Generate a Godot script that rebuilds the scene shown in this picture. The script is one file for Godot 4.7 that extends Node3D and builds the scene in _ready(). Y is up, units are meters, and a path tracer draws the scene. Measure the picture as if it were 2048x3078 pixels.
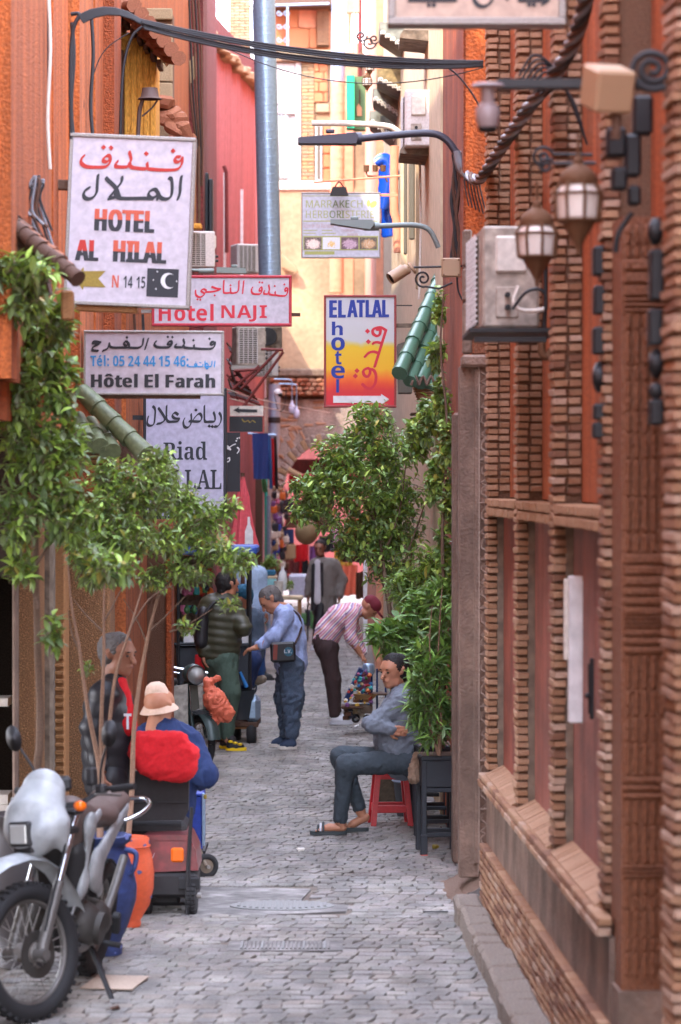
extends Node3D
# A shaded market alley seen with a long lens. Pixels of the 2048 x 3078 photograph give directions; distances come from the ground or the wall a thing touches.
const FOC := 9000.0      # focal length in photo pixels
const EYE := 2.69        # camera height above the paving
const HOR := 1440.0      # photo row of the horizon
const MID := 1024.0
var rng := RandomNumberGenerator.new()
var M := {}
var TEX := {}
var names := {}

func _ready() -> void:
	rng.seed = 7
	camera_and_light()
	materials()
	ground()
	right_building()
	right_side_far()
	left_buildings()
	far_buildings()
	signs()
	right_fixtures()
	left_fixtures()
	plants()
	people()
	vehicles()
	stalls()
	small_things()

func camera_and_light() -> void:
	var cam := Camera3D.new()
	cam.name = "camera"
	cam.near = 0.1
	cam.far = 400.0
	cam.position = Vector3(0, EYE, 0)
	cam.rotation.x = -atan((1539.0 - HOR) / FOC)
	cam.fov = rad_to_deg(2.0 * atan(1539.0 / FOC))
	var att := CameraAttributesPhysical.new()
	att.frustum_focal_length = 70.2
	att.frustum_focus_distance = 24.5
	att.exposure_aperture = 2.1
	cam.attributes = att
	cam.fov = rad_to_deg(2.0 * atan(1539.0 / FOC))
	add_child(cam)
	cam.current = true
	var we := WorldEnvironment.new()
	we.name = "surroundings"
	var e := Environment.new()
	e.background_mode = Environment.BG_SKY
	var sky := Sky.new()
	var sm := ProceduralSkyMaterial.new()
	sm.sky_top_color = Color(0.81, 0.85, 0.95)
	sm.sky_horizon_color = Color(0.93, 0.92, 0.93)
	sm.sky_curve = 0.25
	sm.sky_energy_multiplier = 2.6
	sm.ground_bottom_color = Color(0.45, 0.36, 0.30)
	sm.ground_horizon_color = Color(0.62, 0.55, 0.50)
	sm.sun_angle_max = 2.0
	sky.sky_material = sm
	e.sky = sky
	e.tonemap_mode = Environment.TONE_MAPPER_LINEAR
	e.tonemap_exposure = 1.78
	e.sdfgi_enabled = true
	e.ssao_enabled = true
	e.ssil_enabled = true
	we.environment = e
	add_child(we)
	var sun := DirectionalLight3D.new()
	sun.name = "sun"
	sun.light_energy = 1.5
	sun.light_color = Color(1.0, 0.93, 0.83)
	sun.light_angular_distance = 0.5
	sun.shadow_enabled = true
	add_child(sun)
	sun.look_at_from_position(Vector3(-0.55, 1.0, 0.85), Vector3.ZERO)

# ---------------------------------------------------------------- placing
func P(x: float, y: float, d: float) -> Vector3:
	return Vector3((x - MID) / FOC * d, EYE - (y - HOR) / FOC * d, -d)
func GD(y: float) -> float:
	return FOC * EYE / (y - HOR)
func G(x: float, y: float) -> Vector3:
	var p := P(x, y, GD(y))
	p.y = 0.0
	return p
func RD(x: float) -> float:      # depth at which the right wall's face crosses photo column x
	return 13590.0 / (x - 720.0)
func right_frame() -> Transform3D:   # x towards the camera along the right wall, z out into the street; depth d is x = -d
	var x := Vector3(0.03378, 0, 1).normalized()
	return Transform3D(Basis(x, Vector3.UP, x.cross(Vector3.UP)), Vector3(1.51, 0, 0))
const LX := -1.62
func left_frame() -> Transform3D:    # x away from the camera along the left wall, z out into the street; depth d is x = d
	return Transform3D(Basis(Vector3(0, 0, -1), Vector3.UP, Vector3(1, 0, 0)), Vector3(LX, 0, 0))
func LD(x: float) -> float:
	return -LX * FOC / (MID - x)
func rnd(a: float, b: float) -> float:
	return rng.randf_range(a, b)
func TR(o: Vector3, ry := 0.0, rx := 0.0, rz := 0.0, s := Vector3.ONE) -> Transform3D:
	return Transform3D(Basis.from_euler(Vector3(rx, ry, rz)) * Basis.from_scale(s), o)

# ---------------------------------------------------------------- nodes
func numbered(nm: String) -> String:
	if not names.has(nm):
		names[nm] = 0
		return nm
	names[nm] += 1
	return "%s_%03d" % [nm, names[nm]]
func thing(nm: String, label: String, cat: String, at := Vector3.ZERO, group := "", turn := 0.0) -> Node3D:
	var o := Node3D.new()
	o.name = numbered(nm)
	add_child(o, true)
	o.position = at
	o.rotation.y = turn
	o.set_meta("label", label)
	o.set_meta("category", cat)
	if group:
		o.set_meta("group", group)
	return o
func part(par: Node, nm: String, mesh, mat: Material, xf := Transform3D()) -> MeshInstance3D:
	var o := MeshInstance3D.new()
	o.name = nm
	o.mesh = mesh.done() if mesh is MB else mesh
	o.material_override = mat
	o.transform = xf
	par.add_child(o, true)
	return o
func solo(nm: String, label: String, cat: String, mesh, mat: Material, xf := Transform3D(), group := "") -> MeshInstance3D:
	var o := part(self, numbered(nm), mesh, mat, xf)
	o.set_meta("label", label)
	o.set_meta("category", cat)
	if group:
		o.set_meta("group", group)
	return o
func stuff(o: Node) -> Node:
	o.set_meta("kind", "stuff")
	return o
func struct(o: Node) -> Node:
	o.set_meta("kind", "structure")
	return o
func copies(par: Node, nm: String, mesh, mat: Material, xfs: Array, cols := PackedColorArray()) -> MultiMeshInstance3D:
	var mm := MultiMesh.new()
	mm.transform_format = MultiMesh.TRANSFORM_3D
	mm.use_colors = cols.size() > 0
	mm.mesh = mesh.done() if mesh is MB else mesh
	mm.instance_count = xfs.size()
	for i in xfs.size():
		mm.set_instance_transform(i, xfs[i])
		if cols.size() > 0:
			mm.set_instance_color(i, cols[i])
	var o := MultiMeshInstance3D.new()
	o.name = nm
	o.multimesh = mm
	o.material_override = mat
	par.add_child(o, true)
	o.set_meta("kind", "stuff")
	return o

# ---------------------------------------------------------------- meshes
class MB:
	var v := PackedVector3Array()
	var n := PackedVector3Array()
	var uv := PackedVector2Array()
	var c := PackedColorArray()
	var ix := PackedInt32Array()
	var col := Color(1, 1, 1)
	var hasc := false
	var xf := Transform3D()
	func color(k: Color) -> MB:
		col = k
		hasc = true
		return self
	func put(p: Vector3, nn: Vector3, t := Vector2.ZERO) -> int:
		v.append(xf * p)
		n.append((xf.basis * nn).normalized())
		uv.append(t)
		c.append(col)
		return v.size() - 1
	func tri(a: Vector3, b: Vector3, d: Vector3) -> void:     # counter-clockwise seen from outside
		var nn := (b - a).cross(d - a).normalized()
		var i := put(a, nn)
		put(b, nn)
		put(d, nn)
		ix.append_array([i, i + 2, i + 1])
	func quad(a: Vector3, b: Vector3, d: Vector3, e: Vector3) -> void:
		var nn := ((b - a).cross(d - a) + (d - a).cross(e - a)).normalized()
		var i := put(a, nn, Vector2(0, 1))
		put(b, nn, Vector2(1, 1))
		put(d, nn, Vector2(1, 0))
		put(e, nn, Vector2(0, 0))
		ix.append_array([i, i + 2, i + 1, i, i + 3, i + 2])
	func box(o: Vector3, s: Vector3, b := Basis()) -> MB:
		return hexa([o + b * Vector3(-s.x, -s.y, -s.z) / 2, o + b * Vector3(s.x, -s.y, -s.z) / 2, o + b * Vector3(s.x, -s.y, s.z) / 2, o + b * Vector3(-s.x, -s.y, s.z) / 2,
			o + b * Vector3(-s.x, s.y, -s.z) / 2, o + b * Vector3(s.x, s.y, -s.z) / 2, o + b * Vector3(s.x, s.y, s.z) / 2, o + b * Vector3(-s.x, s.y, s.z) / 2])
	func span(lo: Vector3, hi: Vector3) -> MB:
		return box((lo + hi) / 2, (hi - lo).abs())
	func hexa(q: Array) -> MB:       # 0-3 bottom ring, 4-7 top ring (back-left, back-right, front-right, front-left)
		quad(q[0], q[1], q[2], q[3])
		quad(q[7], q[6], q[5], q[4])
		quad(q[3], q[2], q[6], q[7])
		quad(q[1], q[0], q[4], q[5])
		quad(q[2], q[1], q[5], q[6])
		quad(q[0], q[3], q[7], q[4])
		return self
	func rbox(o: Vector3, s: Vector3, r: float, b := Basis(), jit := 0.0, g: RandomNumberGenerator = null) -> MB:   # box with chamfered edges
		var h := s / 2
		r = minf(r, minf(h.x, minf(h.y, h.z)) * 0.9)
		var k := {}
		for sx in [-1, 1]:
			for sy in [-1, 1]:
				for sz in [-1, 1]:
					var j := Vector3(g.randf_range(-jit, jit), g.randf_range(-jit, jit), g.randf_range(-jit, jit)) if g else Vector3.ZERO
					var q := Vector3(sx * h.x, sy * h.y, sz * h.z) + j
					k[Vector3i(sx, sy, sz)] = [o + b * (q - Vector3(0, sy * r, sz * r)), o + b * (q - Vector3(sx * r, 0, sz * r)), o + b * (q - Vector3(sx * r, sy * r, 0))]
		var K := func(x, y, z, a): return k[Vector3i(x, y, z)][a]
		for sg in [-1, 1]:
			face(K.call(sg, -1, -1, 0), K.call(sg, 1, -1, 0), K.call(sg, 1, 1, 0), K.call(sg, -1, 1, 0), o)
			face(K.call(-1, sg, -1, 1), K.call(1, sg, -1, 1), K.call(1, sg, 1, 1), K.call(-1, sg, 1, 1), o)
			face(K.call(-1, -1, sg, 2), K.call(1, -1, sg, 2), K.call(1, 1, sg, 2), K.call(-1, 1, sg, 2), o)
			for sh in [-1, 1]:
				face(K.call(sg, sh, -1, 0), K.call(sg, sh, 1, 0), K.call(sg, sh, 1, 1), K.call(sg, sh, -1, 1), o)
				face(K.call(sg, -1, sh, 0), K.call(sg, 1, sh, 0), K.call(sg, 1, sh, 2), K.call(sg, -1, sh, 2), o)
				face(K.call(-1, sg, sh, 1), K.call(1, sg, sh, 1), K.call(1, sg, sh, 2), K.call(-1, sg, sh, 2), o)
				for si in [-1, 1]:
					var a: Vector3 = K.call(sg, sh, si, 0)
					var bb: Vector3 = K.call(sg, sh, si, 1)
					var d: Vector3 = K.call(sg, sh, si, 2)
					if (bb - a).cross(d - a).dot((a + bb + d) / 3 - o) > 0:
						tri(a, bb, d)
					else:
						tri(a, d, bb)
		return self
	func face(a: Vector3, b: Vector3, d: Vector3, e: Vector3, o: Vector3) -> void:   # quad turned away from o
		if (b - a).cross(d - a).dot((a + b + d + e) / 4 - o) > 0:
			quad(a, b, d, e)
		else:
			quad(a, e, d, b)
	func tube(pts: Array, rad, sides := 8, caps := true, flat := 1.0) -> MB:
		var m := pts.size()
		var t0: Vector3 = (pts[1] - pts[0]).normalized()
		var up := Vector3.UP if absf(t0.y) < 0.9 else Vector3.RIGHT
		var side := up.cross(t0).normalized()
		var base := v.size()
		for i in m:
			var t: Vector3 = (pts[mini(i + 1, m - 1)] - pts[maxi(i - 1, 0)]).normalized()
			side = (side - t * side.dot(t)).normalized()
			var bi := t.cross(side)
			var r: float = rad[i] if rad is Array else rad
			for k in sides:
				var a := TAU * k / sides
				var nn := side * cos(a) + bi * sin(a) * flat
				put(pts[i] + nn * r, side * cos(a) * flat + bi * sin(a))
		for i in m - 1:
			for k in sides:
				var a := base + i * sides + k
				var b := base + i * sides + (k + 1) % sides
				ix.append_array([a, b + sides, b, a, a + sides, b + sides])
		if caps:
			for e in [0, m - 1]:
				var t: Vector3 = (pts[1] - pts[0]).normalized() * -1.0 if e == 0 else (pts[m - 1] - pts[m - 2]).normalized()
				var inv := xf.affine_inverse()
				var i0 := put(pts[e], t)
				for k in sides:
					put(inv * v[base + e * sides + k], t)
				for k in sides:
					if e == 0:
						ix.append_array([i0, i0 + 1 + k, i0 + 1 + (k + 1) % sides])
					else:
						ix.append_array([i0, i0 + 1 + (k + 1) % sides, i0 + 1 + k])
		return self
	func lathe(prof: Array, segs := 24, at := Transform3D(), smooth := true) -> MB:   # prof: Vector2(radius, height), from the bottom up
		var m := prof.size()
		for i in m - 1:
			var p0: Vector2 = prof[i]
			var p1: Vector2 = prof[i + 1]
			if p0.distance_to(p1) < 1e-6:
				continue
			var d := (p1 - p0).normalized()
			var n0 := Vector2(d.y, -d.x)
			var n1 := n0
			if smooth:
				if i > 0 and prof[i - 1] != p0:
					var e: Vector2 = (p0 - prof[i - 1]).normalized()
					if e.dot(d) > 0.5:
						n0 = (n0 + Vector2(e.y, -e.x)).normalized()
				if i < m - 2 and prof[i + 2] != p1:
					var e: Vector2 = (prof[i + 2] - p1).normalized()
					if e.dot(d) > 0.5:
						n1 = (n1 + Vector2(e.y, -e.x)).normalized()
			var base := v.size()
			for k in segs + 1:
				var a := TAU * k / segs
				var cs := Vector3(cos(a), 0, sin(a))
				put(at * (cs * p0.x + Vector3.UP * p0.y), at.basis * (cs * n0.x + Vector3.UP * n0.y), Vector2(float(k) / segs, float(i) / m))
				put(at * (cs * p1.x + Vector3.UP * p1.y), at.basis * (cs * n1.x + Vector3.UP * n1.y), Vector2(float(k) / segs, float(i + 1) / m))
			for k in segs:
				var a := base + k * 2
				ix.append_array([a, a + 2, a + 3, a, a + 3, a + 1])
		return self
	func ell(o: Vector3, r: Vector3, b := Basis(), segs := 12, rings := 8) -> MB:
		var prof := []
		for i in rings + 1:
			var a := -PI / 2 + PI * i / rings
			prof.append(Vector2(maxf(cos(a), 0.0), sin(a)))
		return lathe(prof, segs, Transform3D(b * Basis.from_scale(r), o))
	func prism(poly: PackedVector2Array, z0: float, z1: float, at := Transform3D()) -> MB:   # polygon in xy, from z0 to z1
		if Geometry2D.is_polygon_clockwise(poly):
			poly = poly.duplicate()
			poly.reverse()
		var t := Geometry2D.triangulate_polygon(poly)
		for z in [z0, z1]:
			var nn := at.basis * Vector3(0, 0, -1 if z == z0 else 1)
			var i := v.size()
			for p in poly:
				put(at * Vector3(p.x, p.y, z), nn, p)
			for k in range(0, t.size(), 3):
				var a := t[k]
				var b := t[k + 1]
				var d := t[k + 2]
				var ccw := (poly[b] - poly[a]).cross(poly[d] - poly[a]) > 0
				if ccw == (z == z1):
					ix.append_array([i + a, i + d, i + b])
				else:
					ix.append_array([i + a, i + b, i + d])
		if absf(z1 - z0) > 1e-5:
			for k in poly.size():
				var a := poly[k]
				var b := poly[(k + 1) % poly.size()]
				quad(at * Vector3(a.x, a.y, z0), at * Vector3(b.x, b.y, z0), at * Vector3(b.x, b.y, z1), at * Vector3(a.x, a.y, z1))
		return self
	func sheet(rows: Array, flip := false) -> MB:      # grid of points, smooth normals
		var h := rows.size()
		var w: int = rows[0].size()
		var base := v.size()
		for j in h:
			for i in w:
				var dx: Vector3 = rows[j][mini(i + 1, w - 1)] - rows[j][maxi(i - 1, 0)]
				var dy: Vector3 = rows[mini(j + 1, h - 1)][i] - rows[maxi(j - 1, 0)][i]
				var nn := dx.cross(dy).normalized() * (-1.0 if flip else 1.0)
				put(rows[j][i], nn, Vector2(float(i) / (w - 1), float(j) / (h - 1)))
		for j in h - 1:
			for i in w - 1:
				var a := base + j * w + i
				if flip:
					ix.append_array([a, a + 1, a + w + 1, a, a + w + 1, a + w])
				else:
					ix.append_array([a, a + w + 1, a + 1, a, a + w, a + w + 1])
		return self
	func done() -> ArrayMesh:
		var arr := []
		arr.resize(Mesh.ARRAY_MAX)
		arr[Mesh.ARRAY_VERTEX] = v
		arr[Mesh.ARRAY_NORMAL] = n
		arr[Mesh.ARRAY_TEX_UV] = uv
		if hasc:
			arr[Mesh.ARRAY_COLOR] = c
		arr[Mesh.ARRAY_INDEX] = ix
		var m := ArrayMesh.new()
		m.add_surface_from_arrays(Mesh.PRIMITIVE_TRIANGLES, arr)
		return m

func curve(pts: Array, steps := 6) -> Array:      # smooth line through the points
	var out := []
	for i in pts.size() - 1:
		var a = pts[maxi(i - 1, 0)]
		var b = pts[i]
		var c = pts[i + 1]
		var d = pts[mini(i + 2, pts.size() - 1)]
		for k in steps:
			var t := float(k) / steps
			out.append(0.5 * (2.0 * b + (c - a) * t + (2.0 * a - 5.0 * b + 4.0 * c - d) * t * t + (3.0 * b - a - 3.0 * c + d) * t * t * t))
	out.append(pts[-1])
	return out
func hang(a: Vector3, b: Vector3, sag: float, n := 12) -> Array:
	var out := []
	for i in n + 1:
		var t := float(i) / n
		out.append(a.lerp(b, t) - Vector3(0, sag * 4.0 * t * (1.0 - t), 0))
	return out
func PL(xy: Array, d: float) -> Array:     # photo points at one depth
	var out := []
	for i in range(0, xy.size(), 2):
		out.append(P(xy[i], xy[i + 1], d))
	return out

# ---------------------------------------------------------------- materials
func noise_tex(key: String, freq: float, lo: float, hi: float, oct := 4, size := 512, kind := FastNoiseLite.TYPE_SIMPLEX_SMOOTH, normal := 0.0) -> Texture2D:
	if TEX.has(key):
		return TEX[key]
	var fn := FastNoiseLite.new()
	fn.seed = hash(key) % 1000
	fn.noise_type = kind
	fn.frequency = freq
	fn.fractal_octaves = oct
	var t := NoiseTexture2D.new()
	t.width = size
	t.height = size
	t.seamless = true
	t.seamless_blend_skirt = 0.2
	t.noise = fn
	if normal > 0.0:
		t.as_normal_map = true
		t.bump_strength = normal
	else:
		var g := Gradient.new()
		g.offsets = PackedFloat32Array([0.0, 1.0])
		g.colors = PackedColorArray([Color(lo, lo, lo), Color(hi, hi, hi)])
		t.color_ramp = g
	TEX[key] = t
	return t
func mk(nm: String, col: Color, rough := 0.8, metal := 0.0, tex := "", scale := Vector3.ONE, bump := "", bump_s := 1.0, world := true) -> StandardMaterial3D:
	var m := StandardMaterial3D.new()
	m.resource_name = nm
	m.albedo_color = col
	m.roughness = rough
	m.metallic = metal
	if tex or bump:
		m.uv1_triplanar = true
		m.uv1_world_triplanar = world
		m.uv1_scale = scale
		if tex:
			m.albedo_texture = TEX[tex]
		if bump:
			m.normal_enabled = true
			m.normal_texture = TEX[bump]
			m.normal_scale = bump_s
	M[nm] = m
	return m
func stain(nm: String, s: Vector3, tex := "blotch") -> void:     # large weathering patches over the fine grain
	var m: StandardMaterial3D = M[nm]
	m.detail_enabled = true
	m.detail_blend_mode = BaseMaterial3D.BLEND_MODE_MUL
	m.detail_albedo = TEX[tex]
	m.detail_uv_layer = BaseMaterial3D.DETAIL_UV_2
	m.uv2_triplanar = true
	m.uv2_world_triplanar = true
	m.uv2_scale = s
func K(r: int, g: int, b: int) -> Color:
	return Color8(r, g, b)
func materials() -> void:
	noise_tex("fine", 0.05, 0.68, 1.0, 5)
	noise_tex("blotch", 0.010, 0.62, 1.0, 5)
	noise_tex("streak", 0.014, 0.66, 1.0, 4)
	noise_tex("soft", 0.02, 0.86, 1.0, 3)
	noise_tex("grit", 0.25, 0.55, 1.0, 3)
	noise_tex("cells", 0.09, 0.45, 1.0, 2, 512, FastNoiseLite.TYPE_CELLULAR)
	noise_tex("n_plaster", 0.06, 0, 1, 5, 512, FastNoiseLite.TYPE_SIMPLEX_SMOOTH, 10.0)
	noise_tex("n_fine", 0.2, 0, 1, 3, 512, FastNoiseLite.TYPE_SIMPLEX_SMOOTH, 6.0)
	noise_tex("n_soft", 0.018, 0, 1, 3, 512, FastNoiseLite.TYPE_SIMPLEX_SMOOTH, 12.0)
	noise_tex("n_rough", 0.09, 0, 1, 4, 512, FastNoiseLite.TYPE_CELLULAR, 14.0)
	mk("joint", K(138, 124, 112), 0.95, 0, "fine", Vector3(3, 3, 3), "n_fine", 1.0)
	mk("stone", K(188, 181, 173), 0.72, 0, "fine", Vector3(2.3, 2.3, 2.3), "n_plaster", 0.4)
	M.stone.vertex_color_use_as_albedo = true
	for i in 5:
		var t: Color = [K(187, 180, 172), K(179, 172, 166), K(194, 187, 178), K(184, 172, 161), K(174, 169, 164)][i]
		mk("stone%d" % i, t, 0.72, 0, "fine", Vector3(2.3, 2.3, 2.3), "n_plaster", 0.5)
	mk("asphalt", K(184, 178, 174), 0.8, 0, "blotch", Vector3(1.2, 1.2, 1.2), "n_fine", 0.5)
	mk("kerb", K(150, 136, 124), 0.85, 0, "fine", Vector3(2, 2, 2), "n_plaster", 0.9)
	mk("orange", K(224, 120, 58), 0.9, 0, "fine", Vector3(1.3, 1.3, 1.3), "n_plaster", 0.45)
	mk("orange_deep", K(226, 114, 46), 0.9, 0, "fine", Vector3(1.1, 1.1, 1.1), "n_plaster", 0.4)
	mk("orange_rough", K(216, 108, 56), 0.95, 0, "fine", Vector3(1.5, 1.5, 1.5), "n_rough", 0.9)
	mk("ochre", K(246, 178, 74), 0.85, 0, "fine", Vector3(3, 0.6, 3), "n_plaster", 0.4)
	mk("taupe", K(158, 132, 116), 0.85, 0, "soft", Vector3(1.1, 1.1, 1.1), "n_plaster", 0.35)
	mk("brick", K(176, 138, 108), 0.9, 0, "fine", Vector3(4, 4, 4), "n_plaster", 0.8)
	for i in 6:
		var t: Color = [K(190, 146, 112), K(178, 132, 100), K(200, 158, 126), K(170, 126, 98), K(150, 106, 82), K(206, 172, 148)][i]
		mk("brick%d" % i, t, 0.9, 0, "fine", Vector3(5, 5, 5), "n_plaster", 0.9)
	mk("mortar", K(132, 98, 76), 0.95, 0, "fine", Vector3(3, 3, 3), "n_plaster", 1.0)
	mk("grey_plaster", K(138, 122, 106), 0.9, 0, "blotch", Vector3(1.5, 1.5, 1.5), "n_soft", 0.4)
	mk("red_wood", K(186, 100, 78), 0.6, 0, "fine", Vector3(5, 0.7, 5), "n_plaster", 0.35)
	mk("carved", K(150, 94, 62), 0.65, 0, "fine", Vector3(4, 1, 4), "n_plaster", 0.8)
	mk("wood", K(176, 124, 76), 0.75, 0, "fine", Vector3(1.2, 9, 1.2), "n_plaster", 0.5)
	mk("wood_dark", K(98, 68, 50), 0.75, 0, "fine", Vector3(1.2, 9, 1.2), "n_plaster", 0.5)
	mk("black_iron", K(38, 38, 42), 0.55, 0.2, "fine", Vector3(4, 4, 4))
	mk("rubber", K(40, 39, 41), 0.8, 0, "fine", Vector3(9, 9, 9))
	mk("cream", K(206, 182, 146), 0.9, 0, "soft", Vector3(0.7, 0.7, 0.7), "n_soft", 0.15)
	mk("cream_light", K(208, 186, 154), 0.9, 0, "soft", Vector3(0.5, 0.5, 0.5))
	mk("pink", K(198, 112, 116), 0.9, 0, "soft", Vector3(0.7, 0.7, 0.7), "n_plaster", 0.25)
	mk("pink_dark", K(150, 66, 64), 0.9, 0, "fine", Vector3(0.9, 0.9, 0.9), "n_plaster", 0.5)
	mk("salmon", K(222, 150, 118), 0.9, 0, "soft", Vector3(0.5, 0.5, 0.5))
	mk("cinder", K(188, 164, 128), 0.95, 0, "fine", Vector3(3, 3, 3), "n_plaster", 1.2)
	mk("osb", K(190, 138, 92), 0.85, 0, "cells", Vector3(2.2, 2.2, 2.2), "n_plaster", 0.8)
	mk("pillar_stone", K(140, 98, 74), 0.9, 0, "grit", Vector3(2.2, 2.2, 2.2), "n_rough", 0.8)
	mk("dark", K(22, 19, 18), 0.9)
	mk("white_paint", K(226, 226, 228), 0.5, 0, "soft", Vector3(1, 1, 1))
	mk("off_white", K(218, 210, 200), 0.55, 0, "soft", Vector3(2, 2, 2))
	mk("hollow_brick", K(222, 140, 96), 0.9, 0, "fine", Vector3(2, 2, 2), "n_plaster", 0.4)
	mk("galv", K(150, 172, 196), 0.38, 0.55, "soft", Vector3(2, 2, 2))
	mk("earth", K(150, 122, 104), 0.95, 0, "grit", Vector3(2, 2, 2), "n_rough", 0.8)
	mk("stone_wall", K(222, 206, 194), 0.95, 0, "fine", Vector3(0.8, 0.8, 0.8), "n_plaster", 0.9)
	mk("roof_tile_old", K(166, 104, 74), 0.85, 0, "fine", Vector3(3, 3, 3), "n_plaster", 0.8)

	for q in [["orange", 0.12], ["orange_deep", 0.15], ["orange_rough", 0.14], ["pink", 0.1], ["pink_dark", 0.13], ["cream", 0.07], ["stone_wall", 0.2], ["taupe", 0.3], ["red_wood", 0.3], ["asphalt", 0.25]]:
		stain(q[0], Vector3(q[1] * 1.6, q[1], q[1] * 1.6))
	for q in ["orange", "orange_deep", "pink", "pink_dark"]:      # rain streaks down the plaster
		stain(q, Vector3(0.7, 0.05, 0.7), "streak")
	for q in ["stone", "stone0", "stone1", "stone2", "stone3", "stone4"]:
		stain(q, Vector3(0.45, 0.45, 0.2))

# ---------------------------------------------------------------- paving
func ground() -> void:
	var b := MB.new()
	b.quad(Vector3(-40, 0, 20), Vector3(40, 0, 20), Vector3(40, 0, -160), Vector3(-40, 0, -160))
	struct(part(self, "ground", b, M.joint, TR(Vector3(0, -0.012, 0))))
	var road := Node3D.new()
	road.name = "pavement"
	add_child(road)
	struct(road)
	var shapes := []
	for k in 6:
		var mb := MB.new()
		var w := 0.0525
		var l := 0.062
		var sk := rnd(-0.022, 0.022)
		var q := []
		for s in [[-1, -1], [1, -1], [1, 1], [-1, 1]]:
			q.append(Vector3(s[0] * w + sk * s[1] + rnd(-0.006, 0.006), -0.03, s[1] * l + rnd(-0.007, 0.007)))
		var top := []
		var cen := Vector3.ZERO
		for p in q:
			cen += p / 4
		for p in q:
			top.append(Vector3(lerpf(p.x, cen.x, 0.07), rnd(-0.001, 0.002), lerpf(p.z, cen.z, 0.07)))
		var mid := []
		for p in q:
			mid.append(Vector3(p.x, -0.006, p.z))
		mb.hexa([q[0], q[1], q[2], q[3], mid[0], mid[1], mid[2], mid[3]])
		mb.hexa([mid[0], mid[1], mid[2], mid[3], top[0], top[1], top[2], top[3]])
		shapes.append(mb.done())
	var xfs := [[], [], [], [], [], []]
	var cols := [PackedColorArray(), PackedColorArray(), PackedColorArray(), PackedColorArray(), PackedColorArray(), PackedColorArray()]
	var d := 14.2
	var n := 0
	var row := 0
	while d < 62.0:
		var x := -1.75 + (0.06 if row % 2 else 0.0) + rnd(-0.02, 0.02)
		while x < 1.3 - 0.0338 * (d - 14.0):
			var z := -d + 0.008 * sin(x * 3.0 + row) + x * 0.02
			var skip := false
			var px := MID + x * FOC / d
			var py := HOR + EYE * FOC / d
			if py > 2668 and py < 2752 and px > 540 and px < (945 if py < 2712 else 1060):
				skip = true
			if py > 2832 and py < 2862 and px > 690 and px < 1030:
				skip = true
			if not skip:
				var k := rng.randi() % 6
				var s := rnd(0.94, 1.04)
				var t := TR(Vector3(x, rnd(-0.003, 0.003), z), rnd(-0.05, 0.05), rnd(-0.015, 0.015), rnd(-0.02, 0.02), Vector3(s, 1, rnd(0.94, 1.04)))
				if n < 300 and px > 190 and px < 1640 and py < 3110:
					part(road, "paving_stone", shapes[k], M["stone%d" % (rng.randi() % 5)], t)
					n += 1
				else:
					xfs[k].append(t)
					var g := rnd(0.8, 1.06)
					cols[k].append(Color(g * rnd(0.97, 1.04), g, g * rnd(0.96, 1.05)))
			x += 0.111 + rnd(-0.006, 0.006)
		d += 0.131
		row += 1
	for k in 6:
		copies(road, "paving_stones", shapes[k], M.stone, xfs[k], cols[k])
	# asphalt repair round the manhole, its cover, a drain grate and a patch of cement
	var a := MB.new()
	var outline := PackedVector2Array()
	for q in [[545, 2668], [760, 2670], [935, 2674], [900, 2714], [1050, 2722], [1040, 2742], [800, 2752], [545, 2756]]:
		var g := G(q[0], q[1])
		outline.append(Vector2(g.x, -g.z))
	a.prism(outline, -0.02, 0.002, TR(Vector3.ZERO, 0, -PI / 2))
	struct(part(self, "asphalt_patch", a, M.asphalt))
	mk("iron_cover", K(150, 150, 148), 0.6, 0.3, "fine", Vector3(6, 6, 6))
	var mc := thing("manhole_cover", "oval grey iron manhole cover with raised ribs in the paving", "manhole cover", G(848, 2726) + Vector3(0, 0.004, 0))
	var lid := MB.new()
	lid.lathe([Vector2(0.33, -0.02), Vector2(0.33, 0.004), Vector2(0.3, 0.006), Vector2(0, 0.006)], 40, TR(Vector3.ZERO, 0, 0, 0, Vector3(1, 1, 0.62)))
	part(mc, "lid", lid, M.iron_cover)
	for i in 15:
		var x := -0.27 + 0.54 * i / 14.0
		var l := sqrt(0.3 * 0.3 - x * x) * 2.0 * 0.62 * 0.93
		part(mc, "rib", MB.new().rbox(Vector3(x, 0.009, 0), Vector3(0.02, 0.008, maxf(l, 0.03)), 0.002), M.iron_cover)
	var gr := thing("drain_grate", "pale cement slab with a slotted drain grate set in paving", "drain grate", G(858, 2847))
	part(gr, "frame", MB.new().box(Vector3(0, -0.006, 0), Vector3(0.66, 0.02, 0.34)), M.asphalt)
	for i in 22:
		part(gr, "slat", MB.new().rbox(Vector3(-0.25 + i * 0.0238, 0.008, 0), Vector3(0.015, 0.01, 0.26), 0.002), M.asphalt if i % 5 else M.iron_cover)
	# earth banked against the foot of the brown portal
	var e := MB.new()
	var rows := []
	var foot := G(1462, 2700)
	for j in 9:
		var r := []
		for i in 9:
			var u := i / 8.0
			var w := j / 8.0
			var p := Vector3(foot.x + 0.03 - 0.30 * (1.0 - u), 0, foot.z + 0.12 - 1.2 * w)
			p.y = 0.24 * pow(u, 1.3) * clampf(sin(PI * clampf(w * 0.9 + 0.12, 0.0, 1.0)) * 1.4, 0, 1) + rnd(-0.008, 0.008) - 0.008
			r.append(p)
		rows.append(r)
	e.sheet(rows)
	struct(part(self, "earth_mound", e, M.earth))
	var lr := MB.new().box(Vector3.ZERO, Vector3(0.155, 0.006, 0.03))
	solo("metal_strip", "thin black metal strip lying flat on the paving stones", "strip", lr, M.black_iron, TR(G(1310, 2747) + Vector3(0, 0.01, 0), 0.03))
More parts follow.
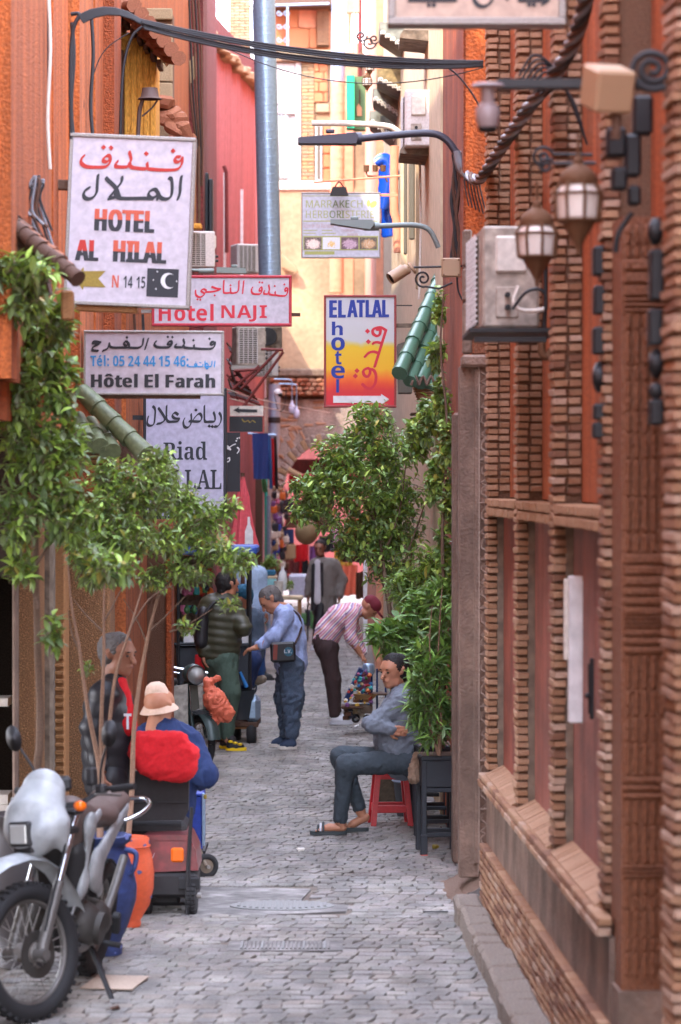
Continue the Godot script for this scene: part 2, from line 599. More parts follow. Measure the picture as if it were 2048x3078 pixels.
	var cb := MB.new().box(Vector3.ZERO, Vector3(0.28, 0.006, 0.42))
	mk("cardboard", K(186, 164, 146), 0.9, 0, "soft", Vector3(4, 4, 4))
	solo("cardboard_sheet", "flattened tan cardboard sheet on the paving behind the motorbike", "cardboard", cb, M.cardboard, TR(G(345, 2962) + Vector3(0, 0.012, 0), -0.15))

# ---------------------------------------------------------------- right-hand building
func right_building() -> void:
	var o := thing("brick_trimmed_building", "orange plastered building with brick pilasters, red shutters and brown plinth", "building")
	o.transform = right_frame()
	var top := 7.6
	var pil := [[18.44, 0.2], [16.5, 0.2], [14.62, 0.2], [12.62, 0.2], [10.72, 0.3]]
	# wall body
	var w := MB.new()
	w.span(Vector3(-18.42, 0, -3.0), Vector3(-12.44, top, -0.2))
	w.span(Vector3(-12.44, 3.6, -3.0), Vector3(-10.6, top, -0.2))
	w.span(Vector3(-10.6, 0, -3.0), Vector3(-4.0, top, -0.2))
	part(o, "wall", w, M.orange)
	for k in 3:
		var x0: float = -pil[k][0] + pil[k][1]
		var x1: float = -pil[k + 1][0]
		part(o, "plaster_panel", MB.new().span(Vector3(x0 - 0.02, 2.58, -0.22), Vector3(x1 + 0.02, top, -0.14)), M.orange)
		# recessed window: shutter boards, grey reveal, lintel, sill
		var win := Node3D.new()
		win.name = "window"
		o.add_child(win, true)
		for i in 4:
			var xa := lerpf(x0 + 0.02, x1, i / 4.0)
			part(win, "shutter_board", MB.new().rbox(Vector3(xa + (x1 - x0 - 0.02) / 8.0, 1.68, -0.112), Vector3((x1 - x0) / 4.0 - 0.008, 1.62, 0.03), 0.004), M.red_wood)
		var rv := MB.new()
		rv.hexa([Vector3(x0 - 0.02, 0.86, -0.21), Vector3(x0 + 0.06, 0.86, -0.21), Vector3(x0 - 0.004, 0.86, -0.062), Vector3(x0 - 0.02, 0.86, -0.062),
			Vector3(x0 - 0.02, 2.47, -0.21), Vector3(x0 + 0.04, 2.47, -0.21), Vector3(x0 - 0.004, 2.47, -0.062), Vector3(x0 - 0.02, 2.47, -0.062)])
		part(win, "reveal", rv, M.grey_plaster)
		var li := MB.new()
		var sl := MB.new()
		var x := x0 - 0.02
		while x < x1 - 0.03:
			for c in 2:
				li.rbox(Vector3(x + 0.017, 2.492 + c * 0.055 + rnd(-0.003, 0.003), -0.10 + rnd(-0.006, 0.006)), Vector3(0.029, 0.044, 0.2), 0.004)
			x += 0.033
		part(win, "lintel_bricks", li, M.brick0).set_meta("kind", "stuff")
		x = x0
		while x < x1 - 0.02:
			var h := rnd(-0.003, 0.003)
			sl.hexa([Vector3(x, 0.80, -0.2), Vector3(x + 0.032, 0.80, -0.2), Vector3(x + 0.032, 0.80, 0.012), Vector3(x, 0.80, 0.012),
				Vector3(x, 1.0 + h, -0.2), Vector3(x + 0.032, 1.0 + h, -0.2), Vector3(x + 0.032, 0.895 + h, 0.012), Vector3(x, 0.895 + h, 0.012)])
			x += 0.036
		part(win, "sill_bricks", sl, M.brick2).set_meta("kind", "stuff")
	# brick pilasters
	var shp := []
	for k in 4:
		shp.append(MB.new().rbox(Vector3.ZERO, Vector3(1, 1, 1), 0.09, Basis(), 0.03, rng).done())
	for k in 5:
		var pn := Node3D.new()
		pn.name = "pilaster"
		o.add_child(pn, true)
		var xa: float = -pil[k][0]
		var wd: float = pil[k][1]
		var core := MB.new()
		core.span(Vector3(xa + 0.012, 0.9 if k < 4 else 0.5, -0.2), Vector3(xa + wd - 0.03, top, -0.014))
		part(pn, "mortar_core", core, M.mortar)
		var y := 0.94 if k < 4 else 0.62
		var rows := 0
		var joined := [[], []]
		while y < top - 0.05:
			var seen := y < EYE + (HOR + 30.0) / FOC * (-xa)
			for c in (2 if y > 2.6 else 1):
				if k == 3 and c == 1:
					continue
				var dz := 0.068
				var t := Transform3D(Basis.from_euler(Vector3(rnd(-0.04, 0.04), rnd(-0.03, 0.03), rnd(-0.05, 0.05))) * Basis.from_scale(Vector3(wd + rnd(-0.012, 0.006), 0.0315 + rnd(-0.003, 0.002), dz)), Vector3(xa + wd / 2 - c * 0.012, y + rnd(-0.003, 0.003), -0.034 - c * 0.074 + rnd(-0.006, 0.006)))
				if seen and k >= 2:
					part(pn, "brick", shp[rng.randi() % 4], M["brick%d" % (rng.randi() % 6)], t)
				else:
					joined[rng.randi() % 2].append(t)
			y += 0.0425
			rows += 1
		for j in 2:
			if joined[j].size():
				copies(pn, "bricks", shp[j], M["brick%d" % (j * 2)], joined[j])
	# plinth with brick courses
	var pl := Node3D.new()
	pl.name = "plinth"
	o.add_child(pl, true)
	part(pl, "plinth_face", MB.new().span(Vector3(-18.44, 0.0, -0.25), Vector3(-12.3, 0.80, -0.012)), M.taupe)
	part(pl, "plinth_face", MB.new().span(Vector3(-10.9, 0.0, -0.25), Vector3(-4.0, 0.55, -0.012)), M.taupe)
	for r in 2:
		var x := -18.46
		while x < -12.3:
			var l := 0.2 + rnd(-0.01, 0.01)
			part(pl, "plinth_brick", shp[rng.randi() % 4], M["brick%d" % (rng.randi() % 6)], Transform3D(Basis.from_euler(Vector3(0, rnd(-0.02, 0.02), rnd(-0.02, 0.02))) * Basis.from_scale(Vector3(minf(l, -12.28 - x), 0.034, 0.065)), Vector3(x + minf(l, -12.28 - x) / 2, 0.826 + r * 0.042, 0.012 - r * 0.006)))
			x += l + 0.006
	for r in 8:
		var x := -18.45 + (r % 2) * 0.06
		while x < -12.3:
			var l := minf(0.2 + rnd(-0.012, 0.012), -12.3 - x)
			part(pl, "plinth_brick", shp[rng.randi() % 4], M["brick%d" % (rng.randi() % 6)], Transform3D(Basis.from_euler(Vector3(rnd(-0.06, 0.06), rnd(-0.02, 0.02), rnd(-0.02, 0.02))) * Basis.from_scale(Vector3(l, 0.033, 0.07)), Vector3(x + l / 2, 0.105 + r * 0.0475, 0.0)))
			x += l + 0.008
	# carved timber jamb of the doorway, door behind it, its threshold
	var dj := Node3D.new()
	dj.name = "doorway"
	o.add_child(dj, true)
	part(dj, "jamb", MB.new().span(Vector3(-12.44, 0.62, -0.24), Vector3(-12.10, 3.75, -0.035)), M.carved)
	part(dj, "jamb_foot", MB.new().span(Vector3(-12.45, 0.0, -0.25), Vector3(-12.08, 0.62, -0.02)), M.taupe)
	part(dj, "door", MB.new().span(Vector3(-12.3, 0.1, -0.5), Vector3(-10.6, 3.6, -0.42)), M.wood_dark)
	part(dj, "threshold", MB.new().rbox(Vector3(-11.5, 0.16, -0.14), Vector3(1.5, 0.07, 0.36), 0.01), M.cream_light)
	var y := 0.68
	while y < 3.7:
		var h := rnd(0.05, 0.16)
		if rng.randf() < 0.55:
			for i in 5:
				part(dj, "carved_rib", MB.new().rbox(Vector3(-12.092, y + h / 2, -0.06 - i * 0.035), Vector3(0.022, h - 0.01, 0.018), 0.006), M.carved)
		else:
			for i in 3:
				part(dj, "carved_rib", MB.new().rbox(Vector3(-12.092, y + h * (i + 0.5) / 3.0, -0.137), Vector3(0.022, h / 3.0 - 0.01, 0.19), 0.006), M.carved)
		y += h
	# stone kerb along the foot of the wall
	var kb := thing("stone_kerb", "raised weathered stone kerb along the foot of the plinth", "kerb")
	kb.transform = right_frame()
	var x := -18.5
	while x < -9.0:
		var l := rnd(0.22, 0.42)
		var dd := -x
		var wd := lerpf(0.20, 0.16, clampf((dd - 12) / 6.0, 0, 1))
		part(kb, "kerb_stone", MB.new().rbox(Vector3(x + l / 2, 0.05, wd / 2 + 0.03 + rnd(-0.008, 0.008)), Vector3(l - 0.012, 0.15 + rnd(-0.008, 0.012), wd), 0.02, Basis.from_euler(Vector3(rnd(-0.03, 0.03), rnd(-0.03, 0.03), 0)), 0.008, rng), M.kerb)
		x += l
func PX(poly: Array, d: float) -> PackedVector2Array:     # photo outline at one depth, as metres in the plane across the view
	var out := PackedVector2Array()
	for i in range(0, poly.size(), 2):
		var p := P(poly[i], poly[i + 1], d)
		out.append(Vector2(p.x, p.y))
	return out
func slab(poly: Array, d: float, thick: float) -> MB:     # upright slab whose face is at depth d
	return MB.new().prism(PX(poly, d), -d - thick, -d)
func rect(x0: float, y0: float, x1: float, y1: float, d: float, thick: float, bev := 0.0) -> MB:
	var a := P(x0, y1, d)
	var b := P(x1, y0, d)
	var c := (a + b) / 2 - Vector3(0, 0, thick / 2)
	var s := Vector3(b.x - a.x, b.y - a.y, thick)
	return MB.new().rbox(c, s, bev) if bev > 0 else MB.new().box(c, s)
func bricks(par: Node, nm: String, x0: float, y0: float, x1: float, y1: float, d: float, bw: float, bh: float, gap: float, mats: Array, out := 0.03, wob := 0.004) -> void:   # a field of single bricks facing the camera, in metres between photo corners
	var a := P(x0, y1, d)
	var b := P(x1, y0, d)
	var shp := MB.new().rbox(Vector3.ZERO, Vector3.ONE, 0.06, Basis(), 0.02, rng).done()
	var y := a.y
	var r := 0
	while y < b.y - bh * 0.4:
		var x := a.x - (bw / 2 if r % 2 else 0.0)
		while x < b.x - 0.02:
			var xa := maxf(x, a.x)
			var xb := minf(x + bw - gap, b.x)
			if xb - xa > 0.02:
				part(par, nm, shp, mats[rng.randi() % mats.size()], Transform3D(Basis.from_scale(Vector3(xb - xa, minf(bh - gap, b.y - y), 0.06)), Vector3((xa + xb) / 2, y + bh / 2, -d + out - 0.03 + rnd(-wob, wob))))
			x += bw
		y += bh
		r += 1

func right_side_far() -> void:
	# brown painted portal between the brick building and the planters
	var o := thing("carved_portal", "brown painted door portal with carved side panel beside the planters", "portal")
	part(o, "post", rect(1380, 1100, 1441, 2640, 19.2, 0.16, 0.008), M.taupe)
	part(o, "fillet", rect(1425, 1110, 1443, 2600, 19.17, 0.06, 0.008), M.taupe)
	part(o, "carved_board", rect(1441, 1060, 1480, 2600, 19.26, 0.1), M.taupe)
	var y := 1120.0
	var k := 0
	while y < 2560:
		var h := rnd(26, 46)
		var pts := curve(PL([1444, y, 1458, y + h * 0.25, 1448 if k % 2 else 1462, y + h * 0.6, 1446, y + h], 19.15), 4)
		part(o, "carved_scroll", MB.new().tube(pts, 0.007, 5), M.taupe)
		if k % 4 == 3:
			part(o, "carved_bar", rect(1443, y - 3, 1470, y + 3, 19.13, 0.03, 0.003), M.taupe)
		y += h
		k += 1
	part(o, "cornice", rect(1388, 1066, 1476, 1102, 19.1, 0.22, 0.015), M.taupe)
	part(o, "bracket_panel", rect(1421, 760, 1470, 1066, 19.22, 0.2, 0.01), M.carved)
	for q in [[1424, 870, 1466, 930], [1424, 944, 1466, 1010], [1424, 780, 1466, 850]]:
		part(o, "raised_panel", rect(q[0], q[1], q[2], q[3], 19.17, 0.06, 0.015), M.taupe)
	for q in [[1391, 690, 1420, 800], [1391, 806, 1420, 905], [1391, 911, 1420, 1064]]:
		part(o, "pipe_section", rect(q[0], q[1], q[2], q[3], 19.3, 0.1, 0.012), M.taupe)
	# orange rough-plastered corner building
	o = thing("rough_plaster_building", "rough orange plastered house corner behind the leafy planters", "building")
	part(o, "wall", MB.new().span(Vector3(0.82, 0, -24.0), Vector3(4.0, 8.4, -20.0)), M.orange_rough)
	part(o, "smooth_strip", rect(1400, -60, 1480, 1300, 19.98, 0.2), M.orange_deep)
	part(o, "recess", rect(1392, 735, 1426, 930, 19.94, 0.04), M.wood_dark)
	part(o, "pillar", rect(1362, 1240, 1392, 2600, 20.9, 0.3, 0.02), M.taupe)
	# cream sunlit building
	o = thing("cream_shop_building", "tall pale cream building with pipes and shutters beyond the orange corner", "building")
	var w := MB.new()
	w.hexa([Vector3(0.6, 0, -42), Vector3(5, 0, -42), Vector3(5, 0, -24.02), Vector3(0.80, 0, -24.02), Vector3(0.6, 13.5, -42), Vector3(5, 13.5, -42), Vector3(5, 13.5, -24.02), Vector3(0.80, 13.5, -24.02)])
	part(o, "wall", w, M.cream_light)
	part(o, "door_post", rect(1205, 470, 1222, 800, 31.5, 0.1), M.cream_light)
	mk("speckled", K(120, 116, 104), 0.8, 0, "grit", Vector3(6, 6, 6))
	part(o, "vent_strip", rect(1214, 455, 1224, 765, 30.9, 0.08, 0.01), M.speckled)
	part(o, "vent_strip", rect(1230, 455, 1247, 720, 29.7, 0.08, 0.01), M.speckled)
	for q in [[1262, 470, 900], [1290, 330, 860], [1300, 470, 905]]:
		part(o, "conduit", MB.new().tube(PL([q[0], q[1], q[0] + 3, (q[1] + q[2]) / 2, q[0] - 2, q[2]], 27.0), 0.012, 6), M.off_white)
	part(o, "panel", rect(1250, 480, 1300, 870, 28.2, 0.05, 0.01), M.cream)
	part(o, "corner_pipe", MB.new().tube(PL([1327, 60, 1328, 400, 1326, 640, 1329, 900], 24.6), 0.028, 8), M.ochre)
	part(o, "corner_pipe", MB.new().tube(PL([1320, 60, 1318, 420, 1322, 700], 25.2), 0.022, 8), M.salmon)
	part(o, "drain_pipe", MB.new().tube(PL([1186, 440, 1184, 560, 1185, 640, 1192, 660, 1196, 760], 33.6), 0.05, 10), M.salmon)
	# two concrete brackets, two air conditioners on them
	for q in [[1203, 92, 1326, 130], [1203, 438, 1326, 476]]:
		part(o, "concrete_bracket", slab([q[0], q[1] + 14, q[0] + 10, q[1], q[2], q[1] + 2, q[2], q[3], q[0] + 60, q[3] - 8, q[0], q[3] - 14], 26.4, 0.8), M.grey_plaster)
	var rf := thing("added_right_house", "salmon house wall added behind the leafy tree to block the sky", "building")  # house added to keep open sky off the far lane
	part(rf, "wall", MB.new().span(Vector3(0.5, 0, -61.8), Vector3(6, 11.5, -42.02)), M.salmon)
	# wedge-shaped metal hoods
	mk("hood_metal", K(148, 150, 138), 0.6, 0.25, "blotch", Vector3(1.4, 1.4, 1.4))
	mk("hood_rust", K(168, 146, 100), 0.7, 0.15, "blotch", Vector3(2.0, 2.0, 2.0))
	var hoods := [[1141, 68, 1265, 80, 1265, 168, 33.0, "largest hood under the cream sign"], [1134, 210, 1254, 192, 1254, 290, 34.2, "rust-stained hood in the middle of the row"], [1122, 268, 1222, 262, 1222, 352, 35.2, "blue-grey hood"], [1112, 336, 1212, 330, 1212, 428, 36.4, "lowest hood of the row"]]
	for q in hoods:
		var d: float = q[6]
		var label: String = "scroll-edged sheet metal hood on the cream building, " + q[7]
		o = thing("metal_hood", label, "awning", Vector3.ZERO, "metal hoods on the cream building")
		part(o, "hood", slab([q[0], q[1], q[2], q[3], q[4], q[5], q[4] - 14, q[5] - 4, q[0] + 2, q[1] + 24], d, 1.05), M.hood_rust if d > 34 and d < 35 else M.hood_metal)
		part(o, "soffit", slab([q[0] + 3, q[1] + 26, q[4] - 14, q[5] - 2, q[4] - 14, q[5] + 2, q[0] + 3, q[1] + 30], d + 0.02, 1.0), M.hood_metal)
		for i in 7:
			var t := (i + 0.5) / 7.0
			var cx := lerpf(q[0] + 4, q[4] - 16, t)
			var cy := lerpf(q[1] + 28, q[5] - 4, t)
			var pts := []
			for a in 15:
				var an := a * 0.62
				var r := 8.5 - a * 0.5
				pts.append(P(cx + cos(an + 2.4) * r, cy + sin(an + 2.4) * r * 0.9, d - 0.03))
			part(o, "scroll", MB.new().tube(pts, 0.0075, 4), M.off_white)

func left_buildings() -> void:
	# near house: recessed shop front below, orange upper floor with ribs
	var o := thing("orange_house", "tall orange house with ribbed upper wall over a timber-clad shop front", "building")
	part(o, "upper_wall", MB.new().span(Vector3(-6, 3.0, -24.0), Vector3(-1.76, 10.5, 6)), M.orange)
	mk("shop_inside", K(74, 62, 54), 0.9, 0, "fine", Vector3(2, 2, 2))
	var c0 := P(40, 1735, 19.35)
	var room := Node3D.new()
	room.name = "shop_room"
	o.add_child(room)
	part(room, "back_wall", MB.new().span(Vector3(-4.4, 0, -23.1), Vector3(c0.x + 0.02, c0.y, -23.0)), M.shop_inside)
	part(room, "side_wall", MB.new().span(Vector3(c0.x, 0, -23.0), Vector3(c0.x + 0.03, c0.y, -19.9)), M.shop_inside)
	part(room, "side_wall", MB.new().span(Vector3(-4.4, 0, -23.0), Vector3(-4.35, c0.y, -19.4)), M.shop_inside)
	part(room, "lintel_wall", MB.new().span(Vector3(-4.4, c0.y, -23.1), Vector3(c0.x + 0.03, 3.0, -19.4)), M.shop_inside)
	part(o, "shop_wall", MB.new().span(Vector3(c0.x + 0.05, 0, -22.5), Vector3(-2.02, 3.0, -19.95)), M.osb)
	part(o, "shop_wall", MB.new().span(Vector3(-6, 0, -15.4), Vector3(-2.2, 3.0, 6)), M.osb)
	for yy in [2100, 2390, 2420]:
		part(o, "shop_shelf", MB.new().span(P(-200, yy, 19.7), P(38, yy + 14, 20.0)), M.off_white)
	# upper ribs and slots
	for q in [[15.2, 17.5, 0.05, "orange"], [17.75, 18.9, 0.02, "orange_deep"], [19.2, 20.5, 0.05, "orange"], [20.8, 21.8, 0.02, "orange_deep"], [22.0, 23.0, 0.06, "orange_rough"], [9.0, 15.0, 0.02, "orange_deep"]]:
		part(o, "rib", MB.new().span(Vector3(-1.80, 3.2, -q[1] - 0.25), Vector3(-1.76 + q[2], 10.4, -q[0] - 0.1)), M[q[3]])
		part(o, "rib_edge", MB.new().span(Vector3(-1.80, 3.2, -q[0] - 0.3), Vector3(-1.76 + q[2] + 0.04, 10.38, -q[0])), M[q[3]])
	# cladding pillars of the shop front
	part(o, "pillar", rect(48, 1480, 112, 2620, 19.4, 0.5, 0.02), M.osb)
	part(o, "pillar_edge", rect(36, 1480, 52, 2620, 19.3, 0.3, 0.02), M.taupe)
	part(o, "door_post", rect(112, 1480, 158, 2600, 19.9, 0.4, 0.02), M.grey_plaster)
	part(o, "timber_post", rect(158, 1480, 196, 2560, 20.1, 0.3, 0.01), M.wood)
	for i in 26:
		part(o, "post_notch", rect(164, 1850 + i * 24, 191, 1862 + i * 24, 20.06, 0.05, 0.004), M.wood)
	part(o, "pillar", rect(196, 1480, 330, 2560, 20.6, 0.5, 0.02), M.osb)
	part(o, "beam", rect(-20, 1400, 340, 1485, 20.3, 0.3, 0.02), M.orange_rough)
	# second house
	o = thing("ochre_house", "ochre and orange house with a boarded bay and pebbled door pillar", "building")
	part(o, "wall", MB.new().span(Vector3(-6, 0, -34), Vector3(-1.72, 9.35, -24.02)), M.orange)
	part(o, "white_door_edge", rect(388, 1660, 412, 2260, 25.6, 0.2, 0.02), M.white_paint)
	part(o, "pebble_pillar", rect(412, 1620, 508, 2330, 26.6, 0.6, 0.03), M.pillar_stone)
	part(o, "pillar_edge", rect(498, 1600, 516, 2330, 26.55, 0.4, 0.01), M.orange_rough)
	part(o, "upper_pillar", rect(436, 1180, 462, 1640, 25.4, 0.4), M.orange_rough)
	for q in [[355, 470, 100, 424, "ochre"], [340, 372, 150, 700, "wood_dark"], [372, 470, 424, 690, "ochre"]]:
		part(o, "bay_board", rect(q[0], q[2], q[1], q[3], 24.0 if q[4] == "ochre" else 23.9, 0.5, 0.01), M[q[4]])
	for i in 5:
		part(o, "bay_plank", rect(376 + i * 19, 130 + i * 6, 393 + i * 19, 424, 23.98, 0.05, 0.006), M.ochre)
	for i in 7:      # tiled hood over the bay, running down to the right
		var a := P(338 + i * 22, -10 + i * 26, 23.6)
		part(o, "hood_tile", MB.new().tube([a, a + Vector3(0.12, -0.08, 0.0), a + Vector3(0.2, -0.13, 0.35)], [0.05, 0.055, 0.06], 8), M.roof_tile_old)
		part(o, "hood_rafter", rect(352 + i * 20, 30 + i * 25, 366 + i * 20, 52 + i * 25, 23.75, 0.3, 0.006), M.wood_dark)
	part(o, "hood_board", slab([335, -10, 350, -22, 505, 160, 492, 178], 23.7, 0.5), M.wood)
	# cinder blocks between the houses
	bricks(o, "cinder_block", 420, 42, 520, 425, 26.2, 0.34, 0.17, 0.012, [M.cinder], 0.04)
	part(o, "block_core", rect(420, 42, 520, 425, 26.22, 0.3), M.mortar)
	for i in 6:
		part(o, "rubble", MB.new().rbox(P(490 + 12 * i, 310 + 22 * i + (i % 2) * 14, 25.8), Vector3(0.2, 0.1, 0.25), 0.03, Basis.from_euler(Vector3(0, i, 0.2 * i)), 0.02, rng), M.roof_tile_old)
	# dark red house
	o = thing("dark_red_house", "dark red house front with flaking plaster and bundled cables", "building")
	part(o, "wall", MB.new().span(Vector3(-6, 0, -45), Vector3(-1.86, 11.0, -34.02)), M.pink_dark)
	part(o, "front_strip", rect(520, -40, 612, 1500, 36.0, 1.0), M.pink_dark)
	part(o, "flaking_patch", slab([560, 200, 590, 160, 592, 230, 566, 262, 552, 240], 35.96, 0.02), M.cinder)
	part(o, "beam", rect(516, -30, 560, 120, 35.8, 0.4, 0.02), M.pink_dark)
	# pink wall set at an angle
	o = thing("pink_house", "long pink plastered house wall with broken parapet edge", "building")
	var d0 := 45.0
	var d1 := 51.5
	var a := Vector2(P(606, 0, d0).x, -d0)
	var b := Vector2(P(768, 0, d1).x, -d1)
	var w := MB.new()
	var h0 := P(0, 100, d0).y
	w.hexa([Vector3(a.x - 5, 0, b.y), Vector3(b.x, 0, b.y), Vector3(a.x, 0, a.y), Vector3(a.x - 5, 0, a.y), Vector3(a.x - 5, h0, b.y), Vector3(b.x, h0, b.y), Vector3(a.x, h0, a.y), Vector3(a.x - 5, h0, a.y)])
	part(o, "wall", w, M.pink)
	var pp := MB.new()
	var h1 := P(0, 18, d0).y
	var off := Vector3(0.06, 0, 0.06)
	pp.hexa([Vector3(a.x - 5, h0, b.y), Vector3(b.x, h0, b.y) + off, Vector3(a.x, h0, a.y) + off, Vector3(a.x - 5, h0, a.y), Vector3(a.x - 5, h1, b.y), Vector3(b.x, h1, b.y) + off, Vector3(a.x, h1, a.y) + off, Vector3(a.x - 5, h1, a.y)])
	part(o, "parapet", pp, M.pink_dark)
	for i in 24:
		var t := i / 23.0
		part(o, "broken_edge", MB.new().rbox(Vector3(lerpf(a.x, b.x, t), h0 + rnd(-0.05, 0.05), lerpf(a.y, b.y, t)) + off, Vector3(0.16, rnd(0.05, 0.14), rnd(0.2, 0.4)), 0.02, Basis.from_euler(Vector3(0, -0.4, 0)), 0.02, rng), M.cinder)
	for q in [[636, 410, 480, 0.05], [670, 690, 520, 0.12], [722, 860, 570, 0.12], [692, 660, 500, 0.03]]:
		var x: float = q[0]
		var t := clampf((x - 606) / 162.0, 0, 1)
		var d := lerpf(d0, d1, t) - 0.12
		part(o, "window_slit", rect(x - q[3] * 80, q[2], x + q[3] * 80, q[2] + 300, d, 0.1), M.white_paint)
	part(o, "rust_pipe", MB.new().tube(PL([674, 500, 681, 520, 682, 760], 47.0), 0.03, 8), M.pink_dark)
	# low house added at the far left to throw shade over the arch
	o = thing("added_left_house", "added house wall behind the hanging clothes that shades the arch", "building")
	part(o, "wall", MB.new().span(Vector3(-7, 0, -66), Vector3(-1.58, 6.7, -51.6)), M.pink)
	o = thing("added_rear_house", "tall plain house added behind the pink house to block the sky", "building")  # added mass that cuts the sky light reaching the far facade
	part(o, "wall", MB.new().span(Vector3(-14, 0, -64), Vector3(-7.2, 15.0, -36)), M.salmon)

func far_buildings() -> void:
	var D := 62.0
	var o := thing("arch_building", "tall cream building over a stone archway closing the lane", "building")
	# wall in pieces round the window and the brick panel
	part(o, "wall", slab([790, 565, 1260, 565, 1260, 1112, 790, 1112], D, 0.5), M.cream)
	part(o, "wall_band", rect(780, 545, 1000, 572, D - 0.06, 0.3, 0.02), M.off_white)
	part(o, "wall", slab([1030, 130, 1260, 130, 1260, 565, 1030, 565], D + 0.05, 0.5), M.cream)
	part(o, "salmon_strip", rect(1036, 330, 1062, 1112, D - 0.03, 0.2), M.salmon)
	part(o, "salmon_strip", rect(1012, 760, 1020, 1112, D - 0.04, 0.2), M.salmon)
	part(o, "roof_mass", rect(700, -420, 1300, -60, D + 0.3, 2.0), M.cream)
	part(o, "back_wall", rect(600, 300, 1500, 1790, D + 18.0, 0.5), M.pink_dark)
	part(o, "side_wall", rect(1180, -60, 1300, 1112, D + 0.6, 5.4), M.cream)
	# upper floor window with curtain
	mk("window_white", K(186, 187, 186), 0.5, 0, "soft", Vector3(1, 1, 1))
	var win := part(o, "window", rect(812, 190, 904, 556, D + 0.1, 0.1), M.window_white)
	part(win, "frame", rect(889, 186, 905, 560, D + 0.0, 0.1, 0.01), M.window_white)
	part(win, "frame", rect(812, 318, 889, 344, D + 0.0, 0.1, 0.01), M.window_white)
	part(win, "panel", rect(812, 192, 888, 316, D + 0.04, 0.04, 0.01), M.window_white)
	mk("curtain", K(168, 180, 182), 0.8)
	var rows := []
	for j in 2:
		var r := []
		for i in 25:
			var p := P(812 + i * 2.3, 346 + j * 190, D + 0.02)
			p.z += 0.04 * sin(i * 1.3)
			r.append(p)
		rows.append(r)
	part(win, "curtain", MB.new().sheet(rows, true), M.curtain)
	# brick panels
	mk("thin_brick", K(206, 164, 120), 0.9, 0, "fine", Vector3(3, 3, 3), "n_plaster", 0.6)
	part(o, "brick_backing", rect(900, 180, 1000, 552, D + 0.1, 0.3), M.cinder)
	bricks(o, "thin_brick", 908, 188, 944, 552, D + 0.04, 0.27, 0.075, 0.014, [M.thin_brick, M.brick2, M.cinder], 0.03, 0.012)
	bricks(o, "hollow_block", 946, 184, 984, 310, D + 0.04, 0.2, 0.21, 0.02, [M.hollow_brick], 0.05, 0.02)
	part(o, "hollow_block", rect(950, 312, 992, 340, D + 0.02, 0.2, 0.02), M.cream)
	part(o, "narrow_window", rect(949, 372, 968, 548, D, 0.06, 0.01), M.white_paint)
	part(o, "narrow_pane", rect(953, 380, 964, 540, D - 0.01, 0.03), M.speckled)
	for i in 4:
		part(o, "hollow_block", rect(972, 380 + i * 43, 994, 420 + i * 43, D + 0.02, 0.1, 0.02), M.hollow_brick)
	# cornice and balcony storey
	part(o, "cornice", rect(770, 152, 1000, 186, D - 0.1, 0.6, 0.03), M.cream)
	part(o, "cornice_stone", rect(845, 168, 996, 184, D - 0.16, 0.3, 0.02), M.grey_plaster)
	part(o, "balcony_back", rect(780, -60, 1060, 156, D + 0.7, 0.4), M.hollow_brick)
	bricks(o, "hollow_block", 866, 20, 952, 148, D + 0.6, 0.46, 0.42, 0.02, [M.hollow_brick, M.salmon], 0.05, 0.01)
	part(o, "brick_pier", rect(954, 18, 990, 140, D + 0.45, 0.5), M.mortar)
	bricks(o, "pier_brick", 954, 18, 990, 138, D + 0.42, 0.25, 0.05, 0.014, [M.brick1, M.brick3], 0.03, 0.008)
	bricks(o, "pier_brick", 690, -20, 752, 172, D - 1.0, 0.22, 0.06, 0.014, [M.brick0, M.brick2], 0.03, 0.01)
	part(o, "brick_pier", rect(690, -40, 752, 172, D - 0.98, 0.6), M.mortar)
	part(o, "balcony_roof", rect(800, -40, 1010, 16, D - 0.2, 1.0), M.wood_dark)
	var rail := part(o, "railing", MB.new().tube(PL([750, 21, 830, 19, 990, 14], D - 0.25), 0.03, 6), M.galv)
	for x in [760, 790, 820, 864, 866]:
		part(rail, "post", MB.new().tube(PL([x, 20, x, 150], D - 0.25), 0.016, 5), M.galv)
	for r in 3:
		for c in 6:
			var pts := []
			for a in 13:
				var an := a * 0.6
				pts.append(P(756 + c * 21 + cos(an) * (9 - a * 0.5), 42 + r * 40 + sin(an) * (9 - a * 0.5), D - 0.25))
			part(rail, "scroll", MB.new().tube(pts, 0.011, 4), M.galv)
	# right part of the upper floor: shuttered turquoise wall and narrow iron window
	mk("turquoise", K(30, 168, 150), 0.7, 0, "soft", Vector3(1, 1, 1))
	part(o, "turquoise_wall", rect(1111, -60, 1180, 200, D - 4, 0.3), M.turquoise)
	part(o, "white_post", rect(1092, -60, 1112, 190, D - 4.1, 0.2), M.white_paint)
	part(o, "rust_post", rect(1076, -60, 1090, 330, D - 0.5, 0.2), M.pink_dark)
	part(o, "cream_board", rect(1040, -60, 1080, 40, D - 0.7, 0.2), M.cream)
	for i in 3:
		part(o, "iron_bar", rect(1042 + i * 12, 30, 1047 + i * 12, 160, D - 0.4, 0.06), M.off_white)
	# small lower window beside the blue sculpture
	var lw := part(o, "window", rect(1120, 690, 1184, 880, D - 9, 0.05), M.curtain)
	part(lw, "frame", rect(1118, 690, 1140, 885, D - 9.04, 0.06, 0.01), M.white_paint)
	part(lw, "frame", rect(1118, 872, 1200, 888, D - 9.06, 0.08, 0.01), M.off_white)
	# tile-capped brick courses under the cream wall
	part(o, "ledge", rect(830, 1108, 1000, 1132, D - 0.15, 0.6, 0.03), M.grey_plaster)
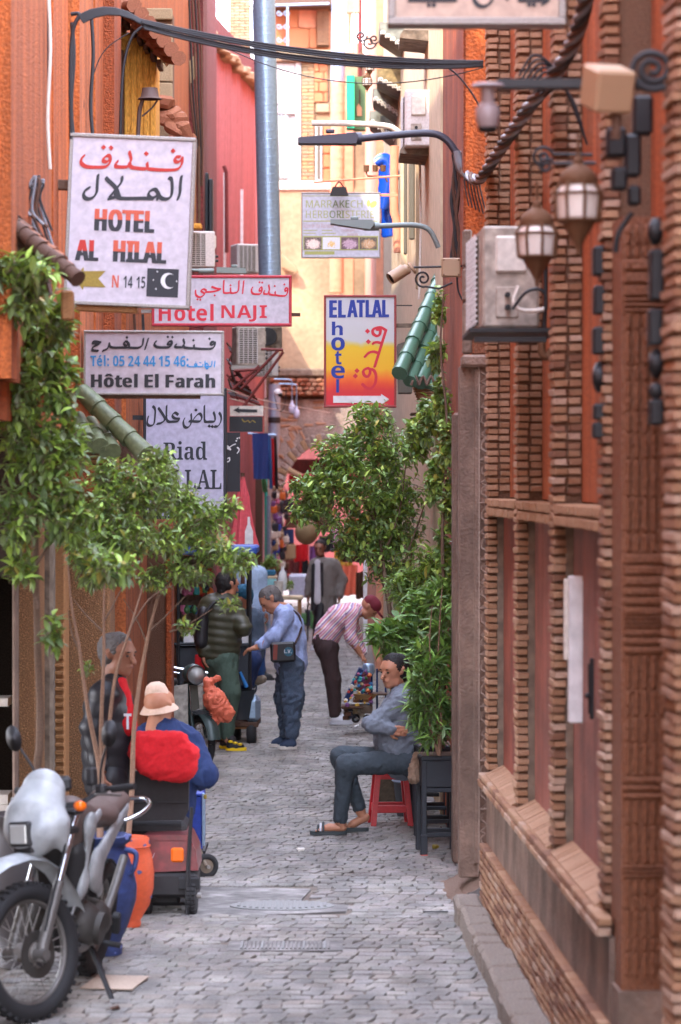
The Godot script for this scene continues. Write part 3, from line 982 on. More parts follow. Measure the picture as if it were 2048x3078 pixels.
	for r in 4:
		var x := 822.0 + (r % 2) * 9
		while x < 990:
			part(o, "tile_brick", MB.new().rbox(P(x, 1144 + r * 13, D - 0.12 - r * 0.02), Vector3(0.125, 0.075, 0.3), 0.02, Basis.from_euler(Vector3(0, 0, rnd(-0.06, 0.06))), 0.012, rng), M.roof_tile_old if rng.randf() < 0.7 else M.brick1)
			x += 19.5
	part(o, "course_backing", rect(800, 1130, 1260, 1200, D, 0.5), M.mortar)
	# rubble wall with an arch
	var arch := PackedVector2Array()
	var pl := [760, 1195, 1260, 1195, 1260, 2000, 1120, 2000]
	arch.append_array(PX(pl, D))
	for i in 15:
		var a := -0.25 + (PI + 0.5) * i / 14.0
		arch.append(PX([985 + cos(a) * 138, 1500 - sin(a) * 168], D)[0])
	arch.append_array(PX([850, 1640, 850, 2000, 760, 2000], D))
	part(o, "rubble_wall", MB.new().prism(arch, -D - 0.8, -D), M.stone_wall)
	for i in 20:
		var a := PI * (0.36 + 0.62 * i / 19.0)
		var p := P(985 + cos(a) * 150, 1500 - sin(a) * 181, D + 0.05)
		part(o, "arch_brick", MB.new().rbox(p, Vector3(0.22, 0.1, 0.2), 0.02, Basis.from_euler(Vector3(0, 0, a)), 0.012, rng), M.stone_wall if i % 3 else M.cinder)
	for i in 40:
		var x := rnd(835, 970)
		var y := rnd(1205, 1470)
		var dx := x - 985
		if Vector2(dx / 160.0, (1500 - y) / 192.0).length() < 1.0:
			continue
		var slant := y > 1290
		part(o, "embedded_brick", MB.new().rbox(P(x, y, D + 0.02), Vector3(0.2, 0.05, 0.1), 0.015, Basis.from_euler(Vector3(0, 0, -1.05 if slant else rnd(-0.1, 0.1))), 0.01, rng), M.brick2 if i % 2 else M.brick0)
	mk("red_cloth", K(170, 26, 48), 0.85)
	part(o, "red_awning_board", rect(868, 1380, 1100, 1425, D + 1.0, 0.1), M.pink_dark)
	part(o, "red_awning_board", rect(868, 1428, 1100, 1475, D + 1.05, 0.1), M.red_cloth)
	part(o, "beam", MB.new().tube(PL([866, 1412, 905, 1432], D - 0.2), 0.06, 8), M.cinder)
	# small tiled porch roof on the cream wall
	for i in 5:
		part(o, "porch_tile", MB.new().tube(PL([832, 742 + i * 3, 846 + i * 9, 790 + i * 4, 852 + i * 9, 806 + i * 4], D - 0.25 + i * 0.01), [0.05, 0.07, 0.075], 7), M.cinder)
	# spiral ventilation ducts
	var dn := 0
	for q in [[793, -60, 812, 830, 38.0, 34.0, "blue-grey spiral metal duct rising beside the pink house"], [1020, -60, 1012, 880, 60.5, 21.5, "pale spiral metal duct on the cream building"]]:
		var t := thing("ventilation_duct", q[6], "duct")
		var d: float = q[4]
		var r: float = q[5] * d / FOC
		var a := P(q[0], q[1], d)
		var b := P(q[2], q[3], d)
		if dn == 0:
			part(t, "pipe", MB.new().tube([a, b], r, 20), M.galv)
		else:
			var m := P(1016, 248, d)
			part(t, "pipe", MB.new().tube([a, m], r, 20), M.galv)
			part(t, "painted_pipe", MB.new().tube([m, b], r * 0.98, 20), M.salmon)
		var n := 34
		for i in n:
			var c := a.lerp(b, (i + 0.5) / n)
			part(t, "seam", MB.new().lathe([Vector2(r * 0.99, -0.008), Vector2(r * 1.025, 0.0), Vector2(r * 0.99, 0.008)], 20, TR(c, 0, 0, 0.12)), M.galv if dn == 0 or c.y > 10.8 else M.salmon)
		dn += 1
	var t := thing("ventilation_duct", "shiny lower duct with black band beside the stone arch", "duct")
	part(t, "pipe", MB.new().tube(PL([826, 1155, 824, 1330, 818, 1390], 58.0), 18.0 * 58 / FOC, 18), M.galv)
	part(t, "band", MB.new().tube(PL([825, 1254, 825, 1272], 58.0), 19.0 * 58 / FOC, 18), M.black_iron)
# ---------------------------------------------------------------- lettering
class Board:
	var node: Node3D
	var c := Vector2()
	var s := 1.0
	var rot := 0.0
	var front := 0.0
	func L(x: float, y: float) -> Vector2:
		return Vector2((x - c.x) / s, -(y - c.y) / s).rotated(-rot)
func board(nm: String, label: String, x0: float, y0: float, x1: float, y1: float, d: float, roll := 0.0, yaw := 0.0) -> Board:
	var b := Board.new()
	b.c = Vector2((x0 + x1) / 2, (y0 + y1) / 2)
	b.s = FOC / d
	b.rot = roll
	b.node = thing(nm, label, "sign", P(b.c.x, b.c.y, d))
	b.node.rotation = Vector3(0, yaw, roll)
	return b
func panel(b: Board, nm: String, x0: float, y0: float, x1: float, y1: float, z0: float, z1: float, mat: Material, bev := 0.0) -> MeshInstance3D:    # photo rectangle on the board, unrolled
	var h := Vector2((x1 - x0) / b.s, (y1 - y0) / b.s)
	var o := Vector2(((x0 + x1) / 2 - b.c.x) / b.s, -((y0 + y1) / 2 - b.c.y) / b.s)
	var m := MB.new()
	if bev > 0:
		m.rbox(Vector3(o.x, o.y, (z0 + z1) / 2), Vector3(h.x, h.y, z1 - z0), bev)
	else:
		m.box(Vector3(o.x, o.y, (z0 + z1) / 2), Vector3(h.x, h.y, z1 - z0))
	return part(b.node, nm, m, mat)
func frame(b: Board, x0: float, y0: float, x1: float, y1: float, w: float, z0: float, z1: float, mat: Material) -> void:
	panel(b, "frame_bar", x0, y0, x1, y0 + w, z0, z1, mat, 0.004)
	panel(b, "frame_bar", x0, y1 - w, x1, y1, z0, z1, mat, 0.004)
	panel(b, "frame_bar", x0, y0 + w, x0 + w, y1 - w, z0, z1 - 0.002, mat, 0.004)
	panel(b, "frame_bar", x1 - w, y0 + w, x1, y1 - w, z0, z1 - 0.002, mat, 0.004)
func ink(b: Board, nm: String, strokes: Array, w: float, mat: Material, z: float, map: Callable, ang := 1.0, thin := 0.38, dots := [], dot := 0.0) -> MeshInstance3D:
	# pen strokes: flat lists of x, y in some drawing, taken to photo pixels by map; w is the nib in photo pixels
	var m := MB.new()
	var lay := 0.0
	var nib := []
	for i in 8:
		var a := TAU * i / 8.0
		nib.append(Vector2(cos(a) * w / 2, sin(a) * w / 2 * thin).rotated(-ang))
	for st in strokes:
		var pts := []
		for i in range(0, st.size(), 2):
			pts.append(Vector2(st[i], st[i + 1]))
		var fine := curve(pts, 5)
		for i in fine.size() - 1:
			var a: Vector2 = map.call(fine[i])
			var c: Vector2 = map.call(fine[i + 1])
			var cl := PackedVector2Array()
			for q in nib:
				cl.append(b.L(a.x + q.x, a.y + q.y))
				cl.append(b.L(c.x + q.x, c.y + q.y))
			var hull := Geometry2D.convex_hull(cl)
			hull.remove_at(hull.size() - 1)
			if hull.size() > 2:
				m.prism(hull, z, z + 0.0015 + lay)
				lay = fmod(lay + 0.00013, 0.0016)
	for q in dots:
		var c: Vector2 = map.call(q)
		m.prism(PackedVector2Array([b.L(c.x, c.y - dot), b.L(c.x + dot, c.y), b.L(c.x, c.y + dot), b.L(c.x - dot, c.y)]), z, z + 0.003)
	return part(b.node, nm, m, mat)
func zmap(x0: float, y0: float, s: float) -> Callable:
	return func(p: Vector2) -> Vector2: return Vector2(x0 + p.x / s, y0 + p.y / s)
func fit(sx0: float, sy0: float, sx1: float, sy1: float, x0: float, y0: float, x1: float, y1: float) -> Callable:
	return func(p: Vector2) -> Vector2: return Vector2(remap(p.x, sx0, sx1, x0, x1), remap(p.y, sy0, sy1, y0, y1))
var fonts := {}
func font(serif: bool, bold: bool, italic := false) -> Font:
	var k := "%s%s%s" % [serif, bold, italic]
	if not fonts.has(k):
		var f := SystemFont.new()
		f.font_names = PackedStringArray(["Droid Serif" if serif else "Droid Sans"])
		f.font_weight = 700 if bold else 400
		fonts[k] = f
	return fonts[k]
func letters(b: Board, nm: String, text: String, x0: float, y0: float, x1: float, y1: float, z: float, mat: Material, bold := true, serif := false, keep := 0, cut := 0.5, fat := 0.0) -> MeshInstance3D:
	# lettering stretched into a photo rectangle; keep 1 or -1 leaves only what lies above or below the cut
	var t := TextMesh.new()
	t.text = text
	t.font = font(serif, bold)
	t.font_size = 48
	t.pixel_size = 0.01
	t.depth = 0.02
	t.curve_step = 1.0
	var src := t.get_mesh_arrays()
	var vs: PackedVector3Array = src[Mesh.ARRAY_VERTEX]
	var ns: PackedVector3Array = src[Mesh.ARRAY_NORMAL]
	var id: PackedInt32Array = src[Mesh.ARRAY_INDEX] if src[Mesh.ARRAY_INDEX] != null else PackedInt32Array(range(vs.size()))
	var lo := vs[0]
	var hi := vs[0]
	for p in vs:
		lo = lo.min(p)
		hi = hi.max(p)
	var w := (x1 - x0) / b.s
	var h := (y1 - y0) / b.s
	var o := b.L((x0 + x1) / 2, (y0 + y1) / 2)
	var m := MB.new()
	w -= fat * 2.0 / b.s
	for rep in (3 if fat > 0.0 else 1):
		m.xf = Transform3D(Basis(), Vector3(o.x + (rep - 1) * fat / b.s * signf(fat), o.y, z + rep * 0.0004))
		copy_letters(m, vs, ns, id, lo, hi, w, h, keep, cut)
	return part(b.node, nm, m, mat)
func copy_letters(m: MB, vs: PackedVector3Array, ns: PackedVector3Array, id: PackedInt32Array, lo: Vector3, hi: Vector3, w: float, h: float, keep: int, cut: float) -> void:
	for i in range(0, id.size(), 3):
		var poly := []
		for k in 3:
			var p := (vs[id[i + k]] - lo) / (hi - lo)
			poly.append(Vector3(p.x - 0.5, p.y, p.z))
		if keep != 0:
			poly = clip(poly, cut, keep > 0)
		for k in range(1, poly.size() - 1):
			var j := m.v.size()
			for q in [poly[0], poly[k], poly[k + 1]]:
				m.put(Vector3(q.x * w, (q.y - 0.5) * h, q.z * 0.002), ns[id[i]])
			m.ix.append_array([j, j + 1, j + 2])
func clip(poly: Array, y: float, above: bool) -> Array:
	var out := []
	for i in poly.size():
		var a: Vector3 = poly[i]
		var c: Vector3 = poly[(i + 1) % poly.size()]
		var ia := (a.y >= y) == above
		var ic := (c.y >= y) == above
		if ia:
			out.append(a)
		if ia != ic:
			out.append(a.lerp(c, (y - a.y) / (c.y - a.y)))
	return out
func painted(fn: Callable, w: int, h: int) -> ImageTexture:
	var im := Image.create(w, h, false, Image.FORMAT_RGB8)
	for y in h:
		for x in w:
			im.set_pixel(x, y, fn.call(float(x) / w, float(y) / h))
	return ImageTexture.create_from_image(im)
func printed(nm: String, t: Texture2D, rough := 0.5) -> StandardMaterial3D:
	var m := StandardMaterial3D.new()
	m.resource_name = nm
	m.albedo_texture = t
	m.roughness = rough
	M[nm] = m
	return m

const FUNDUQ := [[1345, 318, 1305, 318, 1285, 350, 1312, 378, 1350, 362, 1372, 330, 1368, 395, 1330, 450, 1260, 468, 1100, 466, 985, 455], [968, 392, 972, 440, 945, 455, 860, 448, 800, 440], [765, 262, 786, 350, 760, 400, 800, 440], [775, 400, 745, 428, 680, 434, 615, 428, 606, 402, 628, 372], [545, 318, 518, 300, 470, 335, 468, 366, 512, 372, 548, 330, 540, 385, 490, 430, 390, 436, 270, 428, 214, 386, 216, 340, 244, 306]]
const FUNDUQ_DOTS := [Vector2(1268, 248), Vector2(960, 280), Vector2(470, 206), Vector2(556, 212)]

func signs() -> void:
	mk("sign_white", K(196, 189, 200), 0.45, 0, "soft", Vector3(1.5, 1.5, 1.5))
	mk("sign_lilac", K(186, 181, 202), 0.45, 0, "soft", Vector3(1.5, 1.5, 1.5))
	mk("sign_metal", K(172, 166, 160), 0.5, 0.3, "fine", Vector3(4, 4, 4))
	mk("ink_black", K(34, 37, 44), 0.6)
	mk("ink_red", K(206, 48, 36), 0.6, 0, "fine", Vector3(7, 7, 7))
	mk("ink_orange", K(224, 100, 72), 0.6, 0, "fine", Vector3(7, 7, 7))
	mk("ink_crimson", K(196, 32, 52), 0.55)
	mk("ink_blue", K(36, 132, 192), 0.55)
	mk("ink_navy", K(20, 48, 140), 0.55)
	mk("ink_olive", K(150, 128, 44), 0.6, 0, "soft", Vector3(4, 4, 4))
	mk("ink_green", K(152, 158, 96), 0.6)
	mk("ink_darkgreen", K(92, 112, 66), 0.6)
	mk("ink_pale", K(196, 188, 176), 0.6)
	mk("ink_mauve", K(170, 140, 140), 0.6)
	# --- white sign with the crescent
	var b := board("hotel_sign", "tilted white hotel sign with a crescent, gold arrow and red and black lettering", 205, 414, 577, 916, 18.0, -0.042)
	panel(b, "panel", 205, 414, 577, 916, -0.09, 0.0, M.sign_white)
	frame(b, 201, 408, 581, 922, 11, -0.1, 0.012, M.sign_metal)
	var z := zmap(190, 390, 3.824)
	ink(b, "arabic_lettering", FUNDUQ, 13, M.ink_red, 0.001, z, 0.9, 0.45, FUNDUQ_DOTS, 8)
	ink(b, "arabic_lettering", [[1362, 545, 1350, 640, 1345, 730, 1322, 800], [1222, 560, 1250, 580, 1256, 700, 1235, 780, 1170, 802, 1120, 780, 1098, 735], [1100, 740, 1060, 690, 1000, 712, 985, 760, 1020, 790, 1072, 770, 1092, 735, 1090, 800], [1040, 795, 900, 792, 760, 795, 640, 786, 600, 730], [498, 560, 520, 585, 590, 650, 625, 700, 655, 790], [680, 552, 672, 610, 600, 700, 530, 790, 560, 788, 640, 770], [405, 530, 396, 640, 390, 720, 350, 780, 285, 800, 240, 765, 255, 705, 305, 672]], 14, M.ink_black, 0.001, z, 0.9, 0.45)
	for q in [["HOTEL", 285, 632, 466, 697, 0.53], ["AL", 227, 722, 298, 784, 0.47], ["HILAL", 341, 726, 502, 790, 0.48]]:
		letters(b, "lettering", q[0], q[1], q[2], q[3], q[4], 0.001, M.ink_orange if q[0] != "AL" else M.ink_red, true, false, 1, q[5], 3.0)
		letters(b, "lettering", q[0], q[1], q[2], q[3], q[4], 0.001, M.ink_black, true, false, -1, q[5], 3.0)
	letters(b, "lettering", "N", 338, 828, 358, 865, 0.001, M.ink_orange)
	letters(b, "lettering", "14", 372, 830, 400, 866, 0.001, M.ink_black)
	letters(b, "lettering", "15", 411, 832, 438, 867, 0.001, M.ink_black)
	var ar := PackedVector2Array()
	for q in [[232, 827], [252, 803], [254, 815], [319, 815], [297, 838], [319, 864], [253, 862], [250, 873], [232, 846]]:
		ar.append(b.L(q[0], q[1]))
	part(b.node, "gold_arrow", MB.new().prism(ar, 0.0, 0.003), M.ink_olive)
	panel(b, "night_square", 450, 804, 545, 889, 0.0, 0.002, M.ink_black)
	var cr := PackedVector2Array()
	for i in 15:
		var a := deg_to_rad(52 + 256 * i / 14.0)
		cr.append(b.L(507 + cos(a) * 23, 845 - sin(a) * 24))
	for i in 13:
		var a := deg_to_rad(296 - 232 * i / 12.0)
		cr.append(b.L(514 + cos(a) * 17.5, 845 - sin(a) * 20))
	part(b.node, "crescent", MB.new().prism(cr, 0.002, 0.004), M.white_paint)
	for q in [[474, 817], [470, 869], [532, 846], [462, 842]]:
		part(b.node, "star", MB.new().prism(PackedVector2Array([b.L(q[0], q[1] - 3), b.L(q[0] + 2, q[1]), b.L(q[0], q[1] + 3), b.L(q[0] - 2, q[1])]), 0.002, 0.004), M.white_paint)
	panel(b, "timber_arm", 100, 548, 206, 578, -0.1, -0.03, M.wood_dark, 0.006)
	panel(b, "timber_batten", 216, 918, 424, 940, -0.1, -0.02, M.wood, 0.006)
	# --- red framed sign
	b = board("hotel_sign", "red framed white sign with red lettering, NAJI in capitals", 457, 828, 877, 980, 25.4)
	panel(b, "panel", 462, 832, 872, 976, -0.12, 0.0, M.sign_white)
	mk("sign_red", K(190, 36, 58), 0.45, 0, "soft", Vector3(2, 2, 2))
	frame(b, 457, 828, 877, 980, 8, -0.13, 0.012, M.sign_red)
	letters(b, "lettering", "Hotel", 478, 914, 643, 965, 0.001, M.ink_crimson)
	letters(b, "lettering", "NAJI", 666, 918, 803, 967, 0.001, M.ink_crimson)
	ink(b, "arabic_lettering", FUNDUQ, 7, M.ink_crimson, 0.001, fit(205, 200, 1380, 470, 756, 848, 866, 890), 0.9, 0.5, FUNDUQ_DOTS, 3.6)
	ink(b, "arabic_lettering", [[1172, 108, 1164, 195], [1138, 108, 1132, 178, 1100, 193, 1080, 190, 1078, 158], [1080, 190, 1040, 193, 1028, 180, 1030, 105], [945, 148, 975, 160, 1006, 166, 960, 182, 900, 186], [905, 175, 885, 165, 868, 178, 892, 200, 862, 222, 832, 208, 828, 175]], 7, M.ink_crimson, 0.001, zmap(240, 800, 2.376), 0.9, 0.5, [Vector2(1078, 138), Vector2(965, 210), Vector2(842, 238), Vector2(862, 241)], 3.6)
	panel(b, "bracket", 424, 930, 458, 940, -0.09, -0.04, M.sign_metal)
	panel(b, "bracket", 877, 940, 903, 950, -0.09, -0.04, M.wood_dark)
	# --- telephone number sign
	b = board("hotel_sign", "white sign with black lettering and a blue telephone number", 253, 995, 672, 1187, 19.3, -0.004)
	panel(b, "panel", 256, 998, 669, 1184, -0.1, 0.0, M.sign_white)
	frame(b, 252, 994, 673, 1188, 7, -0.11, 0.01, M.sign_metal)
	letters(b, "lettering", "Tél: 05 24 44 15 46:", 273, 1068, 567, 1102, 0.001, M.ink_blue)
	letters(b, "lettering", "Hôtel El Farah", 274, 1124, 648, 1165, 0.001, M.ink_black, true, false, 0, 0.5, 1.5)
	ink(b, "arabic_lettering", FUNDUQ, 9, M.ink_black, 0.001, fit(205, 200, 1380, 475, 464, 1012, 648, 1050), 0.95, 0.5, FUNDUQ_DOTS, 4.6)
	ink(b, "arabic_lettering", [[490, 520, 480, 555, 468, 592], [456, 520, 448, 565, 420, 583, 380, 584, 350, 582], [352, 556, 332, 538, 316, 552, 330, 568, 352, 560, 350, 580, 300, 582, 226, 580, 212, 552], [212, 555, 200, 588, 166, 606], [150, 546, 104, 538, 96, 552, 140, 556, 100, 576, 92, 600, 132, 606]], 9, M.ink_black, 0.001, zmap(240, 800, 2.376), 0.95, 0.5, [Vector2(338, 510)], 4.6)
	ink(b, "arabic_lettering", [[966, 680, 962, 720], [946, 680, 942, 712, 925, 719, 905, 716], [915, 700, 903, 694, 900, 722, 915, 734, 918, 706], [896, 680, 894, 718], [880, 702, 877, 717, 845, 718, 830, 714], [838, 700, 824, 698, 822, 710, 838, 708, 836, 718, 800, 719, 776, 716, 774, 702]], 4.5, M.ink_blue, 0.001, zmap(240, 800, 2.376), 0.95, 0.6, [Vector2(858, 690), Vector2(866, 690), Vector2(830, 686)], 2.0)
	panel(b, "timber_batten", 300, 1188, 602, 1198, -0.08, -0.01, M.wood_dark)
	# --- tall riad sign
	b = board("riad_sign", "tall lilac-white riad sign with a black frame partly hidden by leaves", 432, 1170, 682, 1560, 24.2)
	panel(b, "panel", 438, 1172, 672, 1556, -0.08, 0.0, M.sign_lilac)
	mk("sign_black", K(30, 33, 40), 0.5, 0.1)
	frame(b, 431, 1166, 682, 1560, 9, -0.09, 0.01, M.sign_black)
	z = zmap(400, 1160, 4.356)
	ink(b, "arabic_lettering", [[1130, 352, 1156, 400, 1150, 470, 1112, 528, 1070, 530], [1056, 346, 1074, 400, 1070, 464, 1000, 467, 945, 465, 936, 400, 936, 262], [738, 462, 800, 464, 880, 462, 902, 405, 872, 362, 826, 396, 775, 465], [762, 370, 766, 420, 758, 500, 716, 546, 672, 530, 660, 472, 676, 428]], 9, M.ink_black, 0.001, z, 0.95, 0.34, [Vector2(1000, 526), Vector2(1040, 532), Vector2(826, 316)], 5.4)
	ink(b, "arabic_lettering", [[592, 378, 550, 350, 516, 388, 546, 424, 604, 432, 590, 462, 520, 468, 465, 465, 440, 420, 442, 262], [335, 290, 392, 372, 416, 430, 380, 480, 318, 496], [442, 400, 420, 450, 360, 490], [262, 268, 292, 312, 286, 440, 270, 505, 220, 522, 188, 488, 202, 402]], 9, M.ink_black, 0.001, z, 0.95, 0.34)
	letters(b, "lettering", "Riad", 492, 1326, 623, 1382, 0.001, M.ink_black, true, true)
	letters(b, "lettering", "ALLAL", 478, 1412, 666, 1470, 0.001, M.ink_black, true, true)
	panel(b, "bracket", 398, 1248, 432, 1262, -0.06, -0.03, M.black_iron)
	# --- gradient sign
	b = board("hotel_sign", "white, yellow and red painted upright sign with blue letters above the leafy tree", 975, 888, 1192, 1224, 27.6)
	var g := Gradient.new()
	g.offsets = PackedFloat32Array([0.0, 0.40, 0.47, 0.66, 0.76, 0.86, 1.0])
	g.colors = PackedColorArray([K(188, 190, 196), K(188, 189, 190), K(218, 180, 20), K(222, 168, 8), K(226, 100, 18), K(204, 38, 40), K(196, 34, 52)])
	var fn := FastNoiseLite.new()
	fn.seed = 5
	fn.frequency = 2.2
	var pm := printed("gradient_print", painted(func(u, v): return g.sample(clampf(v + 0.03 * fn.get_noise_2d(u * 2.0, v), 0, 1)), 96, 192))
	panel(b, "backing", 980, 894, 1187, 1218, -0.10, -0.004, M.sign_metal)
	var q0 := MB.new()
	var hw := 206.0 / 2 / b.s
	var hh := 324.0 / 2 / b.s
	q0.quad(Vector3(-hw, -hh, 0), Vector3(hw, -hh, 0), Vector3(hw, hh, 0), Vector3(-hw, hh, 0))
	part(b.node, "painted_face", q0, pm)
	mk("sign_rose", K(168, 74, 72), 0.6, 0.1, "fine", Vector3(4, 4, 4))
	frame(b, 974, 887, 1192, 1225, 7, -0.11, 0.012, M.sign_rose)
	letters(b, "lettering", "EL", 990, 903, 1040, 955, 0.001, M.ink_navy, true, false, 0, 0.5, 2.0)
	letters(b, "lettering", "ATLAL", 1044, 902, 1170, 954, 0.001, M.ink_navy, true, false, 0, 0.5, 2.0)
	letters(b, "lettering", "h", 998, 967, 1031, 1008, 0.001, M.ink_navy)
	letters(b, "lettering", "o", 996, 1014, 1037, 1054, 0.001, M.ink_navy)
	letters(b, "lettering", "t", 1007, 1056, 1027, 1096, 0.001, M.ink_navy)
	letters(b, "lettering", "e", 996, 1099, 1037, 1138, 0.001, M.ink_navy)
	letters(b, "lettering", "l", 1011, 1140, 1020, 1180, 0.001, M.ink_navy)
	ink(b, "arabic_lettering", [[1110, 760, 1095, 820, 1040, 845, 975, 800, 975, 730, 1050, 695, 1130, 695, 1210, 745], [1050, 730, 1110, 740, 1100, 800], [1208, 745, 1150, 930, 1080, 1160, 1005, 1400], [1120, 975, 1060, 960, 1000, 965, 975, 985], [1060, 1150, 980, 1130, 900, 1150, 830, 1220], [930, 1450, 870, 1430, 800, 1480, 820, 1560, 880, 1580, 920, 1520, 930, 1450, 990, 1470, 1028, 1560, 1020, 1680, 980, 1760, 920, 1800, 850, 1780, 785, 1720]], 9.5, M.ink_crimson, 0.001, zmap(960, 870, 6.03), 0.6, 0.8, [Vector2(875, 758), Vector2(890, 948), Vector2(685, 1474), Vector2(655, 1570)], 8)
	panel(b, "white_bar", 1002, 1190, 1146, 1211, 0.0, 0.003, M.white_paint)
	part(b.node, "white_bar_tip", MB.new().prism(PackedVector2Array([b.L(1146, 1184), b.L(1170, 1200), b.L(1146, 1217)]), 0.0, 0.003), M.white_paint)
	panel(b, "bracket", 1192, 972, 1262, 984, -0.08, -0.03, M.grey_plaster)
	panel(b, "bracket", 1192, 916, 1240, 919, -0.07, -0.05, M.black_iron)
	# --- herbalist sign
	b = board("herbalist_sign", "grey-white herbalist sign with thin olive capitals and four small pictures", 907, 580, 1143, 775, 33.0)
	mk("sign_grey", K(186, 190, 208), 0.5, 0, "soft", Vector3(2, 2, 2))
	panel(b, "panel", 907, 580, 1143, 775, -0.07, 0.0, M.sign_grey)
	frame(b, 906, 579, 1144, 776, 4, -0.08, 0.008, M.sign_metal)
	letters(b, "lettering", "MARRAKECH", 920, 603, 1090, 625, 0.001, M.ink_green, false)
	letters(b, "lettering", "HERBORISTERIE", 920, 634, 1125, 656, 0.001, M.ink_green, false)
	letters(b, "lettering", "AKE", 1000, 603, 1051, 625, 0.0018, M.ink_darkgreen, false)
	letters(b, "lettering", "ORI", 992, 634, 1034, 656, 0.0018, M.ink_darkgreen, false)
	panel(b, "rule", 912, 664, 1136, 667, 0.0, 0.002, M.ink_green)
	panel(b, "rule", 912, 589, 1136, 591, 0.0, 0.002, M.ink_green)
	letters(b, "lettering", "Salon de thé Marocain", 912, 672, 1004, 685, 0.001, M.ink_mauve, false, true)
	letters(b, "lettering", "Produits", 1016, 673, 1044, 684, 0.001, M.ink_mauve, false, true)
	letters(b, "lettering", "Cosmétiques", 1026, 688, 1066, 699, 0.001, M.ink_mauve, false, true)
	letters(b, "lettering", "naturels", 1044, 700, 1077, 710, 0.001, M.ink_mauve, false, true)
	for q in [[912, 692, 954], [968, 692, 1000], [912, 701, 950], [968, 701, 1010]]:
		panel(b, "small_print", q[0], q[1], q[2], q[1] + 2.4, 0.0, 0.0015, M.ink_green)
	for q in [[1108, 612, 6, 11, 0.0], [1123, 615, 13, 9, 0.8]]:
		var lf := PackedVector2Array()
		for i in 12:
			var a := TAU * i / 12.0
			var v := Vector2(cos(a) * q[2], sin(a) * q[3] * (0.6 + 0.4 * absf(sin(a)))).rotated(-q[4])
			lf.append(b.L(q[0] + v.x, q[1] + v.y))
		part(b.node, "leaf_emblem", MB.new().prism(lf, 0.0, 0.002), M.ink_green)
	panel(b, "picture_strip", 912, 710, 1137, 753, 0.0, 0.002, M.ink_green)
	panel(b, "olive_bar", 916, 756, 1006, 766, 0.0, 0.002, M.ink_green)
	fn.frequency = 1.0
	var pals := [[K(60, 48, 50), K(214, 190, 184), K(238, 220, 212)], [K(196, 204, 218), K(200, 150, 40), K(226, 222, 220)], [K(84, 66, 72), K(196, 176, 190), K(150, 120, 150)], [K(60, 54, 46), K(170, 120, 70), K(198, 186, 170)]]
	for i in 4:
		var pal: Array = pals[i]
		var pt := printed("picture_%d" % i, painted(func(u, v):
			var n := fn.get_noise_2d(u * 9.0 + i * 31.0, v * 7.0)
			var r := Vector2(u - 0.5, v - 0.55).length()
			return pal[1].lerp(pal[2], clampf(0.5 + n, 0, 1)) if r + n * 0.25 < (0.38 if i != 1 else 0.2) else pal[0].lerp(pal[2], clampf(0.2 + n * 0.6, 0, 1)), 40, 28))
		var x0 := 915.0 + i * 55.5
		var pq := MB.new()
		var a := b.L(x0, 750)
		var c := b.L(x0 + 52, 714)
		pq.quad(Vector3(a.x, a.y, 0.003), Vector3(c.x, a.y, 0.003), Vector3(c.x, c.y, 0.003), Vector3(a.x, c.y, 0.003))
		part(b.node, "picture", pq, pt)
	part(b.node, "hanger", MB.new().tube([Vector3(-0.3, 0.47, 0), Vector3(0.9, 0.56, 0)], 0.012, 6), M.salmon)
	panel(b, "bracket", 1143, 582, 1196, 590, -0.06, -0.03, M.salmon)
	# floodlight over it
	var fl := thing("floodlight", "small grey floodlight hung above the herbalist sign", "lamp", P(1020, 578, 32.8))
	part(fl, "housing", MB.new().prism(PackedVector2Array([Vector2(-0.10, -0.04), Vector2(0.10, -0.04), Vector2(0.075, 0.05), Vector2(-0.075, 0.05)]), -0.05, 0.06), M.black_iron)
	part(fl, "bail", MB.new().tube(curve([Vector3(-0.05, 0.05, 0), Vector3(0, 0.11, 0), Vector3(0.05, 0.05, 0)]), 0.008, 5), M.black_iron)
	# --- cream sign at the very top, cut by the frame
	b = board("riad_sign", "blurred cream sign with black lettering jutting from the brick building", 1168, -190, 1700, 78, 12.6)
	mk("sign_cream", K(196, 172, 154), 0.55, 0, "soft", Vector3(1.5, 1.5, 1.5))
	panel(b, "panel", 1172, -186, 1690, 66, -0.1, 0.0, M.sign_cream)
	frame(b, 1166, -192, 1700, 78, 22, -0.12, 0.02, M.sign_metal)
	ink(b, "arabic_lettering", [[1230, 4, 1300, 4, 1370, 4], [1425, -40, 1424, 0, 1440, 20, 1462, 20, 1480, 0, 1484, -40], [1560, 4, 1600, 5, 1640, 0, 1652, -30], [1640, -30, 1650, 0, 1630, 15], [1250, -120, 1250, 0], [1330, -110, 1335, 0], [1520, -110, 1525, 0]], 14, M.ink_black, 0.001, func(p): return p, 0.9, 0.6, [Vector2(1289, 18), Vector2(1304, 18), Vector2(1590, 17), Vector2(1604, 17)], 8)
	# --- black signs and the arrow behind the riad sign
	b = board("arrow_sign", "white plate with a black arrow above a dark gilt-lettered board", 690, 1218, 794, 1300, 36.0)
	panel(b, "plate", 692, 1220, 792, 1250, -0.03, 0.0, M.off_white)
	var aw := PackedVector2Array()
	for q in [[702, 1233], [720, 1223], [718, 1229], [774, 1231], [774, 1240], [720, 1239], [722, 1243]]:
		aw.append(b.L(q[0], q[1]))
	part(b.node, "black_arrow", MB.new().prism(aw, 0.0, 0.004), M.ink_black)
	panel(b, "dark_board", 690, 1252, 790, 1298, -0.04, 0.004, M.sign_black)
	ink(b, "gilt_lettering", [[728, 1260, 736, 1268, 746, 1264, 752, 1270, 760, 1264, 768, 1270]], 3, M.ink_olive, 0.005, func(p): return p, 0.9, 0.6)
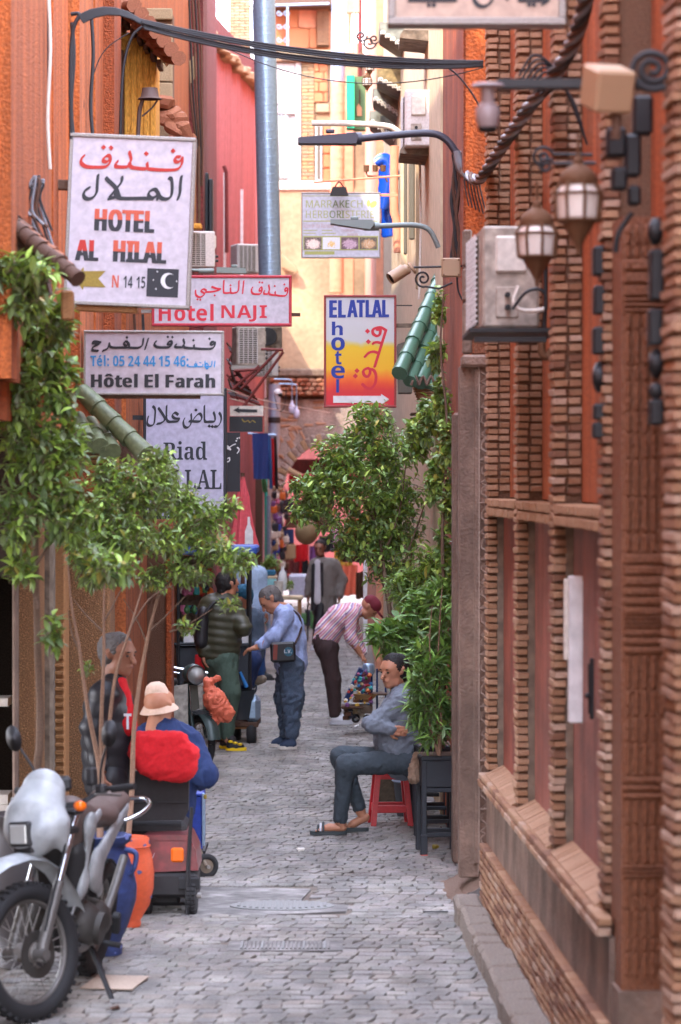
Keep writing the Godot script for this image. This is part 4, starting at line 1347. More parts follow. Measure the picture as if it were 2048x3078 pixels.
	b = board("pillar_sign", "narrow black sign with white Arabic letters behind the riad sign", 678, 1300, 722, 1478, 29.5)
	panel(b, "panel", 678, 1300, 722, 1478, -0.06, 0.0, M.sign_black)
	ink(b, "arabic_lettering", [[682, 1350, 700, 1338, 708, 1335], [682, 1346, 694, 1352, 684, 1340], [714, 1345, 720, 1352, 714, 1362], [682, 1380, 690, 1376, 690, 1386, 682, 1388]], 4.5, M.white_paint, 0.001, func(p): return p, 0.9, 0.6, [Vector2(714, 1318), Vector2(720, 1316), Vector2(711, 1325)], 3)
func spiral(cx: float, cy: float, r: float, turns: float, d: float, start := 0.0, dir := 1.0) -> Array:
	var pts := []
	var n := int(turns * 16)
	for i in n + 1:
		var a := start + dir * TAU * turns * i / n
		var q := r * (1.0 - 0.85 * i / n)
		pts.append(P(cx + cos(a) * q, cy + sin(a) * q, d))
	return pts
func aircon(label: String, at: Vector3, turn: float, w: float, h: float, dep: float, dirty := false) -> Node3D:
	# outdoor unit: w along its grille side, facing local +z
	var o := thing("air_conditioner", label, "air conditioner", at, "outdoor air conditioner units", turn)
	part(o, "casing", MB.new().rbox(Vector3(0, h / 2, 0), Vector3(w, h, dep), 0.012), M.ac_dirty if dirty else M.ac_white)
	part(o, "grille_back", MB.new().span(Vector3(-w * 0.44, h * 0.06, dep / 2), Vector3(w * 0.2, h * 0.94, dep / 2 + 0.004)), M.speckled)
	for i in 16:
		part(o, "grille_bar", MB.new().box(Vector3(-w * 0.12, h * (0.09 + 0.055 * i), dep / 2 + 0.012), Vector3(w * 0.64, 0.007, 0.012)), M.ac_white)
	for i in 5:
		part(o, "grille_bar", MB.new().box(Vector3(-w * (0.44 - 0.16 * i), h * 0.5, dep / 2 + 0.02), Vector3(0.008, h * 0.9, 0.008)), M.ac_white)
	part(o, "service_cover", MB.new().rbox(Vector3(w / 2 + 0.006, h * 0.72, 0), Vector3(0.03, h * 0.36, dep * 0.55), 0.01), M.off_white)
	part(o, "valve_plate", MB.new().rbox(Vector3(w / 2 + 0.004, h * 0.25, 0.02), Vector3(0.015, h * 0.3, dep * 0.4), 0.004), M.ac_dirty)
	for i in 2:
		part(o, "valve", MB.new().tube([Vector3(w / 2, h * (0.2 + 0.12 * i), 0.02), Vector3(w / 2 + 0.05, h * (0.2 + 0.12 * i), 0.02)], 0.014, 8), M.black_iron)
	return o
func lantern(label: String, cx: float, cy: float, d: float, hpx: float, grp: String) -> Node3D:
	var o := thing("wall_lantern", label, "lantern", P(cx, cy, d), grp)
	var k := hpx / FOC * d
	part(o, "dome", MB.new().lathe([Vector2(0.19, 0.22), Vector2(0.2, 0.26), Vector2(0.17, 0.33), Vector2(0.10, 0.39), Vector2(0.05, 0.42), Vector2(0.055, 0.45), Vector2(0.03, 0.5), Vector2(0, 0.51)], 12, TR(Vector3.ZERO, 0, 0, 0, Vector3.ONE * k)), M.rust)
	for ring in [[0.245, 0.22, 0.2], [0.205, 0.02, 0.17], [0.215, 0.05, 0.02], [0.14, -0.06, -0.17]]:
		pass
	part(o, "cone", MB.new().lathe([Vector2(0.0, -0.5), Vector2(0.02, -0.47), Vector2(0.03, -0.4), Vector2(0.17, -0.17), Vector2(0.21, -0.15), Vector2(0.0, -0.14)], 8, TR(Vector3.ZERO, 0, 0, 0, Vector3.ONE * k), false), M.rust)
	part(o, "glass", MB.new().lathe([Vector2(0.19, -0.145), Vector2(0.215, -0.12), Vector2(0.235, 0.12), Vector2(0.18, 0.22)], 8, TR(Vector3.ZERO, 0.2, 0, 0, Vector3.ONE * k), false), M.lantern_glass)
	for i in 8:
		var a := TAU * i / 8.0 - 0.2
		var f := func(r: float, y: float) -> Vector3: return Vector3(cos(a) * r, y, sin(a) * r) * k
		part(o, "rib", MB.new().tube([f.call(0.22, -0.15), f.call(0.245, 0.12), f.call(0.19, 0.23)], 0.018 * k, 5), M.rust)
	for q in [[-0.15, 0.225], [0.12, 0.25], [0.22, 0.2]]:
		part(o, "band", MB.new().lathe([Vector2(q[1] - 0.01, q[0] - 0.015), Vector2(q[1] + 0.012, q[0]), Vector2(q[1] - 0.01, q[0] + 0.015)], 8, TR(Vector3.ZERO, 0.2, 0, 0, Vector3.ONE * k), false), M.rust)
	part(o, "hook", MB.new().tube([Vector3(0, 0.5, 0) * k, Vector3(0, 0.72, 0) * k], 0.02 * k, 6), M.rust)
	return o
func street_lamp(label: String, head: Array, arm: Array, d: float, r: float, mat: Material, arm_mat: Material) -> Node3D:
	var o := thing("street_lamp", label, "street lamp", Vector3.ZERO, "street lamps on curved arms")
	part(o, "arm", MB.new().tube(curve(PL(arm, d)), r, 10), arm_mat)
	if head.size():
		part(o, "head", slab(head, d - 0.08, 0.16), mat)
		part(o, "collar", MB.new().tube([P(arm[0] - 42, arm[1], d), P(arm[0] + 4, arm[1], d)], r * 1.7, 10), mat)
		part(o, "sensor", MB.new().rbox(P((head[0] + head[2]) / 2 + 10, minf(head[1], head[3]) - 3, d), Vector3(0.06, 0.025, 0.06), 0.006), mat)
	return o
func cable(label: String, pts: Array, r: float, mat: Material) -> MeshInstance3D:
	return solo("cable", label, "cable", MB.new().tube(pts, r, 5, false), mat, Transform3D(), "cables strung over the alley")
func tile_roof(o: Node3D, rows: int, cols: int, at: Vector3, down: Vector3, across: Vector3, r: float, mat: Material) -> void:
	# half-round tiles in overlapping courses: "down" is one course, "across" one column
	for c in cols:
		for i in rows:
			var a := at + across * c + down * i + Vector3(0, rnd(-0.008, 0.008), 0)
			var t := MB.new().tube([a, a + down * 1.15], [r * 0.86, r * 1.08], 10)
			part(o, "roof_tile", t, mat)
			if c < cols - 1:
				var g := a + across * 0.5 - Vector3(0, r * 0.6, 0)
				part(o, "roof_tile", MB.new().tube([g, g + down * 1.1], [r * 0.8, r * 0.95], 8), mat)

func right_fixtures() -> void:
	mk("ac_white", K(214, 206, 204), 0.5, 0, "soft", Vector3(3, 3, 3))
	mk("ac_dirty", K(196, 182, 168), 0.6, 0, "blotch", Vector3(2, 2, 2))
	mk("rust", K(122, 84, 56), 0.75, 0.3, "fine", Vector3(9, 9, 9), "n_plaster", 0.6)
	mk("lantern_glass", K(206, 196, 188), 0.35)
	mk("lamp_dark", K(62, 62, 72), 0.5, 0.3)
	mk("lamp_grey", K(120, 132, 130), 0.5, 0.2)
	mk("tape", K(150, 152, 160), 0.5, 0.1, "fine", Vector3(8, 8, 8), "n_plaster", 0.8)
	mk("cable_black", K(34, 33, 36), 0.7)
	mk("cable_brown", K(96, 64, 48), 0.8, 0, "fine", Vector3(9, 9, 9))
	mk("cable_white", K(200, 190, 178), 0.7)
	mk("green_glaze", K(92, 136, 112), 0.32, 0, "fine", Vector3(4, 4, 4), "n_plaster", 0.3)
	mk("green_old", K(108, 120, 84), 0.5, 0, "blotch", Vector3(4, 4, 4), "n_plaster", 0.5)
	street_lamp("dark street lamp with flat head on a bent arm taped to cables", [896, 414, 1070, 399, 1078, 408, 1072, 432, 896, 431], [1084, 418, 1180, 408, 1290, 402, 1340, 420, 1372, 462], 20.6, 0.026, M.lamp_dark, M.lamp_dark)
	street_lamp("grey-green street lamp in front of the herbalist sign", [994, 660, 1118, 661, 1128, 672, 1112, 690, 994, 672], [1136, 681, 1170, 679, 1250, 678, 1292, 694, 1318, 745], 23.2, 0.021, M.lamp_grey, M.lamp_grey)
	street_lamp("long cream lamp arm beside the green picture sign", [], [938, 372, 1080, 374, 1160, 380, 1190, 392, 1216, 420], 28.5, 0.028, M.off_white, M.off_white)
	# air conditioners
	aircon("pale air conditioner on a black shelf bracket on the brick building", P(1534, 985, 15.0) + Vector3(-0.01, 0, -0.42), -PI / 2 + 0.034, 0.82, 0.51, 0.285, true)
	aircon("white air conditioner on a concrete bracket of the cream building", P(1258, 440, 26.2) + Vector3(0, 0, -0.4), -PI / 2, 0.8, 0.49, 0.235)
	var o := thing("shelf_bracket", "black iron shelf bracket under the pale air conditioner", "bracket")
	part(o, "shelf", MB.new().span(P(1412, 998, 14.7), P(1640, 1012, 15.6)), M.black_iron)
	part(o, "arm", MB.new().span(P(1426, 1012, 14.72), P(1640, 1030, 14.8)), M.black_iron)
	part(o, "brace", MB.new().tube(PL([1640, 800, 1640, 900, 1636, 1000], 14.75), 0.012, 6), M.black_iron)
	part(o, "hose", MB.new().tube(curve(PL([1560, 860, 1545, 905, 1560, 930, 1600, 935, 1635, 930], 14.7)), 0.012, 6), M.off_white)
	part(o, "hose_loop", MB.new().tube(curve(PL([1540, 930, 1580, 880, 1620, 870, 1640, 890, 1642, 930], 14.66)), 0.009, 6), M.black_iron)
	part(o, "trap", MB.new().tube(curve(PL([1628, 1030, 1630, 1062, 1646, 1072, 1660, 1050], 14.7)), 0.02, 8), M.rust)
	# lanterns on scroll brackets
	lantern("larger blurred brass lantern with frosted panes on the brick building", 1738, 620, 11.1, 300, "frosted lanterns on scroll brackets")
	lantern("smaller brass lantern with frosted panes before the air conditioner", 1614, 735, 12.7, 262, "frosted lanterns on scroll brackets")
	for q in [[1630, 475, 12.5, 34.0], [1640, 500, 11.6, 24.0]]:
		solo("scroll_bracket", "black wrought iron scroll bracket carrying a brass lantern", "bracket", MB.new().tube([P(q[0] + 150, q[1] - 8, q[2])] + spiral(q[0], q[1], q[3], 1.6, q[2], -0.3, -1.0), 0.008, 6), M.black_iron, Transform3D(), "scroll brackets of the lanterns")
	# camera, junction box and bracket on the orange corner
	o = thing("security_camera", "beige bullet security camera beside a square junction box", "camera", P(1205, 822, 20.4))
	var tilt := Basis.from_euler(Vector3(0.1, 0.5, 0.55))
	part(o, "barrel", MB.new().tube([tilt * Vector3(-0.075, 0, 0), tilt * Vector3(0.06, 0, 0)], 0.036, 14), M.tan_plastic if M.has("tan_plastic") else mk("tan_plastic", K(154, 126, 98), 0.5))
	part(o, "hood", MB.new().tube([tilt * Vector3(-0.09, 0.008, 0), tilt * Vector3(0.03, 0.008, 0)], 0.042, 14, false), M.tan_plastic)
	part(o, "lens", MB.new().tube([tilt * Vector3(-0.078, 0, 0), tilt * Vector3(-0.072, 0, 0)], 0.033, 14), M.dark)
	part(o, "mount", MB.new().tube([Vector3(0.07, 0.03, 0), Vector3(0.085, 0.04, 0)], 0.045, 14), M.tan_plastic)
	part(o, "arm", MB.new().tube([Vector3(0.085, 0.04, 0), Vector3(0.30, 0.045, 0)], 0.008, 6), M.black_iron)
	part(o, "scroll", MB.new().tube([P(1360, 850, 20.4) - o.position, P(1320, 868, 20.4) - o.position].map(func(p): return p) + spiral(1272, 838, 26, 1.7, 20.4, 1.2, 1.0).map(func(p): return p - o.position), 0.008, 6), M.black_iron)
	o = thing("junction_box", "square tan plastic junction box on the orange corner", "junction box", P(1356, 805, 20.2))
	part(o, "box", MB.new().rbox(Vector3(0, 0, 0), Vector3(0.128, 0.128, 0.06), 0.008), M.tan_plastic)
	for sx in [-1, 1]:
		for sy in [-1, 1]:
			part(o, "screw", MB.new().tube([Vector3(sx * 0.05, sy * 0.05, 0.03), Vector3(sx * 0.05, sy * 0.05, 0.034)], 0.006, 6), M.rust)
	part(o, "conduit", MB.new().tube(curve([Vector3(0.06, 0.01, 0), Vector3(0.13, 0.01, 0.02), Vector3(0.2, 0.012, 0.03)]), 0.007, 6), M.cable_black)
	part(o, "conduit", MB.new().tube(curve([Vector3(0.04, -0.06, 0), Vector3(0.05, -0.16, 0), Vector3(0.1, -0.26, 0.02)]), 0.007, 6), M.cable_black)
	# near camera on its black beam
	o = thing("security_camera", "blurred grey dome security camera hanging from a black beam", "camera", P(1466, 320, 10.9))
	mk("grey_plastic", K(128, 114, 114), 0.5)
	part(o, "cap", MB.new().lathe([Vector2(0.0, 0.085), Vector2(0.055, 0.08), Vector2(0.06, 0.07), Vector2(0.0, 0.06)], 16), M.grey_plastic)
	part(o, "neck", MB.new().lathe([Vector2(0.026, 0.0), Vector2(0.026, 0.07)], 14), M.grey_plastic)
	part(o, "body", MB.new().lathe([Vector2(0, -0.085), Vector2(0.036, -0.08), Vector2(0.044, -0.05), Vector2(0.044, -0.01), Vector2(0.028, 0.01), Vector2(0, 0.012)], 16), M.grey_plastic)
	part(o, "lens", MB.new().lathe([Vector2(0, -0.1), Vector2(0.03, -0.095), Vector2(0.037, -0.078)], 16), M.dark)
	o = thing("iron_beam", "black iron beam carrying a tan metal box over the brick wall", "beam")
	part(o, "beam", MB.new().span(P(1495, 238, 10.9), P(2048, 274, 11.0)), M.black_iron)
	part(o, "box", MB.new().rbox(P(1826, 268, 10.6), Vector3(0.145, 0.15, 0.16), 0.01, Basis.from_euler(Vector3(0.3, 0.3, 0))), M.tan_plastic)
	part(o, "coil", MB.new().tube(spiral(1960, 215, 70, 2.2, 10.6, 1.0).map(func(p): return Vector3(p.x, EYE + (p.y - EYE) * 0.9 + 0.15, p.z)), 0.014, 6), M.cable_black)
	part(o, "hanger", MB.new().tube(PL([1850, 340, 1852, 380, 1850, 420], 10.6), 0.02, 6), M.wood_dark)
	# raised black letters seen from the side
	o = thing("raised_letter_sign", "column of raised black letter blocks on the nearer brick pilaster", "sign", Vector3.ZERO, "raised black letters seen edge-on")
	for q in [[1780, 742, 830, 0], [1782, 860, 946, 0], [1780, 985, 1066, 0], [1782, 1084, 1184, 1], [1782, 1214, 1262, 0], [1780, 1270, 1318, 0]]:
		if q[3]:
			part(o, "letter", MB.new().ell(P(q[0] + 19, (q[1] + q[2]) / 2, 12.5), Vector3(0.03, 0.066, 0.05)), M.black_iron)
		else:
			part(o, "letter", MB.new().rbox(P(q[0] + 19, (q[1] + q[2]) / 2, 12.5), Vector3(0.05, (q[2] - q[1]) / 720.0, 0.1), 0.008), M.black_iron)
	o = thing("raised_letter_sign", "column of raised black letter blocks beside the carved timber jamb", "sign", Vector3.ZERO, "raised black letters seen edge-on")
	for q in [[1948, 655, 740, 1], [1950, 752, 905, 0], [1946, 930, 1040, 0], [1950, 1046, 1140, 1], [1950, 1150, 1200, 1], [1950, 1200, 1278, 0]]:
		if q[3]:
			part(o, "letter", MB.new().ell(P(q[0] + 22, (q[1] + q[2]) / 2, 10.95), Vector3(0.028, (q[2] - q[1]) / 1640.0, 0.05)), M.black_iron)
		else:
			part(o, "letter", MB.new().rbox(P(q[0] + 22, (q[1] + q[2]) / 2, 10.95), Vector3(0.05, (q[2] - q[1]) / 830.0, 0.1), 0.008), M.black_iron)
	o = thing("wiring_cabinet", "blurred dark cluster of cable boxes near the carved jamb", "cable box")
	for q in [[1850, 430, 60, 90], [1900, 470, 50, 130], [1930, 350, 60, 120], [1860, 540, 50, 70], [1905, 590, 40, 60]]:
		part(o, "cable_box", MB.new().rbox(P(q[0], q[1], 11.3), Vector3(q[2], q[3], 60) / 800.0, 0.012), M.black_iron)
	# white duct and handle on the shutters
	part(o, "lead", MB.new().tube(curve(PL([1900, 640, 1860, 700, 1850, 760], 11.3)), 0.012, 6), M.cable_black)
	o = thing("white_duct", "white plastic trunking box on the widest red shutter", "trunking", P(1732, 1952, 14.05))
	part(o, "box", MB.new().rbox(Vector3.ZERO, Vector3(0.07, 0.69, 0.08), 0.006), M.white_paint)
	part(o, "side", MB.new().rbox(Vector3(-0.045, 0.14, -0.02), Vector3(0.02, 0.38, 0.05), 0.004), M.off_white)
	o = thing("door_bolt", "black iron door bolt on the widest red shutter", "bolt", P(1780, 2070, 13.15))
	part(o, "plate", MB.new().rbox(Vector3(0, 0, 0), Vector3(0.018, 0.27, 0.03), 0.004), M.black_iron)
	part(o, "rod", MB.new().tube([Vector3(-0.012, -0.11, 0.01), Vector3(-0.012, 0.11, 0.01)], 0.006, 6), M.black_iron)
	part(o, "knob", MB.new().ell(Vector3(-0.02, -0.03, 0.02), Vector3(0.015, 0.012, 0.015)), M.black_iron)
	# twisted cable bundles
	o = thing("cable_bundle", "thick taped cable bundle climbing along the brick pilasters", "cables")
	var path := curve([P(1385, 470, 20.4), P(1400, 520, 20.2), P(1440, 540, 19.0), P(1490, 470, 17.4), P(1540, 395, 16.2), P(1600, 310, 14.8), P(1690, 190, 13.6), P(1740, 80, 13.0), P(1765, -30, 12.6)], 10)
	for k in 5:
		var pts := []
		for i in path.size():
			var a := i * 0.55 + TAU * k / 5.0
			pts.append(path[i] + Vector3(cos(a), sin(a), 0) * 0.024)
		part(o, "cable", MB.new().tube(pts, 0.014, 6), [M.cable_brown, M.tape, M.cable_black, M.cable_brown, M.tape][k])
	part(o, "tape_wrap", MB.new().tube(curve(PL([1372, 455, 1385, 500, 1410, 535], 20.3)), [0.025, 0.025, 0.03, 0.03, 0.035, 0.035, 0.04, 0.04, 0.04, 0.04, 0.035, 0.03, 0.03], 8), M.tape)
	o = thing("cable_bundle", "rust-brown cable bundle hanging down the rough orange wall", "cables")
	for k in 4:
		var pts := []
		for i in 15:
			var t := i / 14.0
			pts.append(P(1362 + 5 * sin(i * 0.8 + k * 1.6) + k * 5, lerpf(465, 790, t), 20.6 - k * 0.02))
		part(o, "cable", MB.new().tube(pts, 0.013, 5), M.cable_brown if k % 2 else M.cable_black)
	for i in 6:
		var x := 1395 + i * 9.0
		part(o, "loose_wire", MB.new().tube(curve(PL([x, 540, x + 6, 580, x + 14 + i * 2, 620 + i * 6], 19.6)), 0.005, 4), M.cable_black)
	o = thing("wire_tangle", "tangle of thin black wires looping off the brick pilasters", "wires")
	for i in 9:
		part(o, "wire", MB.new().tube(curve(PL([1560 + i * 9, 230 + i * 8, 1600 + i * 10, 170 + i * 12, 1650 + i * 9, 190 + i * 14, 1700 + i * 8, 260 + i * 22], 14.0 + 0.02 * i)), 0.006, 5, false), M.cable_black)
	# black cables across the alley
	o = thing("cable_bundle", "thick bundle of black cables slung across the alley", "cables")
	for i in 6:
		var a := P(236 + i * 3, 50 + i * 4, 18.0)
		var b := P(1452, 186 + i * 3, 18.6)
		part(o, "cable", MB.new().tube(hang(a, a.lerp(b, 0.15) + Vector3(0, 0.02, 0), -0.06, 5) + hang(a.lerp(b, 0.15) + Vector3(0, 0.02 - 0.004 * i, 0.012 * (i % 3)), b, 0.06 + 0.006 * i, 24), 0.0075, 5, false), M.cable_black)
	cable("thin black wire sagging below the cable bundle", hang(P(590, 95, 22.0), P(1452, 205, 18.8), 0.22, 24), 0.004, M.cable_black)
	cable("black cable dropping to the street lamp bracket", curve(PL([1290, 180, 1360, 215, 1410, 270, 1440, 320, 1452, 360], 18.7)), 0.006, M.cable_black)
	# green tiled canopy and its carved corbel
	o = thing("tiled_canopy", "green glazed tile canopy with carved corbels overgrown by vine", "canopy")
	tile_roof(o, 7, 3, P(1338, 800, 25.2), (P(1204, 1118, 24.0) - P(1338, 800, 25.2)) / 7.0, P(1282, 1146, 24.15) - P(1222, 1120, 24.0), 0.062, M.green_glaze)
	part(o, "fascia", rect(1238, 1128, 1334, 1150, 24.3, 0.5, 0.02), M.wood_dark)
	for i in 4:
		part(o, "arch_tooth", MB.new().tube(curve(PL([1236 + i * 24, 1158, 1248 + i * 24, 1132, 1260 + i * 24, 1158], 24.05)), 0.012, 6), M.taupe)
	for i in 6:
		part(o, "corbel_course", rect(1242 + i * 3, 1152 + i * 8, 1332, 1159 + i * 8, 24.2, 0.5, 0.006), M.brick1)
	part(o, "steel_box", slab([1196, 1035, 1240, 1020, 1240, 1180, 1200, 1180], 26.0, 0.5), M.speckled)
	# carved shelf below it
	o = thing("carved_shelf", "dark timber shelf half hidden in vine under the canopy", "shelf")
	for i in 5:
		part(o, "board", rect(1235, 1240 + i * 14, 1322, 1247 + i * 14, 24.6, 0.4, 0.006), M.wood_dark)
	# green picture sign, hanging star lanterns, blue sculpture
	o = thing("picture_sign", "green box sign with a painted hand holding a pipe", "sign")
	mk("green_box", K(20, 176, 130), 0.5)
	mk("green_pic", K(96, 120, 78), 0.6, 0, "soft", Vector3(3, 3, 3))
	part(o, "side", rect(1042, 228, 1066, 386, 39.6, 0.3), M.green_box)
	part(o, "face", rect(1066, 232, 1100, 390, 39.8, 0.25), M.green_pic)
	part(o, "painted_hand", slab([1074, 350, 1072, 322, 1078, 312, 1082, 318, 1088, 326, 1088, 350], 39.78, 0.02), M.salmon)
	part(o, "painted_pipe", slab([1080, 270, 1083, 270, 1084, 312, 1079, 312], 39.77, 0.02), M.wood_dark)
	for q in [[1086, 185, 60.0], [1112, 205, 58.0], [1104, 250, 62.0]]:
		lantern("small lantern with amber and white panes by the green picture sign", q[0], q[1], 38.0, q[2], "clustered star lanterns")
	for q in [[1086, 110, 18], [1110, 130, 22], [1125, 120, 16]]:
		solo("lantern_scroll", "thin wire scroll above the star lanterns", "bracket", MB.new().tube(spiral(q[0], q[1], q[2], 1.4, 38.0), 0.012, 4), M.black_iron, Transform3D(), "wire scrolls above the star lanterns")
	o = thing("blue_sculpture", "glossy blue limb-shaped sculpture behind the herbalist sign", "sculpture")
	mk("gloss_blue", K(14, 70, 176), 0.25)
	part(o, "limb", MB.new().tube(curve(PL([1128, 492, 1150, 482, 1166, 492, 1168, 530, 1160, 580, 1150, 630], 34.6)), [0.04, 0.05, 0.06, 0.065, 0.07, 0.075, 0.08, 0.08, 0.085, 0.085, 0.09, 0.09, 0.095, 0.1, 0.1, 0.11, 0.12, 0.12, 0.12, 0.12, 0.11, 0.1, 0.1, 0.1, 0.09, 0.09, 0.08, 0.08, 0.07, 0.06, 0.04], 12), M.gloss_blue)
	part(o, "limb", MB.new().tube(curve(PL([1166, 600, 1168, 650, 1172, 690, 1176, 712], 34.8)), [0.06, 0.07, 0.07, 0.08, 0.08, 0.08, 0.08, 0.085, 0.09, 0.09, 0.095, 0.1, 0.1, 0.1, 0.11, 0.11, 0.11, 0.1, 0.06], 12), M.gloss_blue)
	o = thing("wall_lamp", "rusty three-armed wall lamp beside the blue sculpture", "lamp", P(1152, 522, 34.0))
	part(o, "bar", MB.new().tube([Vector3(-0.19, 0.02, 0), Vector3(-0.18, -0.03, 0), Vector3(0.02, -0.04, 0), Vector3(0.05, -0.1, 0)], 0.012, 5), M.rust)
	for x in [-0.19, -0.09, 0.0]:
		part(o, "cup", MB.new().lathe([Vector2(0.03, 0), Vector2(0.032, 0.07), Vector2(0.028, 0.072), Vector2(0.0, 0.05)], 8, TR(Vector3(x, 0.02, 0))), M.rust)

func left_fixtures() -> void:
	mk("sheet_brown", K(96, 72, 64), 0.7, 0.2, "fine", Vector3(6, 6, 6))
	var o := thing("lamp_shade_post", "old lamp with flat brown metal shade on the ochre bay", "lamp", P(452, 300, 22.8))
	part(o, "shade", MB.new().lathe([Vector2(0.095, 0.0), Vector2(0.07, 0.02), Vector2(0.058, 0.085), Vector2(0, 0.09)], 18), M.sheet_brown)
	part(o, "post", MB.new().tube(curve([Vector3(-0.055, 0.0, 0), Vector3(-0.08, -0.1, 0), Vector3(-0.09, -0.3, 0), Vector3(-0.09, -0.5, 0)]), 0.016, 8), M.sheet_brown)
	part(o, "stay", MB.new().tube(curve([Vector3(0.06, 0.0, 0), Vector3(0.02, -0.06, 0), Vector3(-0.06, -0.13, 0)]), 0.008, 6), M.sheet_brown)
	# tiled awning nearer, above the small trees
	o = thing("tiled_awning", "green tiled awning with bamboo-like ridge and timber beam end", "awning")
	tile_roof(o, 4, 1, P(244, 1172, 19.2), (P(432, 1360, 18.9) - P(244, 1172, 19.2)) / 4.0, Vector3(0.1, 0, 0), 0.062, M.green_old)
	tile_roof(o, 2, 3, P(236, 1252, 19.3), (P(262, 1318, 18.9) - P(236, 1252, 19.3)) / 2.0, Vector3(0.08, -0.035, 0), 0.05, M.green_old)
	part(o, "beam_end", rect(212, 1322, 352, 1414, 19.1, 0.6, 0.01), M.wood)
	for i in 5:
		part(o, "beam_grain", rect(214, 1334 + i * 15, 350, 1337 + i * 15, 19.09, 0.012), M.wood_dark)
	part(o, "rear_beam", rect(352, 1328, 400, 1410, 19.3, 0.6, 0.01), M.wood_dark)
	mk("clay_dark", K(96, 68, 54), 0.85, 0, "fine", Vector3(4, 4, 4), "n_plaster", 0.8)
	o = thing("clay_awning", "blurred brown clay-tiled awning edge behind the crescent sign", "awning")
	for k in 3:
		tile_roof(o, 9, 1, P(-10, 636, 15.6) + Vector3(-0.02, 0.03, -0.09) * k, (P(232 - k * 20, 838 - k * 14, 15.2) - P(-10, 636, 15.6)) / 9.0, Vector3(0.1, 0, 0), 0.042, M.clay_dark if k % 2 == 0 else M.roof_tile_old)
	part(o, "boarding", slab([-20, 668, 40, 690, 130, 790, 150, 880, -20, 900], 15.5, 0.2), M.clay_dark)
	part(o, "post", rect(184, 872, 220, 962, 15.4, 0.1, 0.01), M.wood)
	o = thing("cable_tangle", "tangle of grey cables and rags by the crescent sign's timber arm", "cables")
	for i in 14:
		var x := 20 + 12.0 * (i % 7)
		part(o, "cable", MB.new().tube(curve(PL([x - 60, 590 + i * 3, x, 555 + 9 * (i % 5), x + 40, 530 + 12 * (i % 4), x + 30, 600 + 8 * (i % 6), x + 60 + i, 640 + i * 9], 16.4 + 0.02 * i)), 0.007 + 0.002 * (i % 3), 5), [M.cable_black, M.tape, M.cable_brown][i % 3])
	part(o, "rag", MB.new().ell(P(15, 545, 16.3), Vector3(0.07, 0.09, 0.06)), M.cable_brown)
	# vertical service cables on the left wall
	for q in [[148, 0, 510, "cable_white", 0.011, 17.3], [140, -20, 480, "cable_black", 0.02, 17.5], [218, 70, 420, "cable_black", 0.014, 18.6], [277, 60, 420, "cable_black", 0.013, 20.2], [248, 280, 410, "cable_black", 0.005, 19.6]]:
		var x: float = q[0]
		cable({148: "white service cable running down the orange ribbed wall", 140: "thick black cable beside the white one on the ribbed wall", 218: "black cable descending to the corner of the crescent sign", 277: "black cable dropping behind the middle of the crescent sign", 248: "thin black wire dropping behind the crescent sign"}[int(x)], curve(PL([x, q[1], x + 5, lerpf(q[1], q[2], 0.3), x - 3, lerpf(q[1], q[2], 0.7), x + 4, q[2]], q[5])), q[4], M[q[3]])
	cable("looping black cable from the bundle down the ochre bay", curve(PL([445, 72, 400, 110, 375, 190, 366, 300, 363, 420], 21.8)), 0.011, M.cable_black)
	cable("thin wire slanting across the orange wall", curve(PL([390, 100, 320, 150, 285, 220, 262, 330, 246, 400], 20.5)), 0.004, M.cable_black)
	cable("anchored cable end curling down the orange wall", curve(PL([215, 45, 240, 46, 222, 90, 214, 200, 216, 420], 18.0)), 0.013, M.cable_black)
	o = thing("cable_bundle", "dark cables hanging down the dark red house", "cables")
	for i in 5:
		part(o, "cable", MB.new().tube(curve(PL([560 + i * 9, -20, 566 + i * 10, 150, 575 + i * 8, 300, 590 + i * 5, 440, 596 + i * 3, 560], 34.0 - i * 0.1)), 0.012, 5, false), M.cable_black if i % 2 else M.cable_brown)
	o = thing("cable_bundle", "row of short cables on the ochre house below the crescent sign", "cables")
	for i in 6:
		part(o, "cable", MB.new().tube(curve(PL([300 + i * 26, 945, 304 + i * 26, 985 + i * 6, 322 + i * 24, 1010], 24.6)), 0.012, 5, false), M.cable_black if i % 2 else M.cable_brown)
	# signs' clutter: shutters, air conditioners, brackets
	o = thing("window_shutter", "tall black louvred shutter standing open on the pink house", "shutter")
	part(o, "leaf", rect(604, 520, 628, 735, 36.5, 0.3, 0.01), M.sign_black)
	part(o, "leaf", rect(628, 538, 640, 735, 36.4, 0.3, 0.01), M.sign_black)
	o = thing("window_frame", "weathered timber window surround beside the crescent sign", "window")
	part(o, "jamb", rect(578, 420, 590, 690, 33.0, 0.1, 0.01), M.wood)
	part(o, "jamb", rect(594, 440, 602, 690, 33.0, 0.1, 0.01), M.wood_dark)
	part(o, "sill", rect(570, 672, 606, 688, 32.9, 0.2, 0.01), M.ochre)
	aircon("small air conditioner half hidden by the crescent sign", P(596, 806, 33.5), 0.15, 0.35, 0.4, 0.3)
	aircon("air conditioner fixed to the pink house above the red framed sign", P(742, 822, 40.0), 0.35, 0.36, 0.38, 0.3)
	aircon("large air conditioner with rusty grille below the red framed sign", P(748, 1100, 37.0), 0.25, 0.36, 0.48, 0.3, true)
	aircon("lower air conditioner behind a red steel brace", P(798, 1132, 41.0), 0.25, 0.3, 0.4, 0.3)
	o = thing("fan_unit", "dark cooling fan unit in a grey-green casing", "fan", P(818, 1018, 39.0))
	part(o, "casing", MB.new().rbox(Vector3.ZERO, Vector3(0.26, 0.3, 0.25), 0.01), M.grey_plaster)
